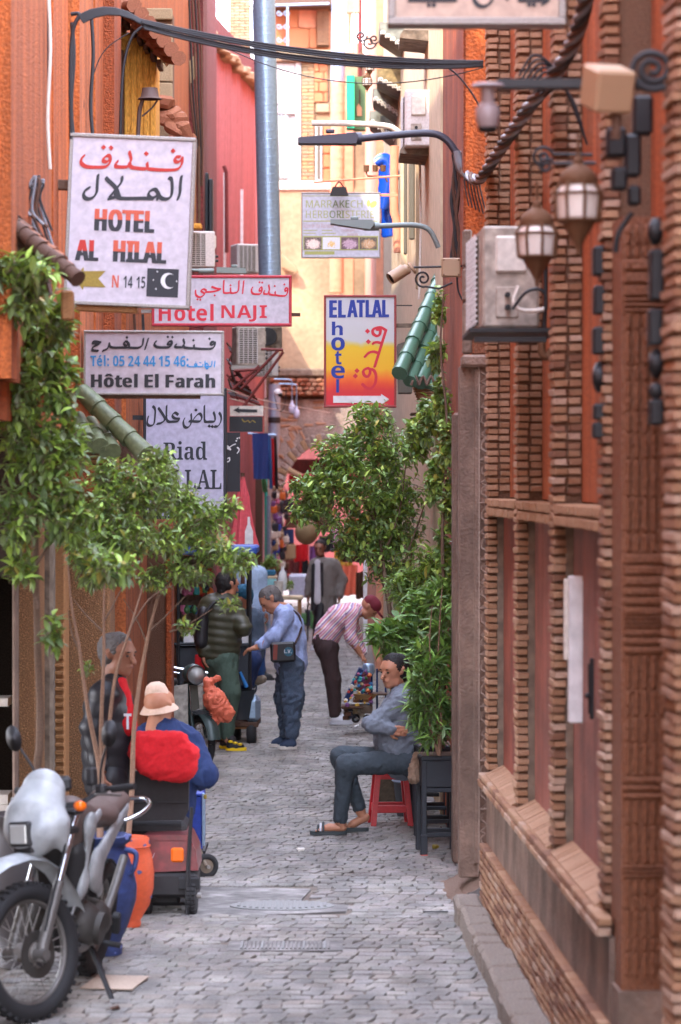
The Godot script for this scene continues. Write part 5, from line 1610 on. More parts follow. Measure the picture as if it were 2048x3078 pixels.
	part(o, "fan_guard", MB.new().lathe([Vector2(0.12, 0), Vector2(0.115, 0.03), Vector2(0, 0.035)], 20, TR(Vector3(-0.05, 0.02, 0.125), 0, PI / 2)), M.black_iron)
	o = thing("steel_brackets", "rust-red diagonal steel brackets carrying the air conditioners", "bracket")
	mk("red_steel", K(134, 58, 54), 0.7, 0.1, "fine", Vector3(5, 5, 5))
	for q in [[705, 1115, 785, 1110], [725, 1170, 838, 1052], [720, 1240, 852, 1058], [785, 1050, 852, 1052], [700, 1170, 780, 1100]]:
		part(o, "bar", MB.new().tube(PL(q, 36.6), 0.018, 4), M.red_steel)
	part(o, "tray", rect(696, 1098, 790, 1112, 36.8, 0.5), M.sign_metal)
	for i in 12:
		part(o, "cable_clutter", MB.new().tube(curve(PL([682 + 5 * (i % 4), 1030 + 12 * i, 700 + 8 * (i % 3), 1060 + 13 * i, 690 + 6 * (i % 5), 1090 + 9 * i, 720 + 6 * i, 1120 + 9 * i], 37.2)), 0.012, 4), [M.cable_brown, M.tape, M.red_steel][i % 3])
	street_lamp("small grey street lamp above the red framed sign", [652, 803, 738, 806, 742, 822, 652, 820], [640, 815, 610, 814, 566, 812], 31.0, 0.016, M.lamp_grey, M.lamp_grey)
	o = thing("hanging_bulbs", "two pale lamp bulbs hanging from bent conduits by the arch", "lamp")
	mk("bulb_white", K(206, 208, 232), 0.3)
	for q in [[878, 1204, 824, 1140], [892, 1220, 838, 1154]]:
		part(o, "conduit", MB.new().tube(curve(PL([q[2], q[3], q[0] - 6, q[3] + 2, q[0], q[3] + 14, q[0], q[1]], 50.0)), 0.013, 5), M.galv)
		part(o, "bulb", MB.new().lathe([Vector2(0, -0.22), Vector2(0.045, -0.2), Vector2(0.055, -0.14), Vector2(0.05, -0.08), Vector2(0.025, -0.05), Vector2(0.022, 0.0), Vector2(0, 0)], 12, TR(P(q[0], q[1], 50.0))), M.bulb_white)
	o = thing("security_camera", "small white security camera on the shiny duct", "camera", P(836, 1180, 49.0))
	part(o, "body", MB.new().ell(Vector3.ZERO, Vector3(0.07, 0.06, 0.07)), M.white_paint)
	part(o, "lens", MB.new().ell(Vector3(0.04, -0.04, 0.04), Vector3(0.04, 0.035, 0.03)), M.dark)
	part(o, "lead", MB.new().tube(curve([Vector3(-0.06, 0, 0), Vector3(0.0, -0.28, 0), Vector3(0.1, -0.25, 0), Vector3(0.14, 0.1, 0)]), 0.008, 5), M.cable_black)
	for q in [[682, 1170, 800, 1205, 990, 1240], [692, 1198, 800, 1225, 900, 1246]]:
		cable("upper pale wire strung towards the stone arch" if q[0] == 682 else "lower pale wire strung towards the stone arch", curve([P(q[0], q[1], 34.0), P(q[2], q[3], 44.0), P(q[4], q[5], 58.0)], 8), 0.008, M.cable_white)
func leaf_mesh(l: float, w: float, droop: float) -> ArrayMesh:
	# folded, pointed blade from the origin along +z
	var m := MB.new()
	var n := 4
	var mid := []
	var lft := []
	var rgt := []
	for i in n + 1:
		var t := float(i) / n
		var y := -droop * t * t * l
		var hw := w * 0.5 * sin(PI * pow(t, 0.8)) + 0.0005
		mid.append(Vector3(0, y, t * l))
		lft.append(Vector3(-hw, y + hw * 0.35, t * l))
		rgt.append(Vector3(hw, y + hw * 0.35, t * l))
	for i in n:
		m.quad(lft[i], mid[i], mid[i + 1], lft[i + 1])
		m.quad(mid[i], rgt[i], rgt[i + 1], mid[i + 1])
	return m.done()
func leaf_mats(nm: String, cols: Array, rough := 0.52) -> Array:
	var out := []
	for i in cols.size():
		var m := mk("%s_%d" % [nm, i], cols[i], rough)
		m.backlight_enabled = true
		m.backlight = Color(0.35, 0.42, 0.12)
		out.append(m)
	return out
func crown(par: Node, blobs: Array, d: float, count: int, single: int, meshes: Array, mats: Array, up := 0.25, tuft := 6, size := 1.0) -> void:
	# blobs: photo x, y, half-width, half-height and depth offset; leaves sit in tufts on short twigs through the volume
	var area := 0.0
	for b in blobs:
		area += b[2] * b[3]
	var bins := {}
	var made := 0
	var tw := MB.new()
	var near_list := []
	for b in blobs:
		var n := int(count * b[2] * b[3] / area / tuft)
		for i in n:
			var v := Vector3(rng.randfn(0, 1), rng.randfn(0, 1), rng.randfn(0, 1)).normalized() * pow(rng.randf(), 0.45)
			v *= rnd(0.75, 1.12)
			var dd: float = d + b[4] + v.z * b[2] / FOC * d * 0.9
			var c := P(b[0] + v.x * b[2], b[1] + v.y * b[3], dd)
			var dir := (Vector3(v.x, -v.y, v.z) + Vector3(rnd(-0.6, 0.6), up + rnd(-0.3, 0.6), rnd(-0.6, 0.6))).normalized()
			var tl := rnd(0.05, 0.13) * size
			tw.tube([c - dir * tl, c], 0.0022 * size, 3, false)
			var ph := rnd(0, TAU)
			for k in tuft:
				var a := ph + k * 2.4
				var side := dir.cross(Vector3.UP if absf(dir.y) < 0.9 else Vector3.RIGHT).normalized()
				var bi := dir.cross(side)
				var out := (side * cos(a) + bi * sin(a)) * 0.85 + dir * rnd(0.1, 0.9)
				out = (out + Vector3(0, -0.1, 0)).normalized()
				var x := Vector3.UP.cross(out)
				if x.length() < 0.1:
					x = Vector3.RIGHT
				x = (x.normalized() + Vector3(rnd(-0.4, 0.4), rnd(-0.4, 0.4), rnd(-0.4, 0.4))).normalized()
				var y := out.cross(x).normalized()
				x = y.cross(out).normalized()
				var s := rnd(0.5, 1.25)
				var t := Transform3D(Basis(x * s, y * s, out * s), c - dir * tl * (k / float(tuft)))
				near_list.append([dd, t, rng.randi() % meshes.size(), weighted(mats.size())])
	near_list.sort_custom(func(p, q): return p[0] < q[0])
	for it in near_list:
		if made < single:
			part(par, "leaf", meshes[it[2]], mats[it[3]], it[1])
			made += 1
		else:
			var key := "%d_%d" % [it[2], it[3]]
			if not bins.has(key):
				bins[key] = []
			bins[key].append(it)
	for key in bins:
		var xs := []
		for it in bins[key]:
			xs.append(it[1])
		copies(par, "leaves", meshes[bins[key][0][2]], mats[bins[key][0][3]], xs)
	if tw.v.size():
		stuff(part(par, "twigs", tw, M.bark))
func weighted(n: int) -> int:
	return (n - 1 if rng.randf() < 0.03 else mini(int(pow(rng.randf(), 1.1) * (n - 1)), n - 2))
func stem(par: Node, nm: String, pts: Array, rad: Array, mat: Material) -> void:
	var c := curve(pts, 5)
	var r := []
	for i in c.size():
		var f := float(i) / (c.size() - 1) * (rad.size() - 1)
		var k := mini(int(f), rad.size() - 2)
		r.append(lerpf(rad[k], rad[k + 1], f - k) * rnd(0.93, 1.07))
	part(par, nm, MB.new().tube(c, r, 8), mat)
func pot(nm: String, label: String, at: Vector3, prof: Array, mat: Material, flakes: Material, n: int, grp := "") -> Node3D:
	var o := thing(nm, label, "plant pot", at, grp)
	part(o, "body", MB.new().lathe(prof, 32), mat)
	part(o, "soil", MB.new().lathe([Vector2(prof[-1].x, prof[-1].y), Vector2(0, prof[-1].y)], 20), M.earth)
	for i in n:       # chips where the top coat of paint has come off
		var k := rng.randi_range(1, prof.size() - 3)
		var t := rng.randf()
		var p: Vector2 = prof[k].lerp(prof[k + 1], t)
		var a := rnd(-PI, PI)
		var c := Vector3(cos(a) * p.x, p.y, sin(a) * p.x)
		var nn := Vector3(cos(a), 0.05, sin(a)).normalized()
		var s := rnd(0.006, 0.022)
		var poly := PackedVector2Array()
		for j in 7:
			var q := TAU * j / 7.0
			poly.append(Vector2(cos(q), sin(q) * 0.8) * s * rnd(0.6, 1.15))
		part(o, "paint_chip", MB.new().prism(poly, -0.004, 0.0015, Transform3D(Basis.looking_at(-nn), c)), flakes)
	return o

func plants() -> void:
	mk("bark", K(128, 102, 84), 0.9, 0, "fine", Vector3(6, 2, 6), "n_plaster", 0.8)
	mk("bark_pale", K(158, 122, 98), 0.9, 0, "fine", Vector3(6, 2, 6), "n_plaster", 0.6)
	mk("pot_blue", K(66, 84, 142), 0.6, 0, "blotch", Vector3(3, 3, 3), "n_plaster", 0.3)
	mk("pot_blue_pale", K(126, 138, 198), 0.7)
	mk("pot_orange", K(222, 92, 50), 0.6, 0, "soft", Vector3(3, 3, 3), "n_plaster", 0.3)
	mk("pot_slate", K(82, 84, 124), 0.7)
	# painted pots
	var bp := [Vector2(0.0, 0.0), Vector2(0.125, 0.0), Vector2(0.128, 0.06), Vector2(0.115, 0.08), Vector2(0.165, 0.22), Vector2(0.205, 0.38), Vector2(0.21, 0.48), Vector2(0.19, 0.6), Vector2(0.155, 0.72), Vector2(0.145, 0.77), Vector2(0.175, 0.80), Vector2(0.18, 0.84), Vector2(0.16, 0.845), Vector2(0.14, 0.80)]
	var bat := G(300, 2868)
	var o := pot("plant_pot", "chipped blue painted urn behind the motorbike", bat, bp.map(func(p): return p * Vector2(1.0, 0.8)), M.pot_blue, M.pot_blue_pale, 40)
	part(o, "handle", MB.new().tube(curve([Vector3(0.15, 0.6, 0.08), Vector3(0.21, 0.58, 0.1), Vector3(0.2, 0.5, 0.1), Vector3(0.17, 0.46, 0.09)]), 0.016, 8), M.pot_blue)
	var op := [Vector2(0.0, 0.0), Vector2(0.075, 0.0), Vector2(0.08, 0.03), Vector2(0.075, 0.05), Vector2(0.13, 0.18), Vector2(0.155, 0.32), Vector2(0.158, 0.45), Vector2(0.145, 0.6), Vector2(0.13, 0.66), Vector2(0.138, 0.675), Vector2(0.13, 0.69), Vector2(0.13, 0.735), Vector2(0.118, 0.75), Vector2(0.105, 0.72)]
	var oat := G(384, 2786)
	pot("plant_pot", "chipped orange painted urn beside the red scooter", oat, op.map(func(p): return p * Vector2(1.0, 0.72)), M.pot_orange, M.pot_slate, 40)
	var dk := G(120, 2905)
	pot("plant_pot", "dark urn hidden behind the motorbike wheel", dk + Vector3(-0.1, 0, 0), bp, mk("pot_dark", K(66, 60, 60), 0.7), M.pot_slate, 6)
	solo("bottle_cap", "yellow bottle cap on the ground against the blue urn", "cap", MB.new().lathe([Vector2(0.015, -0.01), Vector2(0.018, 0.008), Vector2(0, 0.01)], 14, TR(Vector3.ZERO, 0, 1.2)), mk("yellow", K(226, 196, 24), 0.5), TR(G(389, 2782) + Vector3(0, 0.018, 0.05)))
	var gm := leaf_mats("leaf_broad", [K(98, 116, 64), K(76, 94, 58), K(118, 146, 74), K(104, 114, 82), K(148, 178, 78), K(150, 138, 66)])
	var lm := [leaf_mesh(0.08, 0.034, 0.3), leaf_mesh(0.068, 0.032, 0.6), leaf_mesh(0.074, 0.03, 0.1)]
	# nearest tree at the left edge
	o = thing("potted_tree", "broad-leaved small tree with straight grey trunk at the shop front", "tree")
	stem(o, "trunk", [dk + Vector3(-0.1, 0.7, 0), P(118, 2250, 16.4), P(112, 1900, 16.4), P(106, 1600, 16.3), P(98, 1300, 16.2), P(95, 1000, 16.2)], [0.024, 0.022, 0.019, 0.017, 0.012, 0.006], M.bark)
	for q in [[108, 1700, 200, 1560, 260, 1480], [106, 1640, 60, 1520, 20, 1440], [104, 1500, 180, 1380, 230, 1300], [100, 1350, 50, 1200, 30, 1080], [98, 1250, 150, 1120, 190, 1030], [116, 1830, 70, 1700, 20, 1640]]:
		stem(o, "limb", PL(q, 16.25), [0.009, 0.006, 0.003], M.bark)
	crown(o, [[110, 810, 60, 60, -1.0], [30, 800, 60, 70, -1.0], [60, 890, 90, 110, -0.9], [170, 950, 60, 80, -0.3], [110, 1000, 110, 130, 0.1], [50, 1160, 90, 150, -0.1], [175, 1150, 75, 120, 0.1], [110, 1340, 130, 140, 0.0], [205, 1330, 80, 100, 0.15], [55, 1540, 85, 120, -0.1], [200, 1530, 110, 110, 0.0], [310, 1690, 110, 70, -0.1], [60, 1700, 60, 60, 0.0], [160, 1900, 30, 60, 0.0]], 16.2, 6000, 300, lm, gm, 0.3, 6, 1.0)
	# tree in the blue and orange urns
	var sm := [leaf_mesh(0.052, 0.023, 0.3), leaf_mesh(0.044, 0.022, 0.5), leaf_mesh(0.055, 0.02, 0.15)]
	o = thing("potted_tree", "wide small-leaved tree on slim stems growing from the blue urn", "tree")
	for q in [[300, 2330, 262, 2120, 240, 1960, 215, 1820, 205, 1700], [302, 2330, 305, 2150, 312, 1980, 312, 1850, 316, 1700], [306, 2320, 328, 2180, 348, 2030, 395, 1880, 430, 1760]]:
		stem(o, "trunk", [bat + Vector3(0.0, 0.62, 0), ] + PL(q, 17.4), [0.02, 0.015, 0.012, 0.010, 0.007, 0.004], M.bark_pale)
	for q in [[312, 1900, 260, 1850, 220, 1800], [312, 1870, 350, 1800, 400, 1700], [390, 1890, 450, 1800, 520, 1760], [240, 1960, 215, 1900, 205, 1830]]:
		stem(o, "limb", PL(q, 17.4), [0.006, 0.004, 0.002], M.bark)
	crown(o, [[330, 1560, 120, 90, 0.2], [430, 1470, 120, 100, 0.3], [330, 1430, 70, 60, 0.3], [320, 1720, 100, 60, 0.0], [250, 1640, 80, 60, 0.0], [380, 1620, 120, 70, 0.1], [260, 2000, 24, 18, 0.0], [470, 1380, 60, 46, 0.4]], 17.6, 5000, 200, sm, gm, 0.3, 6, 0.8)
	o = thing("potted_tree", "leaning small-leaved tree growing from the orange urn", "tree")
	stem(o, "trunk", [oat + Vector3(0.0, 0.5, 0), P(396, 2380, 18.2), P(402, 2200, 18.3), P(418, 2060, 18.4), P(448, 1900, 18.5), P(478, 1780, 18.6), P(500, 1650, 18.6)], [0.018, 0.016, 0.014, 0.013, 0.011, 0.008, 0.004], M.bark_pale)
	for q in [[448, 1900, 500, 1850, 560, 1790], [470, 1800, 540, 1720, 640, 1680], [440, 1930, 410, 1860, 370, 1800], [500, 1680, 560, 1600, 620, 1540], [510, 1900, 560, 1880, 640, 1830]]:
		stem(o, "limb", PL(q, 18.5), [0.007, 0.004, 0.002], M.bark)
	crown(o, [[520, 1500, 110, 80, 0.2], [600, 1560, 110, 80, 0.1], [520, 1620, 130, 60, 0.0], [640, 1650, 110, 50, 0.0], [710, 1690, 70, 40, 0.0], [560, 1720, 90, 50, 0.0], [690, 1520, 40, 40, 0.1], [480, 1420, 70, 60, 0.2], [560, 1880, 34, 24, 0.0], [690, 1810, 40, 20, 0.0], [460, 1740, 60, 40, 0.0], [740, 1670, 30, 30, 0.0]], 18.5, 4800, 200, sm, gm, 0.3, 6, 0.8)
	# tree on the right
	var gr := leaf_mats("leaf_fig", [K(112, 140, 74), K(88, 116, 68), K(136, 170, 84), K(116, 138, 94), K(168, 192, 92), K(176, 164, 80)])
	var rm := [leaf_mesh(0.064, 0.033, 0.25), leaf_mesh(0.055, 0.03, 0.5), leaf_mesh(0.072, 0.028, 0.1)]
	o = thing("street_tree", "dense leafy tree hiding the stone arch under the gradient sign", "tree")
	stem(o, "trunk", [G(1205, 2420) + Vector3(0, 0.3, 0), P(1196, 2100, 24.6), P(1180, 1900, 24.7), P(1160, 1750, 24.8), P(1140, 1600, 25.0), P(1110, 1450, 25.0)], [0.028, 0.025, 0.022, 0.018, 0.014, 0.007], M.bark)
	for q in [[1180, 1900, 1150, 1750, 1060, 1600], [1170, 1820, 1230, 1650, 1290, 1480], [1160, 1740, 1090, 1640, 960, 1560], [1150, 1680, 1200, 1540, 1220, 1400], [1140, 1600, 1080, 1480, 1010, 1420], [1184, 1950, 1220, 1800, 1240, 1650]]:
		stem(o, "limb", PL(q, 24.9), [0.012, 0.008, 0.003], M.bark)
	crown(o, [[1110, 1270, 90, 70, 0.1], [1030, 1360, 100, 80, 0.0], [1150, 1370, 120, 90, 0.1], [1060, 1460, 140, 90, -0.1], [940, 1480, 70, 60, 0.0], [1180, 1490, 110, 90, 0.1], [1090, 1570, 140, 80, 0.0], [930, 1540, 60, 40, 0.0], [1200, 1600, 100, 80, 0.1], [1120, 1650, 120, 60, 0.0], [1250, 1330, 60, 70, 0.3], [1180, 1710, 90, 60, 0.0], [990, 1440, 80, 60, 0.0], [905, 1530, 50, 50, 0.0], [1050, 1640, 60, 40, 0.0], [900, 1450, 40, 40, 0.1]], 25.0, 9500, 300, rm, gr, 0.25, 6, 1.0)
	# climbing vine on the orange corner
	o = thing("climbing_vine", "green vine trailing down the rough orange corner", "vine")
	stem(o, "trunk", PL([1330, 2250, 1338, 1900, 1330, 1600, 1345, 1300, 1325, 1050, 1335, 880], 21.7), [0.016, 0.014, 0.012, 0.01, 0.008, 0.004], M.bark)
	var vm := [leaf_mesh(0.06, 0.044, 0.3), leaf_mesh(0.05, 0.04, 0.5)]
	crown(o, [[1318, 930, 22, 60, 0.0], [1310, 1060, 28, 70, 0.0], [1325, 1200, 36, 80, 0.0], [1345, 1330, 34, 100, -0.2], [1310, 1440, 40, 90, 0.0], [1350, 1520, 26, 110, -0.2], [1335, 1660, 40, 90, -0.1], [1300, 1230, 60, 40, 0.3], [1270, 1290, 60, 50, 0.4], [1352, 1750, 24, 120, -0.2]], 21.9, 2800, 250, vm, gr, 0.0, 5, 0.8)
	# shrubs in the black planter tables
	var ol := leaf_mats("leaf_oleander", [K(104, 142, 76), K(80, 114, 66), K(134, 176, 86), K(122, 148, 106), K(176, 208, 106)])
	var om := [leaf_mesh(0.12, 0.024, 0.35), leaf_mesh(0.1, 0.022, 0.6), leaf_mesh(0.11, 0.026, 0.1)]
	o = thing("planter_shrub", "narrow-leaved shrub in the front black planter table", "shrub")
	for q in [[1322, 2272, 1316, 2180, 1300, 2060, 1292, 1930, 1300, 1820], [1322, 2272, 1326, 2150, 1318, 2000, 1322, 1880, 1330, 1760], [1318, 2270, 1290, 2170, 1262, 2080, 1240, 2010]]:
		stem(o, "stem", PL(q, 21.35), [0.011, 0.009, 0.007, 0.005, 0.003], M.bark_pale)
	crown(o, [[1296, 2110, 62, 70, 0.0], [1312, 2010, 54, 70, 0.0], [1270, 2050, 46, 50, -0.1], [1330, 1900, 40, 90, 0.1], [1300, 2200, 60, 40, 0.0], [1330, 2150, 36, 60, 0.1], [1260, 2140, 40, 60, 0.1], [1280, 1960, 50, 60, 0.1], [1310, 1790, 50, 70, 0.3]], 21.4, 2700, 300, om, ol, 0.6, 6, 1.0)
	o = thing("planter_shrub", "broad light-leaved shrub behind the seated man", "shrub")
	stem(o, "stem", PL([1240, 2280, 1235, 2100, 1220, 1960, 1190, 1900], 23.4), [0.013, 0.011, 0.008, 0.004], M.bark)
	crown(o, [[1145, 1905, 44, 40, -0.1], [1200, 1900, 60, 50, 0.0], [1240, 1970, 50, 60, 0.0], [1180, 1960, 40, 30, 0.0], [1270, 1830, 70, 70, 0.2], [1220, 2050, 40, 50, 0.2]], 23.4, 1700, 250, [leaf_mesh(0.12, 0.048, 0.3), leaf_mesh(0.10, 0.044, 0.5)], ol, 0.5, 6, 1.1)
	o = thing("planter_shrub", "slender dark shrub rising between the planters and the tree", "shrub")
	stem(o, "stem", PL([1250, 2300, 1246, 2000, 1240, 1800, 1236, 1700], 24.3), [0.014, 0.011, 0.007, 0.004], M.bark)
	crown(o, [[1240, 1780, 60, 80, 0.0], [1290, 1700, 50, 80, 0.0], [1200, 1760, 50, 50, 0.0]], 24.3, 900, 150, om, gr, 0.5, 6, 1.0)
	# planter tables: black box on tall legs, four in a row
	mk("planter_black", K(56, 62, 70), 0.6, 0, "fine", Vector3(5, 5, 5), "n_plaster", 0.4)
	mk("planter_red", K(196, 78, 58), 0.7)
	for i in 4:
		var at := G(1318, 2562 - i * 42)
		at.x -= 0.02 * i
		o = thing("planter_table", ["foremost black planter table with a chipped red foot", "second black planter table behind the foremost one", "third black planter table in the row", "rearmost black planter table in the row"][i], "planter", at, "black planter tables in a row", 0.12)
		var w := 0.125
		for s in [[-1, 1], [1, 1], [-1, -1], [1, -1]]:
			part(o, "leg", MB.new().rbox(Vector3(s[0] * w, 0.34, s[1] * 0.14), Vector3(0.036, 0.68, 0.036), 0.005), M.planter_black)
		part(o, "foot_block", MB.new().rbox(Vector3(-w - 0.004, 0.07, 0.165), Vector3(0.05, 0.15, 0.04), 0.006), M.planter_black)
		part(o, "foot_tip", MB.new().rbox(Vector3(-w - 0.004, -0.012, 0.166), Vector3(0.052, 0.036, 0.042), 0.004), M.planter_red)
		part(o, "box", MB.new().rbox(Vector3(0, 0.58, 0), Vector3(0.27, 0.2, 0.31), 0.006), M.planter_black)
		part(o, "rim", MB.new().rbox(Vector3(0, 0.69, 0), Vector3(0.3, 0.034, 0.34), 0.008), M.planter_black)
		part(o, "soil", MB.new().rbox(Vector3(0, 0.70, 0), Vector3(0.26, 0.02, 0.3), 0.004), M.earth)
		for y in [0.14, 0.46]:
			part(o, "rail", MB.new().rbox(Vector3(0, y, 0.14), Vector3(0.24, 0.03, 0.026), 0.004), M.planter_black)
			part(o, "rail", MB.new().rbox(Vector3(0, y, -0.14), Vector3(0.24, 0.03, 0.026), 0.004), M.planter_black)
func wheel(par: Node, c: Vector3, b: Basis, r: float, tr: float, spokes: int, rim: Material, tread := 0) -> Node3D:
	# axle along local z of b
	var o := Node3D.new()
	o.name = "wheel"
	o.transform = Transform3D(b, c)
	par.add_child(o, true)
	var ring := func(rr: float, n: int) -> Array:
		var pts := []
		for i in n + 1:
			pts.append(Vector3(cos(TAU * i / n), sin(TAU * i / n), 0) * rr)
		return pts
	part(o, "tyre", MB.new().tube(ring.call(r - tr, 40), tr, 10, false), M.rubber)
	part(o, "rim", MB.new().tube(ring.call(r - tr * 1.9, 40), tr * 0.4, 8, false), rim)
	part(o, "hub", MB.new().tube([Vector3(0, 0, -0.06), Vector3(0, 0, 0.06)], r * 0.14, 14), M.sign_metal)
	for i in spokes:
		var a := TAU * i / spokes
		var a2 := a + (0.35 if i % 2 else -0.35)
		part(o, "spoke", MB.new().tube([Vector3(cos(a2) * r * 0.13, sin(a2) * r * 0.13, 0.035 if i % 4 < 2 else -0.035), Vector3(cos(a), sin(a), 0) * (r - tr * 2.0)], 0.0028, 4, false), M.sign_metal)
	if tread:
		var t := MB.new()
		for i in tread:
			var a := TAU * i / tread
			for k in [-1, 1]:
				t.rbox(Vector3(cos(a), sin(a), 0) * (r - tr * 0.12) + Vector3(0, 0, k * tr * 0.42), Vector3(0.02, 0.022, tr * 0.7), 0.004, Basis(Vector3(0, 0, 1), a))
		stuff(part(o, "tread_blocks", t, M.rubber))
	return o
func vehicles() -> void:
	mk("bike_white", K(196, 200, 202), 0.42, 0, "blotch", Vector3(1.2, 1.2, 1.2))
	mk("bike_grey", K(124, 120, 116), 0.45, 0.4, "fine", Vector3(6, 6, 6))
	mk("chrome", K(190, 194, 200), 0.18, 0.95)
	mk("bike_dark", K(46, 44, 46), 0.6, 0, "fine", Vector3(6, 6, 6))
	mk("seat_brown", K(98, 80, 74), 0.6, 0, "soft", Vector3(4, 4, 4))
	mk("engine_metal", K(82, 78, 74), 0.5, 0.5, "fine", Vector3(8, 8, 8), "n_plaster", 0.6)
	mk("amber", K(236, 108, 20), 0.25)
	mk("glass_lens", K(176, 176, 172), 0.12, 0.1)
	mk("blue_plastic", K(40, 120, 190), 0.5)
	# ---- trail motorbike
	var o := thing("motorbike", "white trail motorbike parked on its stand before the urns", "motorbike", P(56, 2880, 14.85) * Vector3(1, 0, 1))
	o.basis = Basis(Vector3.UP, -1.73) * Basis(Vector3.RIGHT, -0.15)
	var st := Basis(Vector3(-0.42, 0.91, 0).normalized(), -0.55)      # steering turned towards the shop
	var S := func(x: float, y: float, z: float) -> Vector3: return Vector3(-0.15, 0.66, 0) + st * (Vector3(x, y, z) - Vector3(-0.15, 0.66, 0))
	wheel(o, S.call(0, 0.345, 0), st, 0.345, 0.045, 28, M.bike_grey, 44)
	part(o, "brake_disc", MB.new().lathe([Vector2(0.07, 0.0), Vector2(0.12, 0.0), Vector2(0.12, 0.004), Vector2(0.07, 0.004)], 24, Transform3D(st * Basis(Vector3.RIGHT, PI / 2), S.call(0, 0.335, -0.065))), M.engine_metal)
	for k in [-1, 1]:
		var f := part(o, "fork_leg", MB.new().tube([S.call(0.02, 0.30, 0.1 * k), S.call(0.0, 0.38, 0.1 * k), S.call(-0.14, 0.68, 0.1 * k)], [0.03, 0.031, 0.027], 12), M.bike_grey)
		part(f, "stanchion", MB.new().tube([S.call(-0.14, 0.68, 0.1 * k), S.call(-0.29, 1.0, 0.1 * k)], 0.0195, 12), M.chrome)
		part(f, "axle_lug", MB.new().tube([S.call(0.02, 0.335, 0.07 * k), S.call(0.02, 0.335, 0.14 * k)], 0.03, 10), M.bike_grey)
	part(o, "triple_clamp", MB.new().rbox(S.call(-0.25, 0.93, 0), Vector3(0.08, 0.04, 0.26), 0.012, st), M.bike_dark)
	part(o, "triple_clamp", MB.new().rbox(S.call(-0.29, 1.02, 0), Vector3(0.08, 0.03, 0.26), 0.012, st), M.bike_dark)
	var rows := []
	var arc := [[0.40, 0.70], [0.30, 0.775], [0.18, 0.82], [0.04, 0.84], [-0.10, 0.82], [-0.22, 0.75], [-0.31, 0.64], [-0.35, 0.54]]
	for q in arc:
		var r := []
		for i in 9:
			var u := i / 4.0 - 1.0
			var wd: float = 0.085 if q[0] > 0.0 else 0.07
			r.append(S.call(q[0], q[1] - 0.035 * u * u, u * wd))
		rows.append(r)
	part(o, "front_mudguard", MB.new().sheet(rows), M.bike_white)
	# headlamp cowl
	part(o, "headlamp_cowl", net([[S.call(-0.17, 1.13, 0), S.call(-0.11, 1.0, 0), 0.115, 0.165, Vector3(0.66, 1, 0.98)], [S.call(-0.07, 0.93, -0.06), S.call(-0.07, 0.93, 0.06), 0.085, 0.085], [S.call(-0.06, 0.87, -0.03), S.call(-0.06, 0.87, 0.03), 0.055, 0.055], [S.call(-0.13, 0.97, -0.13), S.call(-0.17, 0.84, -0.12), 0.05, 0.018], [S.call(-0.13, 0.97, 0.13), S.call(-0.17, 0.84, 0.12), 0.05, 0.018]], 0.008, 0.05), M.bike_white)
	var hl := part(o, "headlamp", MB.new().rbox(S.call(0.005, 0.93, -0.0), Vector3(0.05, 0.125, 0.145), 0.012, st), M.bike_dark)
	part(hl, "lens", MB.new().rbox(S.call(0.024, 0.93, -0.0), Vector3(0.02, 0.105, 0.12), 0.012, st), M.glass_lens)
	part(o, "vent_grille", MB.new().rbox(S.call(-0.02, 0.855, 0), Vector3(0.05, 0.04, 0.13), 0.008, st), M.bike_dark)
	# bars, levers, mirrors, indicators
	var bars := curve([S.call(-0.40, 1.13, -0.40), S.call(-0.38, 1.12, -0.22), S.call(-0.32, 1.06, -0.1), S.call(-0.32, 1.06, 0.1), S.call(-0.38, 1.12, 0.22), S.call(-0.40, 1.13, 0.40)])
	part(o, "handlebar", MB.new().tube(bars, 0.012, 8), M.bike_dark)
	for k in [-1, 1]:
		part(o, "grip", MB.new().tube([S.call(-0.385, 1.12, 0.27 * k), S.call(-0.40, 1.13, 0.41 * k)], 0.018, 10), M.rubber)
		part(o, "lever", MB.new().tube(curve([S.call(-0.33, 1.10, 0.2 * k), S.call(-0.31, 1.10, 0.27 * k), S.call(-0.33, 1.09, 0.38 * k)]), 0.007, 6), M.bike_grey)
		part(o, "switchgear", MB.new().rbox(S.call(-0.37, 1.125, 0.21 * k), Vector3(0.05, 0.05, 0.06), 0.012, st), M.bike_dark)
		var mr := part(o, "mirror", MB.new().ell(S.call(-0.32, 1.40, 0.33 * k), Vector3(0.018, 0.07, 0.05), st * Basis(Vector3.RIGHT, 0.3 * k), 16, 10), M.bike_dark)
		part(mr, "mirror_stem", MB.new().tube(curve([S.call(-0.37, 1.13, 0.2 * k), S.call(-0.35, 1.25, 0.24 * k), S.call(-0.33, 1.36, 0.31 * k)]), 0.007, 6), M.bike_dark)
		part(o, "indicator_stalk", MB.new().tube([S.call(-0.2, 1.05, 0.1 * k), S.call(-0.2, 1.05, 0.19 * k)], 0.008, 6), M.bike_dark)
		part(o, "indicator", MB.new().ell(S.call(-0.2, 1.05, 0.215 * k), Vector3(0.03, 0.026, 0.036), st), M.amber)
	part(o, "instrument_cluster", MB.new().rbox(S.call(-0.30, 1.16, 0.0), Vector3(0.06, 0.08, 0.13), 0.02, st), M.bike_dark)
	part(o, "master_cylinder", MB.new().rbox(S.call(-0.36, 1.19, -0.16), Vector3(0.05, 0.09, 0.05), 0.01, st), M.bike_dark)
	# frame, tank, seat, bodywork, engine
	part(o, "frame", MB.new().tube(curve([Vector3(-0.28, 0.95, 0), Vector3(-0.45, 0.72, 0), Vector3(-0.52, 0.40, 0), Vector3(-0.62, 0.27, 0), Vector3(-0.9, 0.28, 0), Vector3(-1.0, 0.5, 0), Vector3(-1.0, 0.8, 0)]), 0.024, 8), M.bike_dark)
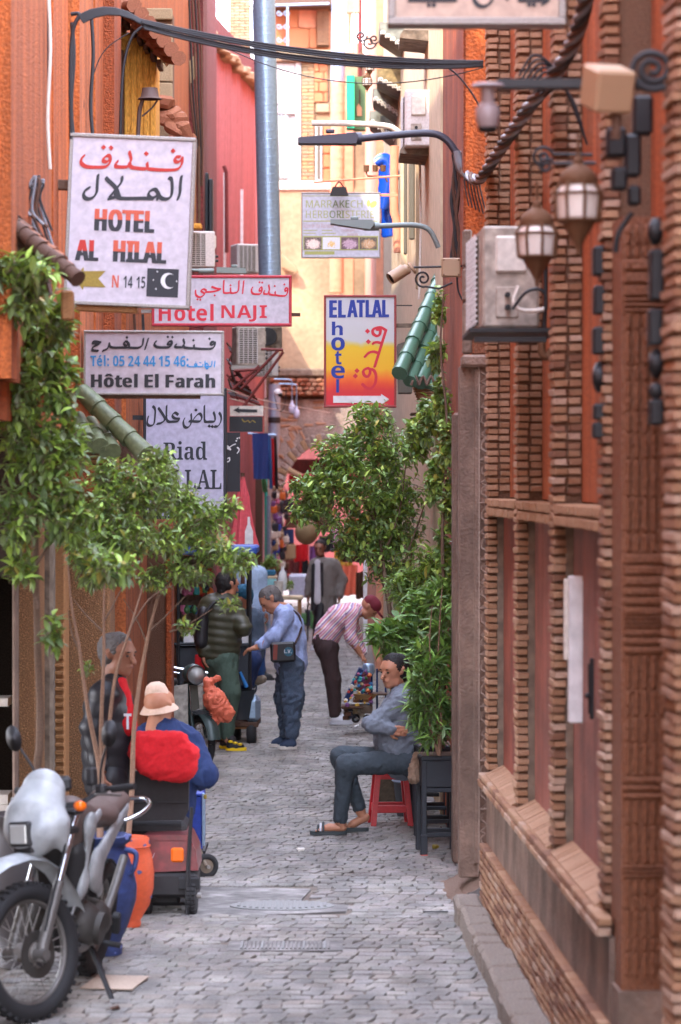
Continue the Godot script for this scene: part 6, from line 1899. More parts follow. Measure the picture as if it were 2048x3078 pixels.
	part(o, "tank", net([[Vector3(-0.42, 0.98, 0), Vector3(-0.66, 0.95, 0), 0.11, 0.09, Vector3(1, 1, 1.05)], [Vector3(-0.40, 0.90, 0), Vector3(-0.58, 0.86, 0), 0.10, 0.09, Vector3(1, 1, 1.1)]], 0.012, 0.04), M.seat_brown)
	for k in [-1, 1]:
		part(o, "tank_shroud", net([[Vector3(-0.36, 0.98, 0.13 * k), Vector3(-0.46, 0.62, 0.12 * k), 0.04, 0.03, Vector3(1, 1, 0.5)], [Vector3(-0.36, 0.96, 0.13 * k), Vector3(-0.62, 0.99, 0.11 * k), 0.035, 0.03, Vector3(1, 1, 0.5)], [Vector3(-0.44, 0.66, 0.12 * k), Vector3(-0.36, 0.48, 0.1 * k), 0.03, 0.012, Vector3(1, 1, 0.5)]], 0.011, 0.05), M.bike_white)
		part(o, "side_panel", net([[Vector3(-0.72, 0.72, 0.11 * k), Vector3(-1.3, 0.94, 0.10 * k), 0.08, 0.045, Vector3(1, 1, 0.3)], [Vector3(-0.7, 0.66, 0.11 * k), Vector3(-0.86, 0.56, 0.12 * k), 0.05, 0.04, Vector3(1, 1, 0.3)]], 0.012, 0.05), M.bike_white)
	part(o, "radiator_cover", net([[Vector3(-0.42, 0.82, -0.06), Vector3(-0.48, 0.55, -0.06), 0.085, 0.07], [Vector3(-0.42, 0.82, 0.06), Vector3(-0.48, 0.55, 0.06), 0.085, 0.07]], 0.014, 0.04), M.bike_dark)
	part(o, "seat", net([[Vector3(-0.66, 0.96, 0), Vector3(-1.0, 0.93, 0), 0.085, 0.09, Vector3(1, 0.7, 1.1)], [Vector3(-1.0, 0.93, 0), Vector3(-1.34, 0.98, 0), 0.09, 0.09, Vector3(1, 0.6, 1.2)]], 0.012, 0.05), M.seat_brown)
	part(o, "tail", net([[Vector3(-1.2, 0.9, 0), Vector3(-1.55, 0.97, 0), 0.08, 0.04, Vector3(1, 0.6, 1.3)]], 0.012, 0.03), M.bike_white)
	part(o, "grab_rail", MB.new().tube(curve([Vector3(-1.16, 0.9, -0.13), Vector3(-1.2, 0.94, -0.2), Vector3(-1.32, 0.98, -0.22), Vector3(-1.46, 0.99, -0.16), Vector3(-1.5, 0.97, -0.06)]), 0.012, 8), M.chrome)
	part(o, "engine_case", net([[Vector3(-0.66, 0.40, -0.08), Vector3(-0.66, 0.40, 0.1), 0.13, 0.13], [Vector3(-0.88, 0.40, -0.09), Vector3(-0.88, 0.40, 0.1), 0.11, 0.11], [Vector3(-0.66, 0.40, 0), Vector3(-0.58, 0.62, 0), 0.1, 0.085]], 0.014, 0.03), M.engine_metal)
	for i in 6:
		part(o, "cooling_fin", MB.new().rbox(Vector3(-0.61, 0.5 + i * 0.024, 0), Vector3(0.2, 0.008, 0.2), 0.003), M.engine_metal)
	part(o, "clutch_cover", MB.new().tube([Vector3(-0.66, 0.40, -0.16), Vector3(-0.66, 0.40, -0.21)], 0.085, 20), M.engine_metal)
	part(o, "exhaust", MB.new().tube(curve([Vector3(-0.5, 0.55, -0.05), Vector3(-0.42, 0.4, -0.08), Vector3(-0.55, 0.30, -0.13), Vector3(-0.9, 0.4, -0.15), Vector3(-1.2, 0.7, -0.15)]), 0.024, 8), M.bike_grey)
	part(o, "footrest", MB.new().tube([Vector3(-0.82, 0.3, -0.12), Vector3(-0.82, 0.3, -0.28)], 0.016, 8), M.rubber)
	part(o, "pedal", MB.new().rbox(Vector3(-0.78, 0.42, -0.25), Vector3(0.05, 0.12, 0.04), 0.008, Basis.from_euler(Vector3(0, 0, -0.5))), M.rubber)
	part(o, "side_stand", MB.new().tube([Vector3(-0.78, 0.28, -0.13), Vector3(-0.66, 0.0, -0.34)], 0.014, 8), M.black_iron)
	part(o, "stand_spring", MB.new().tube([Vector3(-0.82, 0.26, -0.14), Vector3(-0.74, 0.16, -0.23)], 0.009, 6), M.black_iron)
	part(o, "brake_hose", MB.new().tube(curve([S.call(-0.34, 1.1, -0.2), S.call(-0.2, 1.0, -0.17), S.call(-0.12, 0.75, -0.13), S.call(0.0, 0.45, -0.12)]), 0.006, 6), M.rubber)
	wheel(o, Vector3(-1.38, 0.32, 0), Basis(), 0.32, 0.055, 24, M.bike_grey, 36)
	part(o, "swingarm", MB.new().tube([Vector3(-0.95, 0.38, -0.1), Vector3(-1.38, 0.32, -0.1)], 0.025, 8), M.bike_grey)
	# ---- mobility scooter seen from behind
	mk("scooter_red", K(140, 42, 46), 0.3, 0, "blotch", Vector3(2, 2, 2))
	M.scooter_red.clearcoat_enabled = true
	mk("seat_black", K(44, 42, 44), 0.65, 0, "soft", Vector3(3, 3, 3), "n_fine", 0.3)
	o = thing("mobility_scooter", "dark red mobility scooter with black seat and orange tail lamps", "scooter")
	var d := 18.5
	part(o, "rear_cowl", slab([426, 2520, 440, 2512, 560, 2510, 572, 2522, 590, 2560, 596, 2618, 430, 2624, 424, 2600], d, 0.5), M.scooter_red)
	part(o, "cowl_top", MB.new().rbox(P(505, 2514, d + 0.25), Vector3(0.30, 0.03, 0.5), 0.014), M.scooter_red)
	part(o, "tail_lamp", rect(513, 2550, 552, 2594, d - 0.02, 0.04, 0.012), M.amber)
	part(o, "tail_lamp", rect(416, 2526, 447, 2544, d - 0.02, 0.04, 0.006), M.ink_red)
	part(o, "rear_bumper", rect(430, 2626, 592, 2700, d - 0.01, 0.45, 0.02), M.seat_black)
	part(o, "battery_box", rect(432, 2690, 540, 2724, d + 0.1, 0.3, 0.02), M.seat_black)
	var sb := Board.new()
	sb.node = o
	sb.s = FOC / d
	sb.c = Vector2(MID, HOR + EYE * sb.s)
	ink(sb, "script_emblem", [[438, 2576, 446, 2566, 448, 2578, 454, 2570, 458, 2580, 464, 2566], [438, 2590, 444, 2584, 442, 2594]], 3, M.shoe_white, -d + 0.001, func(p): return p, 0.9, 0.5)
	var wr := wheel(o, P(576, 2694, d + 0.05), Basis(Vector3.UP, PI / 2), 0.135, 0.036, 0, M.seat_black, 30)
	part(wr, "disc", MB.new().tube([Vector3(0, 0, -0.03), Vector3(0, 0, 0.03)], 0.07, 16), M.seat_black)
	wheel(o, P(440, 2690, d + 0.05), Basis(Vector3.UP, PI / 2), 0.135, 0.036, 0, M.seat_black, 30)
	part(o, "flag_pole", MB.new().tube(PL([563, 2760, 566, 2600, 576, 2428], d - 0.06), [0.012, 0.014, 0.011], 8), M.black_iron)
	part(o, "pole_socket", rect(536, 2640, 600, 2676, d - 0.05, 0.05, 0.006), M.black_iron)
	part(o, "seat_back", slab([338, 2330, 350, 2318, 556, 2320, 568, 2332, 566, 2440, 552, 2466, 380, 2470, 344, 2460], d + 0.14, 0.09), M.seat_black)
	part(o, "seat_seam", MB.new().tube(PL([352, 2414, 562, 2414], d + 0.135), 0.006, 6), M.seat_black)
	part(o, "seat_cushion", MB.new().rbox(P(470, 2480, d + 0.42), Vector3(0.40, 0.09, 0.42), 0.03), M.seat_black)
	part(o, "seat_post", MB.new().tube([P(480, 2490, d + 0.4), P(480, 2560, d + 0.4)], 0.04, 10), M.black_iron)
	part(o, "deck", MB.new().rbox(P(500, 2700, d + 0.8), Vector3(0.42, 0.06, 0.9), 0.02), M.seat_black)
	part(o, "tiller", MB.new().tube([P(500, 2690, d + 1.2), P(500, 2400, d + 1.0)], 0.03, 8), M.seat_black)
	solo("red_fleece", "bright red fleece draped over the scooter's seat back", "garment", net([[P(420, 2222, d - 0.02), P(540, 2226, d - 0.02), 0.05, 0.055], [P(414, 2262, d - 0.03), P(566, 2272, d - 0.03), 0.06, 0.062], [P(436, 2300, d - 0.03), P(562, 2312, d - 0.03), 0.058, 0.06], [P(470, 2318, d - 0.02), P(540, 2326, d - 0.02), 0.05, 0.05], [P(566, 2262, d), P(588, 2256, d + 0.03), 0.045, 0.018]], 0.014, 0.06, folds(0.009, 9.0, Vector3.ONE)), M.red_fleece)
	# ---- blue box trolley
	mk("box_blue", K(34, 70, 178), 0.45, 0, "soft", Vector3(2, 2, 2))
	o = thing("box_trolley", "bright blue metal box trolley with padlock and caster wheel", "trolley")
	d = 20.3
	part(o, "box", MB.new().rbox(P(556, 2462, d + 0.3), Vector3(0.26, 0.37, 0.5), 0.008), M.box_blue)
	part(o, "lid", MB.new().rbox(P(556, 2378, d + 0.3), Vector3(0.27, 0.02, 0.52), 0.006), M.box_blue)
	part(o, "corner_trim", rect(607, 2385, 616, 2545, d + 0.02, 0.03, 0.004), M.galv)
	part(o, "padlock", MB.new().rbox(P(617, 2396, d + 0.02), Vector3(0.02, 0.03, 0.014), 0.004), M.ink_olive)
	wr = wheel(o, P(620, 2605, d - 0.05), Basis(Vector3.UP, 0.35), 0.086, 0.022, 0, M.grey_plastic)
	part(wr, "disc", MB.new().tube([Vector3(0, 0, -0.012), Vector3(0, 0, 0.012)], 0.05, 16), M.grey_plaster)
	part(o, "caster_fork", MB.new().tube([P(596, 2548, d), P(620, 2605, d - 0.09)], 0.014, 8), M.grey_plaster)
	wr = wheel(o, P(540, 2605, d + 0.1), Basis(Vector3.UP, 0.35), 0.086, 0.022, 0, M.grey_plastic)
	part(o, "chassis", MB.new().rbox(P(560, 2552, d + 0.3), Vector3(0.28, 0.03, 0.5), 0.004), M.black_iron)
	# ---- old moped facing the camera
	mk("moped_green", K(58, 74, 72), 0.4, 0.1, "soft", Vector3(3, 3, 3))
	mk("moped_cream", K(206, 198, 186), 0.5, 0, "blotch", Vector3(2, 2, 2))
	d = 27.4
	o = thing("moped", "old green and cream moped with round headlamp and leg shields", "moped")
	var mb := Basis(Vector3.UP, -1.05)
	wheel(o, P(604, 2232, d), mb, 0.25, 0.035, 24, M.sign_metal)
	for k in [-0.06, 0.06]:
		part(o, "fork_leg", MB.new().tube([P(604, 2232, d) + mb * Vector3(0, 0, k), P(588, 2120, d + 0.08) + mb * Vector3(0, 0, k), P(580, 2050, d + 0.1)], 0.018, 8), M.moped_green)
	rows = []
	for i in 9:
		var a := 0.15 + (PI - 0.5) * i / 8.0
		var r := []
		for j in 7:
			var u := j / 3.0 - 1.0
			r.append(P(604, 2232, d) + mb * Vector3(cos(a) * (0.30 - 0.03 * u * u), sin(a) * (0.30 - 0.03 * u * u), u * 0.065))
		rows.append(r)
	part(o, "mudguard", MB.new().sheet(rows), M.moped_green)
	part(o, "leg_shield", slab([498, 2084, 514, 2066, 564, 2056, 566, 2200, 524, 2214, 502, 2190], d - 0.04, 0.03), M.moped_cream)
	part(o, "leg_shield", slab([594, 2060, 620, 2072, 640, 2140, 636, 2200, 604, 2180], d - 0.02, 0.03), M.moped_cream)
	part(o, "body", net([[P(568, 2060, d + 0.12), P(560, 2200, d + 0.2), 0.06, 0.07], [P(560, 2210, d + 0.2), P(530, 2240, d + 0.9), 0.09, 0.12], [P(520, 2090, d + 0.9), P(510, 2080, d + 1.2), 0.1, 0.1]], 0.016, 0.05), M.moped_green)
	part(o, "front_panel", slab([570, 2062, 594, 2060, 600, 2130, 578, 2140], d + 0.02, 0.05), M.speckled)
	part(o, "trim", MB.new().tube(PL([570, 2060, 574, 2130, 580, 2150], d), 0.006, 6), M.chrome)
	part(o, "seat", net([[P(510, 2050, d + 0.9), P(500, 2050, d + 1.3), 0.08, 0.08, Vector3(1, 0.6, 1)]], 0.016, 0.02), M.seat_black)
	wheel(o, P(540, 2228, d + 1.15), mb, 0.25, 0.035, 12, M.sign_metal)
	part(o, "handlebar", MB.new().tube(curve(PL([476, 1996, 510, 2004, 545, 2012, 590, 2018, 625, 2024], d + 0.15)), 0.013, 8), M.chrome)
	part(o, "grip", MB.new().tube(PL([474, 1995, 508, 2004], d + 0.14), 0.02, 10), M.rubber)
	part(o, "lever", MB.new().tube(PL([486, 2017, 540, 2024], d + 0.08), 0.007, 6), M.chrome)
	part(o, "headlamp_shell", MB.new().ell(P(580, 2026, d + 0.08), Vector3(0.1, 0.095, 0.13), Basis(Vector3.UP, 0.3)), M.moped_green)
	part(o, "headlamp_lens", MB.new().ell(P(590, 2030, d - 0.03), Vector3(0.082, 0.082, 0.04), Basis(Vector3.UP, 0.3), 18, 8), M.glass_lens)
	part(o, "headlamp_rim", MB.new().lathe([Vector2(0.078, 0), Vector2(0.09, 0.01), Vector2(0.088, 0.03)], 22, Transform3D(Basis(Vector3.UP, 0.3) * Basis(Vector3.RIGHT, PI / 2), P(589, 2029, d - 0.03))), M.chrome)
	var wire := MB.new()
	for i in 4:
		wire.tube(curve(PL([576 + i * 4, 2140 + i * 3, 612, 2134 + i * 4, 650 - i * 4, 2140 + i * 5], d - 0.1 - i * 0.03)), 0.005, 5)
	part(o, "wire_rack", wire, M.black_iron)
	# orange woven bag on its handlebar
	mk("bag_orange", K(244, 124, 92), 0.5, 0, "soft", Vector3(6, 6, 6), "n_plaster", 0.8)
	var bag := solo("carrier_bag", "orange and pink woven plastic bag hung on the moped", "bag", net([[P(622, 2056, d - 0.1), P(646, 2104, d - 0.1), 0.03, 0.09], [P(646, 2104, d - 0.1), P(678, 2146, d - 0.1), 0.09, 0.07], [P(678, 2146, d - 0.1), P(692, 2142, d - 0.1), 0.05, 0.03], [P(656, 2130, d - 0.1), P(640, 2184, d - 0.1), 0.085, 0.025], [P(626, 2048, d - 0.1), P(656, 2040, d - 0.1), 0.035, 0.022]], 0.013, 0.04, folds(0.018, 14.0, Vector3.ONE)), M.bag_orange)
	bag.set_meta("label", "orange and pink woven plastic bag hung on the moped")
	# ---- vendor's cart
	d = 30.6
	mk("cart_blue", K(38, 82, 170), 0.6, 0, "soft", Vector3(2, 2, 2), "n_soft", 0.4)
	o = thing("vendor_cart", "street vendor's cart with blue canopy, black bins and shelf of trinkets", "cart")
	part(o, "canopy", MB.new().rbox(P(652, 1652, d + 0.5), Vector3(0.86, 0.09, 1.0), 0.02), M.cart_blue)
	part(o, "canopy_label", rect(610, 1646, 662, 1660, d - 0.02, 0.02), M.off_white)
	for q in [[752, d], [536, d], [746, d + 0.9], [540, d + 0.9]]:
		part(o, "pole", MB.new().tube([P(q[0], 1664, q[1]), P(q[0], 2090, q[1])], 0.017, 8), M.black_iron)
	part(o, "bin", slab([528, 1942, 602, 1940, 596, 2060, 534, 2060], d + 0.05, 0.5), M.planter_black)
	part(o, "bin", slab([700, 1944, 752, 1942, 748, 2060, 704, 2060], d + 0.05, 0.5), M.planter_black)
	for q in [[524, 1936, 606], [696, 1938, 756]]:
		part(o, "bin_rim", MB.new().tube(PL([q[0], q[1], q[2], q[1] - 2], d), 0.014, 6), M.planter_black)
	part(o, "white_box", rect(552, 1904, 592, 1938, d + 0.1, 0.3, 0.01), M.white_paint)
	part(o, "white_box", rect(700, 1908, 750, 1940, d + 0.1, 0.3, 0.01), M.white_paint)
	part(o, "counter", MB.new().rbox(P(640, 1938, d + 0.45), Vector3(0.74, 0.03, 0.8), 0.006), M.planter_black)
	part(o, "back_panel", rect(544, 1670, 640, 1934, d + 0.95, 0.03), M.grey_plaster)
	part(o, "platform", MB.new().rbox(P(706, 2172, d + 0.2), Vector3(0.5, 0.05, 0.6), 0.008), M.wood_dark)
	part(o, "axle_beam", rect(690, 2176, 742, 2192, d - 0.08, 0.06, 0.006), M.wood)
	part(o, "fender", MB.new().rbox(P(760, 2130, d + 0.1), Vector3(0.16, 0.27, 0.36), 0.05), M.galv)
	part(o, "tub", MB.new().lathe([Vector2(0.11, 0.0), Vector2(0.15, 0.29), Vector2(0.157, 0.3), Vector2(0.14, 0.28), Vector2(0.1, 0.02)], 24, TR(P(722, 2162, d - 0.02))), M.planter_black)
	part(o, "tub_handle", MB.new().tube(curve(PL([762, 2070, 770, 2060, 770, 2075, 764, 2084], d)), 0.01, 6), M.planter_black)
	for q in [[756, d], [710, d + 0.35]]:
		wr = wheel(o, P(q[0], 2206, q[1]), Basis(Vector3.UP, PI / 2), 0.14, 0.05, 0, M.grey_plastic)
		part(wr, "disc", MB.new().tube([Vector3(0, 0, -0.05), Vector3(0, 0, 0.05)], 0.1, 16), M.rubber)
	part(o, "red_panel", rect(586, 1968, 616, 2050, d - 0.06, 0.02, 0.01), M.red_fleece)
	part(o, "umbrella", MB.new().tube(PL([722, 2020, 742, 2066], d - 0.05), [0.014, 0.02], 8), M.blue_plastic)

func stalls() -> void:
	var hues := [K(206, 60, 50), K(60, 120, 180), K(230, 180, 60), K(90, 150, 90), K(220, 120, 160), K(236, 226, 210), K(60, 60, 80), K(230, 120, 50), K(130, 80, 140), K(60, 170, 170), K(110, 70, 50), K(186, 160, 120)]
	for i in hues.size():
		mk("hue_%d" % i, hues[i], 0.55, 0, "fine", Vector3(5, 5, 5))
	var words := {"hue_0": "red", "hue_1": "mid blue", "hue_2": "yellow", "hue_3": "green", "hue_4": "rose pink", "hue_5": "cream", "hue_6": "slate", "hue_7": "orange", "hue_8": "purple", "hue_9": "teal", "hue_10": "brown", "hue_11": "tan", "black_nylon": "black", "box_blue": "bright blue", "navy_cloth": "navy", "bike_dark": "charcoal", "red_fleece": "scarlet", "pink_dark": "dark red", "bag_orange": "coral", "maroon": "maroon"}
	# trinkets on the cart's shelves
	for i in 46:
		var x := 548 + (i % 12) * 7.6 + rnd(-2, 2)
		var y := 1716 + int(i / 12.0) * 58 + rnd(-6, 6)
		var hk := "hue_%d" % (rng.randi() % 12)
		var m: Material = M[hk]
		var s := rnd(0.035, 0.06)
		if i % 3 == 0:
			solo("toy_figure", "small %s toy packet on the cart's shelves" % words[hk], "toy", MB.new().rbox(Vector3.ZERO, Vector3(s, s * 1.5, s * 0.6), 0.008), m, TR(P(x, y, 31.2 + rnd(0, 0.2)), rnd(-0.5, 0.5)), "trinkets on the cart shelves")
		else:
			solo("trinket", "small round %s souvenir hanging on the cart's shelves" % words[hk], "souvenir", MB.new().lathe([Vector2(0.0, -s), Vector2(s * 0.6, -s * 0.5), Vector2(s * 0.7, 0), Vector2(s * 0.3, s * 0.7), Vector2(0, s)], 10), m, TR(P(x, y, 31.2 + rnd(0, 0.2))), "trinkets on the cart shelves")
	mk("straw", K(214, 172, 116), 0.9, 0, "grit", Vector3(5, 5, 5))
	solo("straw_hat", "woven straw hat lying on the cart's blue canopy", "hat", MB.new().lathe([Vector2(0.16, 0.0), Vector2(0.13, 0.018), Vector2(0.09, 0.03), Vector2(0.075, 0.09), Vector2(0.04, 0.115), Vector2(0, 0.12)], 22), M.straw, TR(P(664, 1640, 31.0), 0, 0, 0.08))
	for i in 7:
		solo("toy_doll", "little %s doll standing on the blue cart canopy" % ["red", "orange", "red", "cream", "green", "red", "purple"][i], "doll", MB.new().lathe([Vector2(0, 0), Vector2(0.024, 0.0), Vector2(0.018, 0.05), Vector2(0.01, 0.06), Vector2(0.016, 0.08), Vector2(0, 0.1)], 8), M["hue_%d" % [0, 7, 0, 5, 3, 0, 8][i]], TR(P(588 + i * 9, 1638, 30.7 + 0.05 * (i % 3))), "dolls on the cart canopy")
	# folded red parasol with a bottle print
	mk("parasol_red", K(208, 82, 92), 0.8, 0, "soft", Vector3(2, 2, 2))
	var o := thing("folded_parasol", "folded red parasol printed with a white bottle", "parasol", P(730, 1640, 33.0))
	var rows := []
	for j in 8:
		var r := []
		var t := j / 7.0
		for i in 33:
			var a := TAU * i / 32.0
			var q := lerpf(0.15, 0.02, pow(t, 0.8)) * (1.0 + 0.22 * cos(a * 7.0))
			if j == 5:
				q *= 1.25
			r.append(Vector3(cos(a) * q - 0.0 * t, t * 0.76, sin(a) * q))
		rows.append(r)
	part(o, "canopy", MB.new().sheet(rows, true), M.parasol_red)
	part(o, "pole", MB.new().tube([Vector3(0, -1.95, 0), Vector3(0, 0.8, 0)], 0.022, 8), M.wood_dark)
	part(o, "base", MB.new().lathe([Vector2(0.2, 0), Vector2(0.2, 0.06), Vector2(0.04, 0.09), Vector2(0, 0.09)], 16, TR(Vector3(0, -P(730, 1640, 33.0).y, 0))), M.black_iron)
	part(o, "bottle_print", MB.new().prism(PackedVector2Array([Vector2(0.03, -0.02), Vector2(0.12, -0.02), Vector2(0.12, 0.16), Vector2(0.09, 0.24), Vector2(0.085, 0.32), Vector2(0.06, 0.32), Vector2(0.058, 0.24), Vector2(0.03, 0.16)]), 0.176, 0.182), M.white_paint)
	# hanging garments at the far left
	mk("jean_navy", K(42, 62, 122), 0.9, 0, "soft", Vector3(3, 3, 3))
	var hg := [[758, 806, 1302, 1440, "jean_navy", "dark blue folded jeans hanging above the lane", 50.0], [806, 815, 1310, 1470, "hue_1", "narrow blue garment hanging beside the jeans", 50.2], [814, 823, 1318, 1460, "red_fleece", "narrow red garment hanging beside the jeans", 50.4], [823, 832, 1312, 1470, "black_nylon", "narrow black garment hanging beside the jeans", 50.6], [786, 800, 1440, 1480, "hue_3", "short green garment under the jeans", 51.0]]
	for q in hg:
		var rr := []
		for j in 5:
			var r := []
			for i in 9:
				var p := P(lerpf(q[0], q[1], i / 8.0) + j * 1.2, lerpf(q[2], q[3], j / 4.0), q[6])
				p.z += 0.04 * sin(i * 1.4 + j * 0.5)
				r.append(p)
			rr.append(r)
		var back := []
		for r in rr:
			back.append(r.map(func(p): return p + Vector3(0, 0, -0.05)))
		solo("hanging_garment", q[5], "garment", MB.new().sheet(rr, true).sheet(back), M[q[4]])
	o = thing("garment_rail", "dark timber post and rail carrying the hanging garments", "rail")
	part(o, "post", rect(752, 1330, 790, 2000, 52.0, 0.2), M.wood_dark)
	part(o, "rail", MB.new().tube(PL([690, 1300, 830, 1308], 50.5), 0.02, 6), M.galv)
	part(o, "steel_post", MB.new().tube(PL([808, 1490, 808, 1960], 53.0), 0.035, 8), M.galv)
	part(o, "steel_post", MB.new().tube(PL([800, 1440, 804, 1960], 55.0), 0.03, 8), M.turquoise)
	# bags, hats and cloths on the stalls under the arch
	var pal := ["hue_6", "black_nylon", "hue_5", "hue_7", "box_blue", "hue_4", "hue_11", "hue_10", "black_nylon", "hue_3", "hue_5", "navy_cloth", "hue_8", "bike_dark"]
	for i in 46:
		var x := 826 + (i % 4) * 11.0 + rnd(-4, 4)
		var y := 1490 + int(i / 4.0) * 23 + rnd(-8, 8)
		var dd := 54.0 + (i % 4) * 0.8
		var s := rnd(0.08, 0.13)
		var bk: String = pal[rng.randi() % pal.size()]
		solo("hanging_bag", "small %s handbag hanging on the crowded stall rack" % words[bk], "bag", MB.new().rbox(Vector3.ZERO, Vector3(s * 1.0, s * 1.2, 0.06), 0.025).tube(curve([Vector3(-s * 0.35, s * 0.55, 0), Vector3(0, s * 1.15, 0), Vector3(s * 0.35, s * 0.55, 0)], 4), 0.008, 4), M[bk], TR(P(x, y, dd), rnd(-0.6, 0.6), 0, rnd(-0.15, 0.15)), "handbags on the stall rack")
	for i in 6:
		var mk_: String = ["bike_dark", "hue_10", "navy_cloth", "hue_11", "pink_dark", "maroon"][i]
		solo("woven_mat", "%s diamond-woven mat hanging behind the handbags" % words[mk_], "mat", MB.new().rbox(Vector3.ZERO, Vector3(0.2, 0.27, 0.05), 0.01), M[mk_], TR(P(868 + (i % 2) * 6, 1520 + i * 46, 57.0), 0.3), "woven mats at the stall")
	var cl := [[884, 928, 1636, 1690, "red_fleece", 59.0], [886, 930, 1690, 1720, "hue_7", 58.5], [930, 965, 1640, 1700, "hue_8", 60.0], [872, 908, 1690, 1740, "pink_dark", 56.5], [908, 926, 1686, 1740, "black_nylon", 56.6], [900, 908, 1684, 1740, "red_fleece", 56.4], [1032, 1075, 1700, 1790, "bag_orange", 50.0], [1036, 1060, 1690, 1712, "hue_2", 50.5], [1070, 1096, 1720, 1800, "hue_10", 44.0], [1005, 1040, 1650, 1700, "hue_2", 54.0], [1030, 1095, 1630, 1680, "hue_10", 46.0], [1072, 1100, 1640, 1690, "bike_dark", 45.0], [820, 852, 1620, 1680, "black_nylon", 58.0], [960, 1010, 1610, 1660, "bike_dark", 57.0], [860, 884, 1610, 1700, "hue_11", 57.6], [968, 1004, 1690, 1730, "hue_4", 60.0], [1008, 1036, 1700, 1760, "hue_7", 58.0], [1040, 1090, 1560, 1620, "hue_7", 60.0], [890, 1000, 1500, 1600, "hue_10", 61.0]]
	for i in cl.size():
		var q: Array = cl[i]
		var rr := []
		for j in 5:
			var r := []
			for k in 9:
				var p := P(lerpf(q[0], q[1], k / 8.0), lerpf(q[2], q[3], j / 4.0) + 2.0 * sin(k * 0.8), q[5])
				p.z += 0.05 * sin(k * 1.7 + j * 0.6)
				r.append(p)
			rr.append(r)
		var back := []
		for r in rr:
			back.append(r.map(func(p): return p + Vector3(0, 0, -0.06)))
		solo("hanging_cloth", "%s cloth %s hung for sale under the stone arch" % [words[q[4]], ["", "strip", "panel"][0 if q[1] - q[0] > 30 else 1 if q[1] - q[0] < 20 else 2]], "cloth", MB.new().sheet(rr, true).sheet(back), M[q[4]], Transform3D(), "cloths for sale under the arch")
	# round wicker lamp, pink lattice bag, baskets
	mk("wicker", K(196, 164, 116), 0.8, 0, "cells", Vector3(4, 4, 4), "n_rough", 0.8)
	o = thing("wicker_globe", "round pierced wicker lamp globe hanging over the stall", "lampshade", P(922, 1600, 46.0))
	part(o, "globe", MB.new().ell(Vector3.ZERO, Vector3(0.18, 0.19, 0.18), Basis(), 20, 14), M.wicker)
	part(o, "cord", MB.new().tube([Vector3(0, 0.18, 0), Vector3(0, 0.6, 0)], 0.008, 5), M.black_iron)
	solo("patterned_bag", "pink and white lattice-patterned bag hanging from the tree side", "bag", MB.new().rbox(Vector3.ZERO, Vector3(0.17, 0.28, 0.05), 0.02), printed("lattice", painted(func(u, v): return K(232, 210, 220) if absf(fmod(u * 5.0 + 0.5 * (int(v * 8.0) % 2), 1.0) - 0.5) < 0.14 or fmod(v * 8.0, 1.0) < 0.2 else K(196, 24, 104), 40, 64)), TR(P(1018, 1618, 45.0), 0, 0, 0.05))
	solo("wicker_basket", "brown wicker basket hanging behind the white post", "basket", MB.new().lathe([Vector2(0.1, -0.14), Vector2(0.15, -0.05), Vector2(0.17, 0.1), Vector2(0.15, 0.14), Vector2(0.13, 0.1)], 18), M.wood_dark, TR(P(1052, 1660, 43.0)))
	# stall furniture: cool boxes, bottle, bush, covered table, rack of bags on the ground
	o = thing("cool_box", "pale turquoise plastic storage box on the stall", "box", P(808, 1760, 42.0))
	mk("aqua", K(140, 198, 204), 0.45)
	part(o, "tub", MB.new().rbox(Vector3(0, 0, 0), Vector3(0.22, 0.22, 0.3), 0.02), M.aqua)
	part(o, "lid", MB.new().rbox(Vector3(0, 0.12, 0), Vector3(0.24, 0.035, 0.32), 0.012), M.cream_light)
	part(o, "upper_tub", MB.new().rbox(Vector3(0.02, 0.18, 0), Vector3(0.16, 0.08, 0.2), 0.02), M.knit_blue)
	solo("plastic_bottle", "large white plastic bottle standing beside the storage box", "bottle", MB.new().lathe([Vector2(0, -0.16), Vector2(0.06, -0.16), Vector2(0.065, 0.0), Vector2(0.05, 0.09), Vector2(0.02, 0.14), Vector2(0.022, 0.18), Vector2(0, 0.18)], 14), M.white_paint, TR(P(850, 1742, 42.0)))
	solo("plastic_bucket", "small white bucket beside the turquoise box", "bucket", MB.new().lathe([Vector2(0.05, -0.1), Vector2(0.065, 0.1), Vector2(0.07, 0.1), Vector2(0, 0.09)], 14), M.off_white, TR(P(838, 1768, 41.8)))
	o = thing("stall_table", "timber stall table carrying plastic boxes behind the blue-shirted man", "table", Vector3(P(820, 1800, 42.2).x, 0, -42.2))
	var th := P(820, 1796, 42.2).y
	part(o, "top", MB.new().rbox(Vector3(0.08, th, 0), Vector3(0.7, 0.05, 0.5), 0.01), M.cream_light)
	for s in [[-1, -1], [1, -1], [-1, 1], [1, 1]]:
		part(o, "leg", MB.new().rbox(Vector3(0.08 + s[0] * 0.3, th / 2, s[1] * 0.2), Vector3(0.05, th, 0.05), 0.006), M.wood)
	o = thing("covered_table", "table covered with grey-blue cloth near the arch", "table", Vector3(P(900, 1800, 50.0).x, 0, -50.0))
	part(o, "cloth", MB.new().rbox(Vector3(0, P(900, 1760, 50.0).y, 0), Vector3(0.34, 0.38, 0.6), 0.03), M.sign_grey)
	for s in [[-1, -1], [1, -1], [-1, 1], [1, 1]]:
		part(o, "leg", MB.new().tube([Vector3(s[0] * 0.14, 0, s[1] * 0.25), Vector3(s[0] * 0.14, 0.6, s[1] * 0.25)], 0.014, 6), M.black_iron)
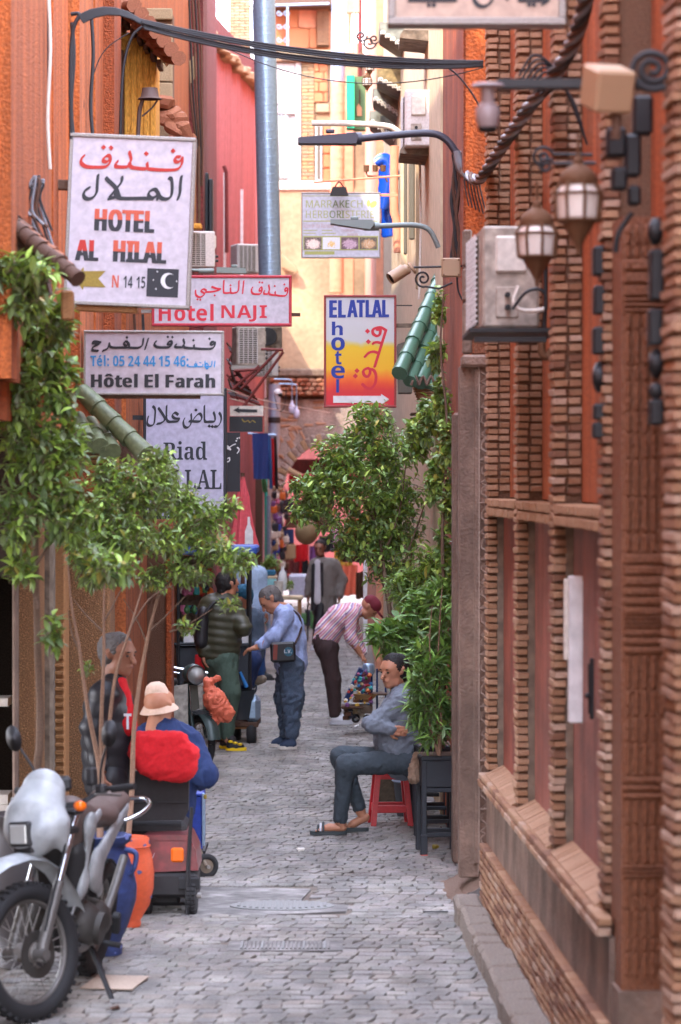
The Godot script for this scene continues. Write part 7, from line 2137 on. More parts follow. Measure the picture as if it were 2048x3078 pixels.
	for i in 14:
		solo("floor_goods", "%s parcel standing on the ground under the covered tables" % ["white", "green", "charcoal", "tan", "cream", "slate"][i % 6], "goods", MB.new().rbox(Vector3.ZERO, Vector3(0.12, rnd(0.2, 0.5), 0.1), 0.02), M[["off_white", "hue_3", "bike_dark", "hue_11", "hue_5", "hue_6"][i % 6]], TR(Vector3(P(872 + i * 5.5, 1900, 53.0).x, 0.2, -53.0 - rnd(0, 1.5)), rnd(-0.5, 0.5)), "goods on the ground under the tables")
	var gm := [M.leaf_fig_0, M.leaf_fig_2, M.leaf_fig_3]
	o = thing("potted_bush", "round green potted bush behind the storage box", "bush")
	part(o, "pot", MB.new().lathe([Vector2(0.06, 0), Vector2(0.09, 0.15), Vector2(0, 0.14)], 14, TR(P(815, 1735, 43.0))), M.roof_tile_old)
	crown(o, [[815, 1692, 32, 30, 0.0], [800, 1700, 20, 20, 0.0]], 43.0, 900, 40, [leaf_mesh(0.05, 0.02, 0.3)], gm, 0.3, 6, 0.8)
	o = thing("potted_bush", "tiny green potted bush on the timber stall table", "bush")
	part(o, "pot", MB.new().lathe([Vector2(0.03, 0), Vector2(0.045, 0.09), Vector2(0, 0.085)], 12, TR(P(872, 1775, 42.0))), M.off_white)
	crown(o, [[872, 1756, 14, 13, 0.0]], 42.0, 220, 30, [leaf_mesh(0.04, 0.016, 0.3)], gm, 0.3, 6, 0.6)
	# white post by the bending man, trinket stand
	solo("white_post", "slim white painted stall post beside the bending man", "post", rect(1092, 1660, 1105, 1962, 34.0, 0.05, 0.006), M.white_paint)
	o = thing("trinket_stand", "blue-framed folding stand crowded with small trinkets", "stand")
	var d := 31.6
	for q in [[1118, 2010, 1118, 2145], [1134, 2010, 1134, 2145], [1160, 2000, 1160, 2150], [1086, 2010, 1034, 2108]]:
		part(o, "frame_tube", MB.new().tube(PL(q, d), 0.012, 6), M.navy_cloth)
	part(o, "leaning_board", slab([1080, 2010, 1094, 2016, 1048, 2112, 1034, 2106], d - 0.1, 0.3), M.navy_cloth)
	part(o, "tray", MB.new().rbox(P(1090, 2104, d), Vector3(0.2, 0.035, 0.35), 0.01), M.wood)
	part(o, "lower_tray", MB.new().rbox(P(1060, 2124, d - 0.1), Vector3(0.24, 0.03, 0.3), 0.01), M.wood_dark)
	part(o, "cash_box", MB.new().rbox(P(1102, 2130, d - 0.1), Vector3(0.13, 0.09, 0.2), 0.01), M.grey_plaster)
	part(o, "shelf", MB.new().rbox(P(1140, 2085, d - 0.05), Vector3(0.16, 0.02, 0.3), 0.004), M.wood_dark)
	part(o, "jar", MB.new().lathe([Vector2(0.06, -0.05), Vector2(0.062, 0.04), Vector2(0.05, 0.06), Vector2(0, 0.06)], 14, TR(P(1108, 2012, d))), M.galv)
	for q in [[1104, 2168], [1070, 2166]]:
		wheel(o, P(q[0], q[1] - 6, d - 0.15), Basis(Vector3.UP, 0.5), 0.05, 0.014, 8, M.galv)
	part(o, "pink_cloth", rect(1074, 2026, 1118, 2078, d + 0.08, 0.04, 0.01), M.hue_4)
	part(o, "wicker_tray", MB.new().lathe([Vector2(0.09, -0.03), Vector2(0.13, 0.02), Vector2(0.12, 0.02), Vector2(0.085, -0.02)], 18, TR(P(1098, 2092, d - 0.2), 0, 0, 0, Vector3(1, 1, 0.7))), M.straw)
	for i in 14:
		var bx: float = 1042 + (i % 5) * 15 + rnd(-3, 3)
		var by: float = 2134 + int(i / 5.0) * 12 - (i % 5) * 2
		solo("small_box", "small %s box stacked under the trinket stand" % ["brown", "slate", "tan", "cream", "black"][i % 5], "box", MB.new().rbox(Vector3.ZERO, Vector3(rnd(0.05, 0.08), rnd(0.03, 0.05), 0.09), 0.006), M[["hue_10", "hue_6", "hue_11", "hue_5", "black_nylon"][i % 5]], TR(P(bx, by, d - 0.05 - 0.04 * (i % 3)), rnd(-0.5, 0.5)), "boxes under the trinket stand")
	for i in 60:
		var x := rnd(1036, 1116)
		var y := rnd(2020, 2122)
		if x < 1084 - (y - 2014) * 0.5 - 8:
			x = 1084 - (y - 2014) * 0.5 + rnd(-6, 30)
		var s := rnd(0.014, 0.028)
		var tk := "hue_%d" % (rng.randi() % 12)
		solo("trinket", "tiny %s trinket heaped on the blue-framed stand" % words[tk], "souvenir", MB.new().rbox(Vector3.ZERO, Vector3(s * rnd(0.8, 2.6), s * rnd(0.8, 2.0), s), s * 0.3, Basis.from_euler(Vector3(0, rnd(-1, 1), rnd(-0.8, 0.8)))) if i % 3 else MB.new().lathe([Vector2(0, -s), Vector2(s, -s * 0.4), Vector2(s * 0.8, s * 0.5), Vector2(0, s)], 8), M[tk], TR(P(x, y, d - 0.16 - rnd(0, 0.1)), 0, rnd(-0.5, 0.5)), "trinkets on the blue-framed stand")

func small_things() -> void:
	# red stool
	mk("stool_red", K(206, 32, 44), 0.35, 0, "soft", Vector3(3, 3, 3))
	var at := G(1174, 2478)
	var o := thing("plastic_stool", "red plastic stool under the seated man", "stool", at, "", 0.08)
	var h := 0.42
	part(o, "seat", MB.new().rbox(Vector3(0, h, 0), Vector3(0.27, 0.035, 0.25), 0.012), M.stool_red)
	part(o, "apron", MB.new().rbox(Vector3(0, h - 0.035, 0.115), Vector3(0.25, 0.05, 0.014), 0.005), M.stool_red)
	for s in [[-1, -1], [1, -1], [-1, 1], [1, 1]]:
		var a := Vector3(s[0] * 0.105, h - 0.01, s[1] * 0.105)
		var b := Vector3(s[0] * 0.145, 0.0, s[1] * 0.13)
		var w := 0.021
		part(o, "leg", MB.new().hexa([b + Vector3(-w, 0, -w), b + Vector3(w, 0, -w), b + Vector3(w, 0, w), b + Vector3(-w, 0, w), a + Vector3(-w, 0, -w), a + Vector3(w, 0, -w), a + Vector3(w, 0, w), a + Vector3(-w, 0, w)]), M.stool_red)
	for z in [-0.122, 0.122]:
		part(o, "stretcher", MB.new().rbox(Vector3(0, 0.13, z), Vector3(0.235, 0.06, 0.018), 0.005), M.stool_red)
	for x in [-0.134, 0.134]:
		part(o, "stretcher", MB.new().rbox(Vector3(x, 0.13, 0), Vector3(0.018, 0.06, 0.21), 0.005), M.stool_red)
	# black tubs and tin behind it, paper bag, litter
	o = thing("black_tub", "black plastic tub standing behind the red stool", "tub", G(1232, 2452))
	part(o, "tub", MB.new().lathe([Vector2(0.1, 0), Vector2(0.13, 0.27), Vector2(0.14, 0.28), Vector2(0.13, 0.3), Vector2(0.135, 0.38), Vector2(0.12, 0.37), Vector2(0.1, 0.05)], 24), M.planter_black)
	part(o, "rope_ring", MB.new().lathe([Vector2(0.135, 0.27), Vector2(0.146, 0.28), Vector2(0.135, 0.29)], 24), M.galv)
	mk("old_tin", K(98, 84, 66), 0.55, 0.3, "blotch", Vector3(3, 3, 3))
	solo("square_tin", "rust-stained square tin seen between the stool legs", "tin", MB.new().rbox(Vector3(0, 0.13, 0), Vector3(0.19, 0.26, 0.19), 0.012), M.old_tin, TR(G(1160, 2432), 0.1))
	mk("brown_paper", K(150, 124, 104), 0.85, 0, "soft", Vector3(4, 4, 4), "n_soft", 0.8)
	solo("paper_bag", "crumpled brown paper bag hanging from the front planter", "bag", net([[P(1252, 2270, 21.6), P(1246, 2310, 21.6), 0.022, 0.035], [P(1246, 2310, 21.6), P(1246, 2338, 21.6), 0.035, 0.045]], 0.01, 0.02, folds(0.01, 22.0, Vector3.ONE)), M.brown_paper)
	for q in [[1072, 2186, "white_paint", "scrap of white tissue on the paving near the trinket stand"], [1312, 2551, "ink_olive", "dry leaf on the paving under the front planter"], [345, 3040, "cable_brown", "dry leaf on the paving near the flattened cardboard"], [905, 2560, "off_white", "pale paper scrap on the paving in the lane"]]:
		solo("litter", q[3], "litter", MB.new().rbox(Vector3.ZERO, Vector3(0.05, 0.014, 0.035), 0.006, Basis.from_euler(Vector3(0.2, 0.5, 0.1)), 0.008, rng), M[q[2]], TR(G(q[0], q[1]) + Vector3(0, 0.012, 0)))
# ---------------------------------------------------------------- bodies as smooth unions of tapered bones, meshed with surface nets
func net(bones: Array, cell: float, k: float, bump = null, uvx := Vector3.ZERO, uvy := Vector3.ZERO, into: MB = null) -> MB:
	# bone: [a, b, ra, rb] or [a, b, ra, rb, Vector3 squash]
	var lo := Vector3(1e9, 1e9, 1e9)
	var hi := -lo
	var pad := k + cell * 2.5
	for b in bones:
		var sq: Vector3 = b[4] if b.size() > 4 else Vector3.ONE
		for i in 2:
			var r: Vector3 = sq * b[2 + i] + Vector3.ONE * pad
			lo = lo.min(b[i] - r)
			hi = hi.max(b[i] + r)
	var nx := int((hi.x - lo.x) / cell) + 2
	var ny := int((hi.y - lo.y) / cell) + 2
	var nz := int((hi.z - lo.z) / cell) + 2
	var f := PackedFloat32Array()
	f.resize(nx * ny * nz)
	f.fill(9.0)
	for b in bones:
		var sq: Vector3 = b[4] if b.size() > 4 else Vector3.ONE
		var inv := Vector3.ONE / sq
		var ms := minf(sq.x, minf(sq.y, sq.z))
		var a: Vector3 = b[0] * inv
		var ab: Vector3 = b[1] * inv - a
		var l2 := maxf(ab.length_squared(), 1e-9)
		var ra: float = b[2]
		var dr: float = b[3] - b[2]
		var mr := sq * maxf(b[2], b[3]) + Vector3.ONE * pad
		var p0: Vector3 = ((b[0].min(b[1]) - mr - lo) / cell).floor().max(Vector3.ZERO)
		var p1: Vector3 = ((b[0].max(b[1]) + mr - lo) / cell).ceil()
		for z in range(int(p0.z), mini(int(p1.z) + 1, nz)):
			for y in range(int(p0.y), mini(int(p1.y) + 1, ny)):
				var row := (z * ny + y) * nx
				for x in range(int(p0.x), mini(int(p1.x) + 1, nx)):
					var p := (lo + Vector3(x, y, z) * cell) * inv - a
					var t := clampf(p.dot(ab) / l2, 0.0, 1.0)
					var d := ((p - ab * t).length() - ra - dr * t) * ms
					var o := f[row + x]
					var h := k - absf(d - o)
					if h > 0.0:
						f[row + x] = minf(d, o) - h * h / (4.0 * k)
					elif d < o:
						f[row + x] = d
	var id := PackedInt32Array()
	id.resize(nx * ny * nz)
	id.fill(-1)
	var vs := PackedVector3Array()
	var sx := 1
	var sy := nx
	var sz := nx * ny
	var cor := [0, sx, sy, sx + sy, sz, sz + sx, sz + sy, sz + sx + sy]
	var off := [Vector3(0, 0, 0), Vector3(1, 0, 0), Vector3(0, 1, 0), Vector3(1, 1, 0), Vector3(0, 0, 1), Vector3(1, 0, 1), Vector3(0, 1, 1), Vector3(1, 1, 1)]
	var edges := [[0, 1], [2, 3], [4, 5], [6, 7], [0, 2], [1, 3], [4, 6], [5, 7], [0, 4], [1, 5], [2, 6], [3, 7]]
	var quads := PackedInt32Array()
	for z in nz - 1:
		for y in ny - 1:
			var row := (z * ny + y) * nx
			for x in nx - 1:
				var i := row + x
				var f0 := f[i]
				if f0 > cell * 2.0 or f0 < -cell * 2.0:
					continue
				var neg := 0
				for c in cor:
					if f[i + c] < 0.0:
						neg += 1
				if neg == 0 or neg == 8:
					continue
				var s := Vector3.ZERO
				var n := 0
				for e in edges:
					var a := f[i + cor[e[0]]]
					var b := f[i + cor[e[1]]]
					if (a < 0.0) != (b < 0.0):
						s += off[e[0]].lerp(off[e[1]], a / (a - b))
						n += 1
				id[i] = vs.size()
				vs.append(lo + (Vector3(x, y, z) + s / n) * cell)
	for z in range(1, nz - 1):
		for y in range(1, ny - 1):
			var row := (z * ny + y) * nx
			for x in range(1, nx - 1):
				var i := row + x
				var f0 := f[i]
				if f0 > cell * 2.0 or f0 < -cell * 2.0:
					continue
				for ax in 3:
					var st: int = [sx, sy, sz][ax]
					var f1 := f[i + st]
					if (f0 < 0.0) == (f1 < 0.0):
						continue
					var u: int = [sy, sz, sx][ax]
					var w: int = [sz, sx, sy][ax]
					var q := [id[i], id[i - u], id[i - u - w], id[i - w]]
					if q.min() < 0:
						continue
					if f0 < 0.0:
						quads.append_array([q[0], q[1], q[2], q[0], q[2], q[3]])
					else:
						quads.append_array([q[0], q[2], q[1], q[0], q[3], q[2]])
	var m := into if into else MB.new()
	var ns := PackedVector3Array()
	for pass_ in (2 if bump != null else 1):
		ns.resize(vs.size())
		ns.fill(Vector3.ZERO)
		for i in range(0, quads.size(), 3):
			var a := vs[quads[i]]
			var nn := (vs[quads[i + 1]] - a).cross(vs[quads[i + 2]] - a)
			for j in 3:
				ns[quads[i + j]] += nn
		for i in ns.size():
			ns[i] = ns[i].normalized()
		if bump != null and pass_ == 0:
			for i in vs.size():
				vs[i] += ns[i] * bump.call(vs[i], ns[i])
	var base := m.v.size()
	for i in vs.size():
		m.put(vs[i], ns[i], Vector2(vs[i].dot(uvx), vs[i].dot(uvy)))
	for i in range(0, quads.size(), 3):
		m.ix.append_array([base + quads[i], base + quads[i + 2], base + quads[i + 1]])
	return m
var cloth_noise: FastNoiseLite
func folds(amp: float, freq := 9.0, stretch := Vector3(1, 0.45, 1)) -> Callable:
	if cloth_noise == null:
		cloth_noise = FastNoiseLite.new()
		cloth_noise.seed = 11
		cloth_noise.frequency = 1.0
		cloth_noise.fractal_octaves = 2
	return func(p: Vector3, _n: Vector3) -> float:
		var q := p * stretch * freq
		return amp * (1.0 - 2.2 * absf(cloth_noise.get_noise_3dv(q)) - 1.1 * absf(cloth_noise.get_noise_3dv(q * 2.3 + Vector3(7, 3, 1))))
func quilt(step: float, amp: float) -> Callable:
	return func(p: Vector3, n: Vector3) -> float:
		return amp * absf(sin(PI * p.y / step + 0.6 * sin(p.x * 9.0))) * (1.0 - absf(n.y) * 0.6) - amp * 0.5
class Who:
	var n: Node3D
	var d := 0.0
	var body: Array = []
	var fine: Array = []     # [bones, cell, k]
	var extra: Array = []
func who(label: String, x: float, d: float) -> Who:
	var w := Who.new()
	w.d = d
	var at := P(x, HOR, d)
	at.y = 0.0
	w.n = thing("person", label, "person", at)
	return w
func J(w: Who, x: float, y: float, dz := 0.0) -> Vector3:
	return P(x, y, w.d + dz) - w.n.position
func limb(pts: Array, rad: Array) -> Array:
	var out := []
	for i in pts.size() - 1:
		out.append([pts[i], pts[i + 1], rad[i], rad[i + 1]])
	return out
func slim(bones: Array, by := 0.82) -> Array:
	return bones.map(func(b): return [b[0], b[1], b[2] * by, b[3] * by] + ([b[4]] if b.size() > 4 else []))
func head_bones(c: Vector3, fw: Vector3, up: Vector3, s := 1.0) -> Array:
	var rt := fw.cross(up).normalized()
	up = rt.cross(fw).normalized()
	var q := func(x: float, y: float, z: float) -> Vector3: return c + (rt * x + up * y + fw * z) * s
	return [[q.call(0, 0.035, -0.03), q.call(0, 0.04, 0.02), 0.083 * s, 0.078 * s], [q.call(0, -0.02, 0.035), q.call(0, -0.075, 0.055), 0.062 * s, 0.036 * s], [q.call(-0.03, -0.06, 0.02), q.call(0.03, -0.06, 0.02), 0.04 * s, 0.04 * s],
		[q.call(0, 0.015, 0.098), q.call(0, -0.025, 0.118), 0.009 * s, 0.015 * s], [q.call(0.076, 0.0, -0.005), q.call(0.082, 0.03, -0.012), 0.012 * s, 0.015 * s], [q.call(-0.076, 0.0, -0.005), q.call(-0.082, 0.03, -0.012), 0.012 * s, 0.015 * s],
		[q.call(-0.035, 0.038, 0.085), q.call(0.035, 0.038, 0.085), 0.014 * s, 0.014 * s], [q.call(-0.014, -0.052, 0.09), q.call(0.014, -0.052, 0.09), 0.01 * s, 0.01 * s], [q.call(0, -0.06, -0.02), q.call(0, -0.16, -0.045), 0.056 * s, 0.06 * s]]
func face_parts(w: Who, c: Vector3, fw: Vector3, up: Vector3, s := 1.0) -> void:
	var rt := fw.cross(up).normalized()
	up = rt.cross(fw).normalized()
	var bs := Basis(rt, up, -fw)
	for k in [-1, 1]:
		part(w.n, "eye", MB.new().ell(c + bs * Vector3(k * 0.03, 0.012, -0.089) * s, Vector3(0.013, 0.007, 0.008) * s, bs, 8, 6), M.eye)
		part(w.n, "eyebrow", MB.new().ell(c + bs * Vector3(k * 0.032, 0.034, -0.098) * s, Vector3(0.02, 0.004, 0.006) * s, bs, 8, 4), M.hair_dark)
	part(w.n, "mouth", MB.new().ell(c + bs * Vector3(0, -0.052, -0.099) * s, Vector3(0.022, 0.004, 0.006) * s, bs, 8, 4), M.lip)
func hair(w: Who, nm: String, c: Vector3, fw: Vector3, up: Vector3, mat: Material, s := 1.0, low := 0.0) -> void:
	var rt := fw.cross(up).normalized()
	up = rt.cross(fw).normalized()
	var q := func(x: float, y: float, z: float) -> Vector3: return c + (rt * x + up * y + fw * z) * s
	var b := [[q.call(0, 0.05, -0.04), q.call(0, 0.064, 0.0), 0.086 * s, 0.078 * s], [q.call(0, 0.0, -0.05), q.call(0, -0.045 - low, -0.052), 0.072 * s, 0.05 * s], [q.call(-0.05, 0.0, -0.03), q.call(0.05, 0.0, -0.03), 0.038 * s, 0.038 * s], [q.call(-0.05, 0.04, 0.012), q.call(0.05, 0.04, 0.012), 0.034 * s, 0.034 * s]]
	part(w.n, nm, net(b, 0.008, 0.02, folds(0.006, 70.0, Vector3.ONE)), mat)
func hand_bones(wr: Vector3, dir: Vector3, palm: Vector3, s := 1.0, curl := 0.6) -> Array:
	# palm: the way the palm faces; thumb leaves the side of the palm near its base
	dir = dir.normalized()
	var side := dir.cross(palm).normalized()
	palm = side.cross(dir).normalized()
	var out := [[wr, wr + dir * 0.03 * s, 0.026 * s, 0.026 * s], [wr + dir * 0.035 * s - side * 0.022 * s, wr + dir * 0.085 * s - side * 0.03 * s, 0.017 * s, 0.015 * s], [wr + dir * 0.035 * s + side * 0.022 * s, wr + dir * 0.085 * s + side * 0.03 * s, 0.017 * s, 0.014 * s], [wr + dir * 0.035 * s, wr + dir * 0.09 * s, 0.018 * s, 0.016 * s]]
	for i in 4:
		var o := wr + dir * (0.088 - 0.005 * absf(i - 1.3)) * s + side * (-0.031 + 0.0205 * i) * s
		var ln: float = [0.07, 0.078, 0.073, 0.056][i] * s
		var a := o
		var ang := 0.0
		for k in 3:
			ang += curl * [0.6, 0.9, 0.7][k]
			var e: Vector3 = a + (dir * cos(ang) + palm * sin(ang)) * ln * [0.45, 0.32, 0.25][k]
			out.append([a, e, (0.0095 - k * 0.0008) * s, (0.009 - k * 0.0009) * s])
			a = e
	var t0 := wr + dir * 0.02 * s - side * 0.026 * s
	var t1 := t0 + (dir * 0.6 - side * 0.75 + palm * 0.25).normalized() * 0.042 * s
	var t2 := t1 + (dir * 0.85 - side * 0.3 + palm * 0.4).normalized() * 0.034 * s
	out.append([t0, t1, 0.014 * s, 0.011 * s])
	out.append([t1, t2, 0.011 * s, 0.009 * s])
	return out
func finish_body(w: Who, skin: Material) -> void:
	var m := net(w.body, 0.022, 0.03)
	for q in w.fine:
		net(q[0], q[1], q[2], null, Vector3.ZERO, Vector3.ZERO, m)
	part(w.n, "body", m, skin)
func shoe(w: Who, heel: Vector3, toe: Vector3, up: Material, sole: Material, h := 0.07) -> void:
	var dir := (toe - heel)
	dir.y = 0
	var l := dir.length()
	dir = dir.normalized()
	var base := Vector3(heel.x, 0.0, heel.z)
	if minf(heel.y, toe.y) > 0.06:
		base.y = minf(heel.y, toe.y)
	var e := Vector3(0, 1, 0)
	var sh := part(w.n, "shoe", net([[base + e * 0.05 + dir * 0.035, base + e * 0.045 + dir * l * 0.55, 0.042, 0.044], [base + e * 0.045 + dir * l * 0.55, base + e * 0.036 + dir * (l - 0.045), 0.044, 0.036], [base + e * h + dir * 0.05, base + e * (h + 0.035) + dir * 0.05, 0.04, 0.042]], 0.011, 0.03), up)
	var side := dir.cross(e)
	var poly := PackedVector2Array()
	for i in 18:
		var a := TAU * i / 18.0
		var x := l * 0.5 + cos(a) * (l * 0.5 + 0.012)
		var ww := 0.043 + 0.008 * smoothstep(0.0, 1.0, x / l)
		poly.append(Vector2(x, sin(a) * ww))
	part(sh, "sole", MB.new().prism(poly, 0.0, 0.032, Transform3D(Basis(dir, side, dir.cross(side)), base + e * 0.002 if dir.cross(side).y > 0 else base + e * 0.034)), sole)

func people() -> void:
	mk("skin", K(178, 122, 94), 0.55)
	mk("skin_dark", K(138, 92, 70), 0.55)
	for s in ["skin", "skin_dark"]:
		M[s].subsurf_scatter_enabled = true
		M[s].subsurf_scatter_strength = 0.08
	mk("eye", K(34, 26, 24), 0.2)
	mk("lip", K(128, 72, 62), 0.5)
	mk("hair_dark", K(38, 34, 34), 0.7, 0, "grit", Vector3(8, 8, 8))
	mk("hair_grey", K(120, 114, 112), 0.7, 0, "grit", Vector3(8, 8, 8))
	mk("grey_knit", K(124, 132, 144), 0.9, 0, "soft", Vector3(3, 3, 3), "n_fine", 0.25)
	mk("slate_jersey", K(66, 76, 84), 0.9, 0, "soft", Vector3(3, 3, 3), "n_fine", 0.25)
	mk("shirt_blue", K(162, 178, 222), 0.85, 0, "soft", Vector3(3, 3, 3))
	mk("shirt_pale", K(176, 200, 232), 0.85, 0, "soft", Vector3(3, 3, 3))
	mk("denim", K(84, 100, 122), 0.9, 0, "fine", Vector3(3, 1.5, 3), "n_fine", 0.3)
	mk("jeans_blue", K(44, 84, 148), 0.9, 0, "fine", Vector3(3, 2, 3), "n_fine", 0.3)
	mk("olive_nylon", K(62, 62, 44), 0.5, 0, "soft", Vector3(4, 4, 4))
	mk("green_jersey", K(72, 92, 80), 0.9, 0, "soft", Vector3(3, 3, 3), "n_fine", 0.25)
	mk("black_nylon", K(28, 28, 34), 0.5, 0, "soft", Vector3(4, 4, 4))
	mk("brown_trousers", K(66, 46, 46), 0.9, 0, "fine", Vector3(3, 2, 3))
	mk("grey_tweed", K(146, 138, 130), 0.95, 0, "grit", Vector3(5, 5, 5), "n_fine", 0.3)
	mk("navy_cloth", K(32, 52, 98), 0.9, 0, "soft", Vector3(3, 3, 3))
	mk("red_fleece", K(206, 24, 34), 0.95, 0, "soft", Vector3(4, 4, 4), "n_fine", 0.6)
	mk("beige_felt", K(222, 190, 168), 0.95, 0, "soft", Vector3(4, 4, 4))
	mk("maroon", K(112, 28, 44), 0.8)
	mk("knit_blue", K(52, 120, 160), 0.9, 0, "grit", Vector3(7, 7, 7))
	mk("sandal", K(52, 60, 62), 0.6)
	mk("shoe_white", K(196, 196, 202), 0.6)
	mk("shoe_black", K(36, 36, 40), 0.6)
	mk("shoe_navy", K(62, 84, 120), 0.7, 0, "cells", Vector3(5, 5, 5))
	mk("yellow_rubber", K(232, 196, 30), 0.6)
	# ---- seated man on the red stool
	var w := who("man in grey top and slate joggers sitting with folded arms on a red stool", 1160, 22.7)
	var hc := J(w, 1184, 2022)
	var fw := Vector3(-0.72, -0.08, 0.68).normalized()
	var up := Vector3(0.02, 1, 0)
	var hb := head_bones(hc, fw, up, 1.05)
	var torso := [[J(w, 1212, 2280), J(w, 1198, 2225), 0.165, 0.178, Vector3(1, 1, 1.1)], [J(w, 1194, 2225), J(w, 1200, 2150), 0.172, 0.158, Vector3(0.97, 1, 1.12)], [J(w, 1202, 2150), J(w, 1208, 2108), 0.155, 0.12, Vector3(0.88, 1, 1.25)], [J(w, 1206, 2105, -0.14), J(w, 1208, 2100, 0.16), 0.075, 0.075], [J(w, 1206, 2092), J(w, 1204, 2078), 0.065, 0.058]]
	var narm := limb([J(w, 1206, 2105, -0.16), J(w, 1122, 2180, -0.2), J(w, 1176, 2192, -0.24)], [0.07, 0.054, 0.044])
	var farm := limb([J(w, 1200, 2105, 0.18), J(w, 1112, 2176, 0.1), J(w, 1160, 2196, -0.1)], [0.07, 0.05, 0.042])
	var nleg := limb([J(w, 1212, 2286, -0.1), J(w, 1040, 2302, -0.16), J(w, 1024, 2462, -0.1)], [0.1, 0.075, 0.052])
	var fleg := limb([J(w, 1208, 2284, 0.1), J(w, 1026, 2276, 0.14), J(w, 1078, 2424, 0.12)], [0.1, 0.075, 0.052])
	part(w.n, "long_sleeved_top", net(torso + narm + farm, 0.013, 0.04, folds(0.009, 9.0, Vector3(1, 1.4, 1))), M.grey_knit)
	part(w.n, "joggers", net([[J(w, 1226, 2290, -0.08), J(w, 1222, 2288, 0.1), 0.115, 0.115], [J(w, 1212, 2278), J(w, 1196, 2262), 0.14, 0.12]] + nleg + fleg, 0.013, 0.045, folds(0.007, 8.0, Vector3(1.2, 0.8, 1))), M.slate_jersey)
	w.body = slim(torso + narm + farm + nleg + fleg) + limb([J(w, 1024, 2440, -0.1), J(w, 1026, 2486, -0.1)], [0.04, 0.04]) + limb([J(w, 1078, 2424, 0.12), J(w, 1094, 2462, 0.12)], [0.042, 0.036])
	var nf := [[J(w, 1030, 2488, -0.1), J(w, 990, 2489, -0.1), 0.034, 0.03], [J(w, 990, 2489, -0.1), J(w, 962, 2496, -0.1), 0.03, 0.022]]
	for i in 5:
		nf.append([J(w, 964, 2494, -0.14 + i * 0.02), J(w, 950 + i * 2, 2499, -0.145 + i * 0.021), 0.011, 0.009])
	var ff := [[J(w, 1098, 2458, 0.12), J(w, 1062, 2478, 0.12), 0.036, 0.028], [J(w, 1062, 2478, 0.12), J(w, 1044, 2488, 0.12), 0.028, 0.02]]
	w.fine = [[hb, 0.009, 0.02], [nf, 0.008, 0.012], [ff, 0.009, 0.015], [hand_bones(J(w, 1168, 2194, -0.24), Vector3(0.9, -0.1, 0.1), Vector3(-0.1, 0.1, -1), 0.95, 0.35), 0.006, 0.008]]
	finish_body(w, M.skin)
	face_parts(w, hc, fw, up, 1.05)
	hair(w, "hair", hc, fw, up, M.hair_dark, 1.05, 0.02)
	for q in [[J(w, 1040, 2500, -0.1), J(w, 934, 2500, -0.1)], [J(w, 1106, 2484, 0.12), J(w, 1012, 2488, 0.12)]]:
		var dir: Vector3 = (q[1] - q[0]).normalized()
		var poly := PackedVector2Array()
		for i in 20:
			var a := TAU * i / 20.0
			poly.append(Vector2(0.132 + cos(a) * 0.14, sin(a) * (0.045 + 0.006 * cos(a))))
		var at := Vector3(q[0].x, 0.004, q[0].z)
		var sd := part(w.n, "sandal", MB.new().prism(poly, 0.0, 0.028, Transform3D(Basis(Vector3(dir.x, 0, dir.z).normalized(), Vector3(0, 0, 1), Vector3.UP), at)), M.sandal)
		for k in 3:
			part(sd, "strap", MB.new().tube(curve([at + Vector3(-0.17 - k * 0.022, 0.03, 0.05), at + Vector3(-0.17 - k * 0.02, 0.085 - k * 0.01, 0.02), at + Vector3(-0.17 - k * 0.02, 0.085 - k * 0.01, -0.02), at + Vector3(-0.17 - k * 0.022, 0.03, -0.05)]), 0.009, 6), M.sandal if k != 1 else M.shoe_white)
	# ---- man bending in a striped shirt
	w = who("man in pink striped shirt and maroon cap bending over the trinket stand", 1010, 32.9)
	hc = J(w, 1108, 1828)
	fw = Vector3(0.62, -0.75, 0.15).normalized()
	up = Vector3(0.75, 0.62, 0.1).normalized()
	hb = head_bones(hc, fw, up, 1.0)
	torso = [[J(w, 978, 1925), J(w, 990, 1895), 0.135, 0.14, Vector3(1, 1, 1.1)], [J(w, 990, 1895), J(w, 1020, 1858), 0.14, 0.14, Vector3(1, 1, 1.15)], [J(w, 1020, 1858), J(w, 1058, 1838), 0.14, 0.1, Vector3(1, 1, 1.25)], [J(w, 1062, 1842, -0.16), J(w, 1060, 1838, 0.18), 0.07, 0.07], [J(w, 1066, 1836), J(w, 1084, 1834), 0.06, 0.055]]
	narm = limb([J(w, 1058, 1848, -0.18), J(w, 1054, 1915, -0.2), J(w, 1070, 1938, -0.2)], [0.068, 0.058, 0.05])
	farm = limb([J(w, 1058, 1846, 0.2), J(w, 1072, 1910, 0.2), J(w, 1090, 1960, 0.1)], [0.065, 0.055, 0.045])
	var ax := (J(w, 1060, 1836) - J(w, 978, 1925)).normalized()
	var stripes := [K(216, 178, 192), K(184, 120, 148), K(220, 210, 214), K(212, 150, 126), K(206, 168, 192), K(140, 118, 156), K(222, 214, 212), K(200, 128, 144)]
	var sm := printed("striped_cloth", painted(func(u, _v): return stripes[int(u * 8.0) % 8], 64, 4), 0.85)
	part(w.n, "striped_shirt", net(torso + narm + farm, 0.018, 0.04, folds(0.010, 10.0), Vector3(-ax.y, ax.x, 0.12) * 10.0, ax), sm)
	nleg = limb([J(w, 984, 1950, -0.09), J(w, 1000, 2045, -0.1), J(w, 1006, 2146, -0.1)], [0.108, 0.078, 0.062])
	fleg = limb([J(w, 984, 1950, 0.1), J(w, 1004, 2042, 0.12), J(w, 1010, 2138, 0.14)], [0.108, 0.076, 0.06])
	part(w.n, "trousers", net([[J(w, 974, 1928), J(w, 984, 1950), 0.13, 0.13, Vector3(1, 1, 1.15)]] + nleg + fleg, 0.018, 0.045, folds(0.008, 9.0)), M.brown_trousers)
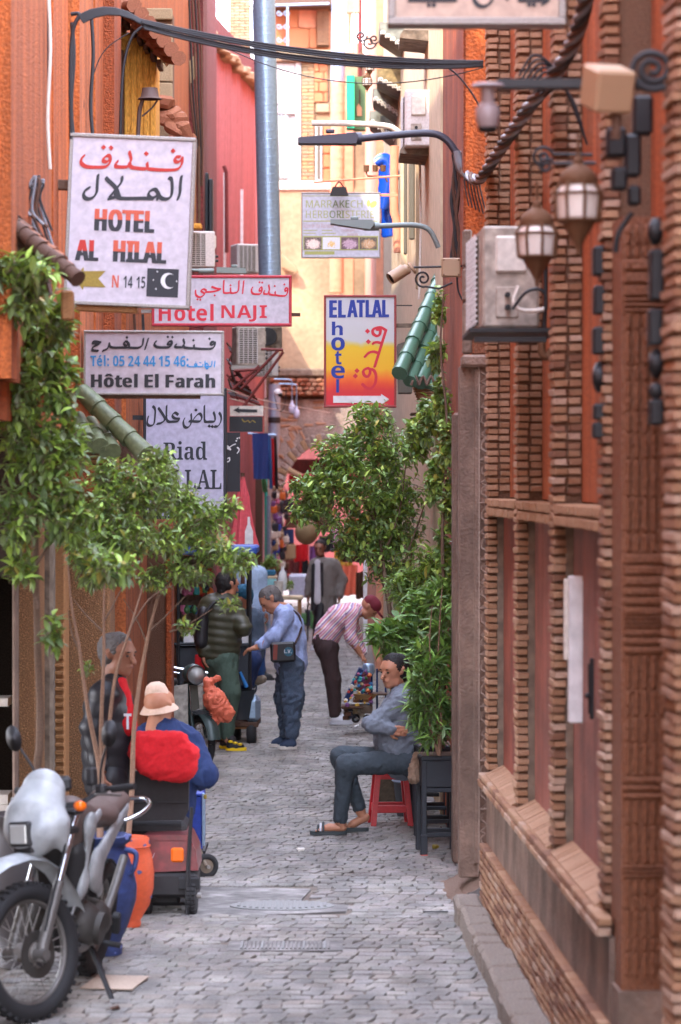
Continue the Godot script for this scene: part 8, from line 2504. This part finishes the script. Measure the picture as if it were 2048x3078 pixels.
	w.body = slim(torso + narm + farm + nleg + fleg) + limb([J(w, 1064, 1930, -0.2), J(w, 1084, 1966, -0.2)], [0.044, 0.032]) + limb([J(w, 1006, 2140, -0.1), J(w, 1004, 2162, -0.1)], [0.04, 0.036])
	w.fine = [[hb, 0.01, 0.02], [hand_bones(J(w, 1084, 1966, -0.2), Vector3(0.6, -0.8, 0), Vector3(-0.8, -0.6, 0), 1.0, 0.6), 0.007, 0.008]]
	finish_body(w, M.skin)
	face_parts(w, hc, fw, up)
	var rt := fw.cross(up).normalized()
	up = rt.cross(fw).normalized()
	var cap := part(w.n, "cap", net([[hc + up * 0.06 - fw * 0.03, hc + up * 0.066 + fw * 0.02, 0.088, 0.084]], 0.01, 0.02), M.maroon)
	part(cap, "peak", MB.new().ell(hc + up * 0.055 + fw * 0.13, Vector3(0.075, 0.012, 0.07), Basis(rt, up, -fw), 14, 6), M.maroon)
	shoe(w, J(w, 994, 2160, -0.1), J(w, 1058, 2172, -0.1), M.shoe_white, M.shoe_white)
	shoe(w, J(w, 1002, 2160, 0.14), J(w, 1062, 2172, 0.14), M.shoe_white, M.shoe_white)
	# ---- man in the blazer
	w = who("man in grey blazer, white shirt and dark trousers walking under the arch", 968, 47.0)
	hc = J(w, 962, 1650)
	fw = Vector3(-0.25, -0.12, 0.95).normalized()
	up = Vector3.UP
	hb = head_bones(hc, fw, up, 1.05)
	torso = [[J(w, 976, 1830), J(w, 976, 1780), 0.185, 0.17, Vector3(1.1, 1, 0.75)], [J(w, 976, 1780), J(w, 976, 1720), 0.17, 0.18, Vector3(1.1, 1, 0.75)], [J(w, 946, 1698), J(w, 1004, 1694), 0.07, 0.07], [J(w, 960, 1696), J(w, 992, 1700), 0.12, 0.12, Vector3(1, 1, 0.8)]]
	narm = limb([J(w, 943, 1700), J(w, 932, 1745, -0.05), J(w, 926, 1788, -0.1)], [0.08, 0.07, 0.056])
	farm = limb([J(w, 1007, 1698), J(w, 1031, 1742), J(w, 1022, 1790, -0.1)], [0.08, 0.072, 0.058])
	part(w.n, "blazer", net(torso + narm + farm, 0.022, 0.04, folds(0.010, 8.0)), M.grey_tweed)
	part(w.n, "shirt", net([[J(w, 955, 1690, -0.13), J(w, 954, 1806, -0.15), 0.05, 0.06, Vector3(1, 1, 0.4)]], 0.016, 0.02), M.shoe_white)
	part(w.n, "waistcoat", net([[J(w, 943, 1700, -0.135), J(w, 943, 1830, -0.145), 0.04, 0.05, Vector3(1, 1, 0.4)], [J(w, 968, 1696, -0.14), J(w, 970, 1790, -0.14), 0.03, 0.02, Vector3(1, 1, 0.5)]], 0.016, 0.02), M.black_nylon)
	nleg = limb([J(w, 964, 1820, -0.05), J(w, 958, 1880, -0.1), J(w, 950, 1936, 0.0)], [0.1, 0.08, 0.06])
	fleg = limb([J(w, 984, 1820, 0.05), J(w, 976, 1880, 0.1), J(w, 968, 1930, 0.3)], [0.1, 0.08, 0.06])
	part(w.n, "trousers", net(nleg + fleg, 0.02, 0.05, folds(0.008, 9.0)), M.black_nylon)
	w.body = slim(torso + narm + farm + nleg + fleg)
	w.fine = [[hb, 0.011, 0.02], [hand_bones(J(w, 926, 1788, -0.1), Vector3(0, -1, 0.1), Vector3(1, 0, 0), 1.1, 0.4), 0.009, 0.008], [hand_bones(J(w, 1022, 1790, -0.1), Vector3(-0.1, -1, 0.1), Vector3(-1, 0, 0), 1.1, 0.4), 0.009, 0.008]]
	finish_body(w, M.skin_dark)
	face_parts(w, hc, fw, up, 1.05)
	hair(w, "hair", hc, fw, up, M.hair_dark, 1.05)
	shoe(w, J(w, 954, 1948, 0.05), J(w, 936, 1955, -0.05), M.shoe_white, M.shoe_white)
	shoe(w, J(w, 970, 1945, 0.35), J(w, 960, 1950, 0.2), M.shoe_white, M.shoe_white)
	# ---- man in blue shirt with a satchel
	w = who("grey-haired man in blue shirt and baggy jeans with a satchel at the cart", 862, 29.9)
	hc = J(w, 816, 1806)
	fw = Vector3(-0.72, -0.62, 0.2).normalized()
	up = Vector3(-0.5, 0.8, 0).normalized()
	hb = head_bones(hc, fw, up, 1.05)
	torso = [[J(w, 874, 1992), J(w, 872, 1930), 0.165, 0.155, Vector3(1, 1, 1.05)], [J(w, 872, 1930), J(w, 866, 1880), 0.155, 0.15, Vector3(1, 1, 1.1)], [J(w, 866, 1880), J(w, 856, 1848), 0.15, 0.11, Vector3(0.9, 1, 1.2)], [J(w, 856, 1848, -0.16), J(w, 852, 1846, 0.18), 0.07, 0.07], [J(w, 848, 1838), J(w, 838, 1828), 0.06, 0.055]]
	narm = limb([J(w, 862, 1852, -0.18), J(w, 828, 1912, -0.24), J(w, 788, 1938, -0.2)], [0.072, 0.062, 0.048])
	farm = limb([J(w, 852, 1850, 0.18), J(w, 824, 1908, 0.2), J(w, 780, 1940, 0.1)], [0.07, 0.06, 0.046])
	part(w.n, "shirt", net(torso + narm + farm, 0.014, 0.04, folds(0.012, 8.0)), M.shirt_blue)
	nleg = limb([J(w, 876, 2000, -0.1), J(w, 880, 2095, -0.12), J(w, 876, 2205, -0.1)], [0.125, 0.105, 0.075])
	fleg = limb([J(w, 868, 2000, 0.1), J(w, 858, 2095, 0.12), J(w, 864, 2200, 0.12)], [0.12, 0.1, 0.075])
	part(w.n, "baggy_jeans", net(nleg + fleg, 0.017, 0.05, folds(0.015, 8.0, Vector3(1, 1.2, 1))), M.denim)
	w.body = slim(torso + narm + farm + nleg + fleg) + limb([J(w, 790, 1937, -0.2), J(w, 768, 1948, -0.2)], [0.036, 0.03])
	w.fine = [[hb, 0.01, 0.02], [hand_bones(J(w, 772, 1946, -0.2), Vector3(-0.95, -0.25, 0.05), Vector3(-0.2, -0.9, 0), 1.0, 0.5), 0.007, 0.008]]
	finish_body(w, M.skin)
	face_parts(w, hc, fw, up, 1.05)
	hair(w, "hair", hc, fw, up, M.hair_grey, 1.05)
	for q in [[890, 2238, 838, 2246, -0.12], [868, 2236, 812, 2242, 0.14]]:
		shoe(w, J(w, q[0], q[1], q[4]), J(w, q[2], q[3], q[4]), M.shoe_navy, M.off_white)
	var bag := thing("satchel", "black shoulder satchel with a green and blue round badge", "bag", P(851, 1960, 29.6))
	part(bag, "pouch", MB.new().rbox(Vector3.ZERO, Vector3(0.25, 0.2, 0.07), 0.02, Basis.from_euler(Vector3(0, 0, 0.05))), M.black_nylon)
	mk("badge", K(30, 120, 150), 0.5, 0, "cells", Vector3(5, 5, 5))
	mk("badge_red", K(150, 62, 46), 0.6, 0, "grit", Vector3(5, 5, 5))
	part(bag, "badge", MB.new().lathe([Vector2(0.046, 0), Vector2(0.046, 0.004), Vector2(0, 0.005)], 20, TR(Vector3(0.055, 0.005, 0.035), 0, PI / 2)), M.badge)
	part(bag, "label_patch", MB.new().box(Vector3(-0.075, 0.0, 0.037), Vector3(0.04, 0.15, 0.004), Basis.from_euler(Vector3(0, 0, -0.05))), M.badge_red)
	var bd := Board.new()
	bd.node = bag
	bd.c = Vector2(851, 1960)
	bd.s = FOC / 29.6
	letters(bd, "lettering", "L.V.", 855, 1952, 877, 1963, 0.041, M.shoe_white)
	part(bag, "strap", MB.new().tube(curve([Vector3(0.12, 0.08, 0), P(905, 1890, 29.8) - bag.position, P(898, 1850, 29.8) - bag.position, P(870, 1832, 29.9) - bag.position, P(850, 1842, 29.75) - bag.position]), 0.012, 6, true), M.brown_trousers)
	# ---- man in the olive puffer jacket
	w = who("man in olive quilted jacket and green joggers standing with his back turned", 668, 29.7)
	hc = J(w, 684, 1762)
	fw = Vector3(0.75, -0.15, -0.55).normalized()
	up = Vector3.UP
	hb = head_bones(hc, fw, up, 1.05)
	torso = [[J(w, 662, 1966), J(w, 662, 1920), 0.18, 0.19, Vector3(1.08, 1, 0.85)], [J(w, 662, 1920), J(w, 662, 1850), 0.19, 0.2, Vector3(1.08, 1, 0.85)], [J(w, 640, 1822), J(w, 692, 1822), 0.13, 0.12], [J(w, 664, 1812), J(w, 676, 1790), 0.09, 0.08]]
	narm = limb([J(w, 700, 1828), J(w, 732, 1888, -0.12), J(w, 716, 1848, -0.02)], [0.09, 0.08, 0.06])
	farm = limb([J(w, 626, 1828), J(w, 606, 1900, -0.05), J(w, 612, 1960, -0.1)], [0.09, 0.085, 0.065])
	part(w.n, "quilted_jacket", net(torso + narm + farm, 0.016, 0.04, quilt(0.08, 0.012)), M.olive_nylon)
	nleg = limb([J(w, 676, 1986, -0.05), J(w, 694, 2080, -0.1), J(w, 684, 2212, -0.05)], [0.12, 0.09, 0.06])
	fleg = limb([J(w, 650, 1986, 0.05), J(w, 664, 2085, 0.05), J(w, 664, 2206, 0.15)], [0.12, 0.09, 0.06])
	part(w.n, "joggers", net([[J(w, 650, 1980), J(w, 676, 1980), 0.14, 0.14]] + nleg + fleg, 0.017, 0.045, folds(0.009, 9.0)), M.green_jersey)
	w.body = slim(torso + narm + farm + nleg + fleg) + limb([J(w, 684, 2205, -0.05), J(w, 686, 2225, -0.05)], [0.045, 0.042])
	w.fine = [[hb, 0.01, 0.02], [hand_bones(J(w, 716, 1846, -0.02), Vector3(-0.2, 0.9, 0.1), Vector3(-0.9, -0.2, 0), 1.0, 0.7), 0.007, 0.008], [hand_bones(J(w, 612, 1960, -0.1), Vector3(0.05, -1, 0), Vector3(1, 0, 0), 1.0, 0.4), 0.008, 0.008]]
	finish_body(w, M.skin)
	face_parts(w, hc, fw, up, 1.05)
	hair(w, "hair", hc, fw, up, M.hair_dark, 1.05)
	for q in [[682, 2246, 738, 2254, -0.08], [662, 2238, 716, 2246, 0.16]]:
		shoe(w, J(w, q[0], q[1], q[4]), J(w, q[2], q[3], q[4]), M.shoe_black, M.yellow_rubber, 0.08)
		for k in 3:
			part(w.n, "shoe_panel", MB.new().ell(J(w, lerpf(q[0], q[2], 0.2 + 0.25 * k), q[1] - 16 + k * 4, q[4] - 0.045), Vector3(0.026, 0.014, 0.012)), M.yellow_rubber)
	part(w.n, "shoulder_bag", net([[J(w, 612, 1840, -0.12), J(w, 604, 1930, -0.14), 0.06, 0.07]], 0.02, 0.03), M.black_nylon)
	part(w.n, "bag_strap", MB.new().tube(curve([J(w, 612, 1850, -0.2), J(w, 640, 1815, -0.18), J(w, 672, 1798, -0.13)]), 0.018, 6), M.black_nylon)
	# ---- seated person in a blue knitted cap behind the cart pole
	w = who("person in blue knitted cap sitting behind the cart pole", 735, 32.0)
	hc = J(w, 730, 1806)
	fw = Vector3(-0.6, -0.35, 0.7).normalized()
	hb = head_bones(hc, fw, up, 1.0)
	torso = [[J(w, 750, 1960), J(w, 745, 1880), 0.16, 0.16], [J(w, 722, 1856), J(w, 762, 1856), 0.1, 0.1]]
	narm = limb([J(w, 768, 1860), J(w, 780, 1920), J(w, 760, 1940, -0.2)], [0.07, 0.06, 0.05])
	part(w.n, "denim_shirt", net(torso + narm, 0.022, 0.04, folds(0.01, 9.0)), M.denim)
	nleg = limb([J(w, 745, 1965), J(w, 742, 1990, -0.45), J(w, 740, 2090, -0.4)], [0.11, 0.08, 0.06])
	fleg = limb([J(w, 755, 1965), J(w, 762, 1985, -0.4), J(w, 752, 2050, -0.3), J(w, 760, 2052, -0.3)], [0.11, 0.08, 0.055, 0.05])
	part(w.n, "trousers", net(nleg + fleg, 0.02, 0.04, folds(0.008, 9.0)), M.navy_cloth)
	w.body = slim(torso + narm + nleg + fleg)
	w.fine = [[hb, 0.011, 0.02], [hand_bones(J(w, 760, 1940, -0.2), Vector3(-0.8, 0.2, 0), Vector3(0, -1, 0), 1.0, 0.5), 0.009, 0.008]]
	finish_body(w, M.skin)
	face_parts(w, hc, fw, up)
	hair(w, "knitted_cap", hc + up * 0.015, fw, up, M.knit_blue, 1.12)
	part(w.n, "shoe", net([[J(w, 752, 2054, -0.3), J(w, 790, 2042, -0.32), 0.05, 0.045]], 0.012, 0.02), M.grey_plaster)
	# ---- standing man in pale shirt and jeans
	w = who("man in pale blue shirt and blue jeans standing behind the cart", 762, 40.0)
	hc = J(w, 744, 1678)
	fw = Vector3(0.5, -0.3, 0.5).normalized()
	hb = head_bones(hc, fw, up, 1.05)
	torso = [[J(w, 756, 1860), J(w, 754, 1800), 0.19, 0.19], [J(w, 754, 1800), J(w, 752, 1742), 0.19, 0.2, Vector3(1, 1, 0.85)], [J(w, 726, 1724), J(w, 778, 1724), 0.1, 0.1]]
	narm = limb([J(w, 782, 1728), J(w, 792, 1790), J(w, 800, 1840, -0.2)], [0.085, 0.07, 0.055])
	farm = limb([J(w, 722, 1728), J(w, 714, 1790), J(w, 724, 1840, -0.2)], [0.085, 0.07, 0.055])
	part(w.n, "shirt", net(torso + narm + farm, 0.022, 0.04, folds(0.012, 8.0)), M.shirt_pale)
	nleg = limb([J(w, 768, 1870), J(w, 776, 1950, -0.1), J(w, 784, 2024)], [0.12, 0.09, 0.065])
	fleg = limb([J(w, 744, 1870), J(w, 750, 1950), J(w, 754, 2024)], [0.12, 0.09, 0.065])
	part(w.n, "jeans", net(nleg + fleg, 0.02, 0.05, folds(0.01, 9.0)), M.jeans_blue)
	w.body = slim(torso + narm + farm + nleg + fleg)
	w.fine = [[hb, 0.011, 0.02], [hand_bones(J(w, 800, 1840, -0.2), Vector3(0.2, -0.9, 0.2), Vector3(-1, 0, 0), 1.1, 0.6), 0.009, 0.008]]
	finish_body(w, M.skin_dark)
	hair(w, "hair", hc, fw, up, M.hair_dark, 1.05)
	face_parts(w, hc, fw, up, 1.05)
	shoe(w, J(w, 780, 2040), J(w, 824, 2046), M.shoe_black, M.shoe_black)
	shoe(w, J(w, 750, 2040), J(w, 790, 2046), M.shoe_black, M.shoe_black)
	# ---- man in black jacket at the shop front
	w = who("grey-haired man in black jacket standing among the small trees", 325, 18.6)
	hc = J(w, 354, 1974)
	fw = Vector3(0.85, -0.05, 0.5).normalized()
	hb = head_bones(hc, fw, up, 1.08)
	torso = [[J(w, 326, 2340), J(w, 326, 2240), 0.17, 0.17, Vector3(0.95, 1, 1.05)], [J(w, 326, 2240), J(w, 328, 2130), 0.17, 0.17, Vector3(0.95, 1, 1.1)], [J(w, 318, 2085, -0.17), J(w, 336, 2080, 0.17), 0.09, 0.09], [J(w, 336, 2070), J(w, 346, 2046), 0.075, 0.07]]
	narm = limb([J(w, 310, 2090, -0.2), J(w, 278, 2190, -0.22), J(w, 296, 2300, -0.26)], [0.085, 0.072, 0.055])
	farm = limb([J(w, 336, 2090, 0.2), J(w, 366, 2190, 0.22), J(w, 380, 2260, 0.1)], [0.085, 0.07, 0.055])
	part(w.n, "jacket", net(torso + narm + farm, 0.017, 0.04, quilt(0.11, 0.01)), M.black_nylon)
	part(w.n, "red_sweater", net([[J(w, 372, 2096, -0.07), J(w, 378, 2180, -0.1), 0.05, 0.075, Vector3(1, 1, 0.7)], [J(w, 352, 2060, -0.02), J(w, 366, 2080, -0.06), 0.07, 0.05]], 0.017, 0.02), M.red_fleece)
	var rl := Board.new()
	rl.node = w.n
	rl.c = Vector2(MID + w.n.position.x * FOC / 18.45, HOR + EYE * FOC / 18.45)
	rl.s = FOC / 18.45
	letters(rl, "sweater_lettering", "T", 374, 2143, 397, 2190, w.n.position.z * 0.0 + 0.21, M.shoe_white)
	nleg = limb([J(w, 330, 2340, -0.1), J(w, 332, 2540, -0.1), J(w, 330, 2700, -0.1)], [0.115, 0.09, 0.065])
	fleg = limb([J(w, 322, 2340, 0.1), J(w, 330, 2540, 0.1), J(w, 334, 2700, 0.1)], [0.115, 0.09, 0.065])
	part(w.n, "trousers", net(nleg + fleg, 0.024, 0.04), M.black_nylon)
	w.body = slim(torso + narm + farm + nleg + fleg)
	w.fine = [[hb, 0.009, 0.02], [hand_bones(J(w, 296, 2300, -0.26), Vector3(0.3, -0.9, 0), Vector3(1, 0, 0), 1.0, 0.4), 0.008, 0.008], [hand_bones(J(w, 380, 2260, 0.1), Vector3(0.5, -0.8, 0), Vector3(-1, 0, 0), 1.0, 0.4), 0.008, 0.008]]
	finish_body(w, M.skin_dark)
	face_parts(w, hc, fw, up, 1.08)
	hair(w, "hair", hc, fw, up, M.hair_grey, 1.08)
	shoe(w, J(w, 322, 2716, -0.1), J(w, 400, 2722, -0.1), M.shoe_black, M.shoe_black)
	shoe(w, J(w, 322, 2712, 0.1), J(w, 400, 2716, 0.1), M.shoe_black, M.shoe_black)
	# ---- person in the sun hat on the mobility scooter
	w = who("person in beige sun hat and navy jacket seated on the mobility scooter", 500, 19.4)
	hc = J(w, 480, 2128)
	fw = Vector3(0.5, -0.1, -0.8).normalized()
	hb = head_bones(hc, fw, up, 1.05)
	torso = [[J(w, 500, 2420), J(w, 500, 2330), 0.19, 0.19, Vector3(1, 1, 0.85)], [J(w, 500, 2330), J(w, 496, 2240), 0.19, 0.18, Vector3(1, 1, 0.85)], [J(w, 436, 2222), J(w, 556, 2226), 0.09, 0.09], [J(w, 484, 2205), J(w, 482, 2180), 0.08, 0.065]]
	narm = limb([J(w, 572, 2236), J(w, 618, 2330, -0.1), J(w, 600, 2350, 0.25)], [0.085, 0.075, 0.06])
	farm = limb([J(w, 424, 2230), J(w, 384, 2310, 0.0), J(w, 420, 2350, 0.3)], [0.085, 0.07, 0.055])
	part(w.n, "navy_jacket", net(torso + narm + farm, 0.018, 0.04, folds(0.010, 9.0)), M.navy_cloth)
	nleg = limb([J(w, 520, 2430), J(w, 540, 2440, 0.4), J(w, 540, 2560, 0.5)], [0.1, 0.08, 0.06])
	fleg = limb([J(w, 480, 2430), J(w, 470, 2440, 0.4), J(w, 470, 2560, 0.5)], [0.1, 0.08, 0.06])
	part(w.n, "trousers", net(nleg + fleg, 0.024, 0.04), M.black_nylon)
	w.body = slim(torso + narm + farm + nleg + fleg)
	w.fine = [[hb, 0.01, 0.02], [hand_bones(J(w, 600, 2350, 0.25), Vector3(0, 0, -1), Vector3(0, -1, 0), 1.0, 0.6), 0.009, 0.008]]
	finish_body(w, M.skin)
	face_parts(w, hc, fw, up, 1.05)
	var hat := part(w.n, "sun_hat", MB.new().lathe([Vector2(0.16, -0.055), Vector2(0.158, -0.05), Vector2(0.108, 0.005), Vector2(0.102, 0.03), Vector2(0.095, 0.085), Vector2(0.075, 0.125), Vector2(0.04, 0.145), Vector2(0, 0.15)], 28, TR(hc + Vector3(-0.01, 0.03, 0), 0, 0.1, 0.14, Vector3(0.8, 0.95, 0.8))), M.beige_felt)
	hat.name = "sun_hat"
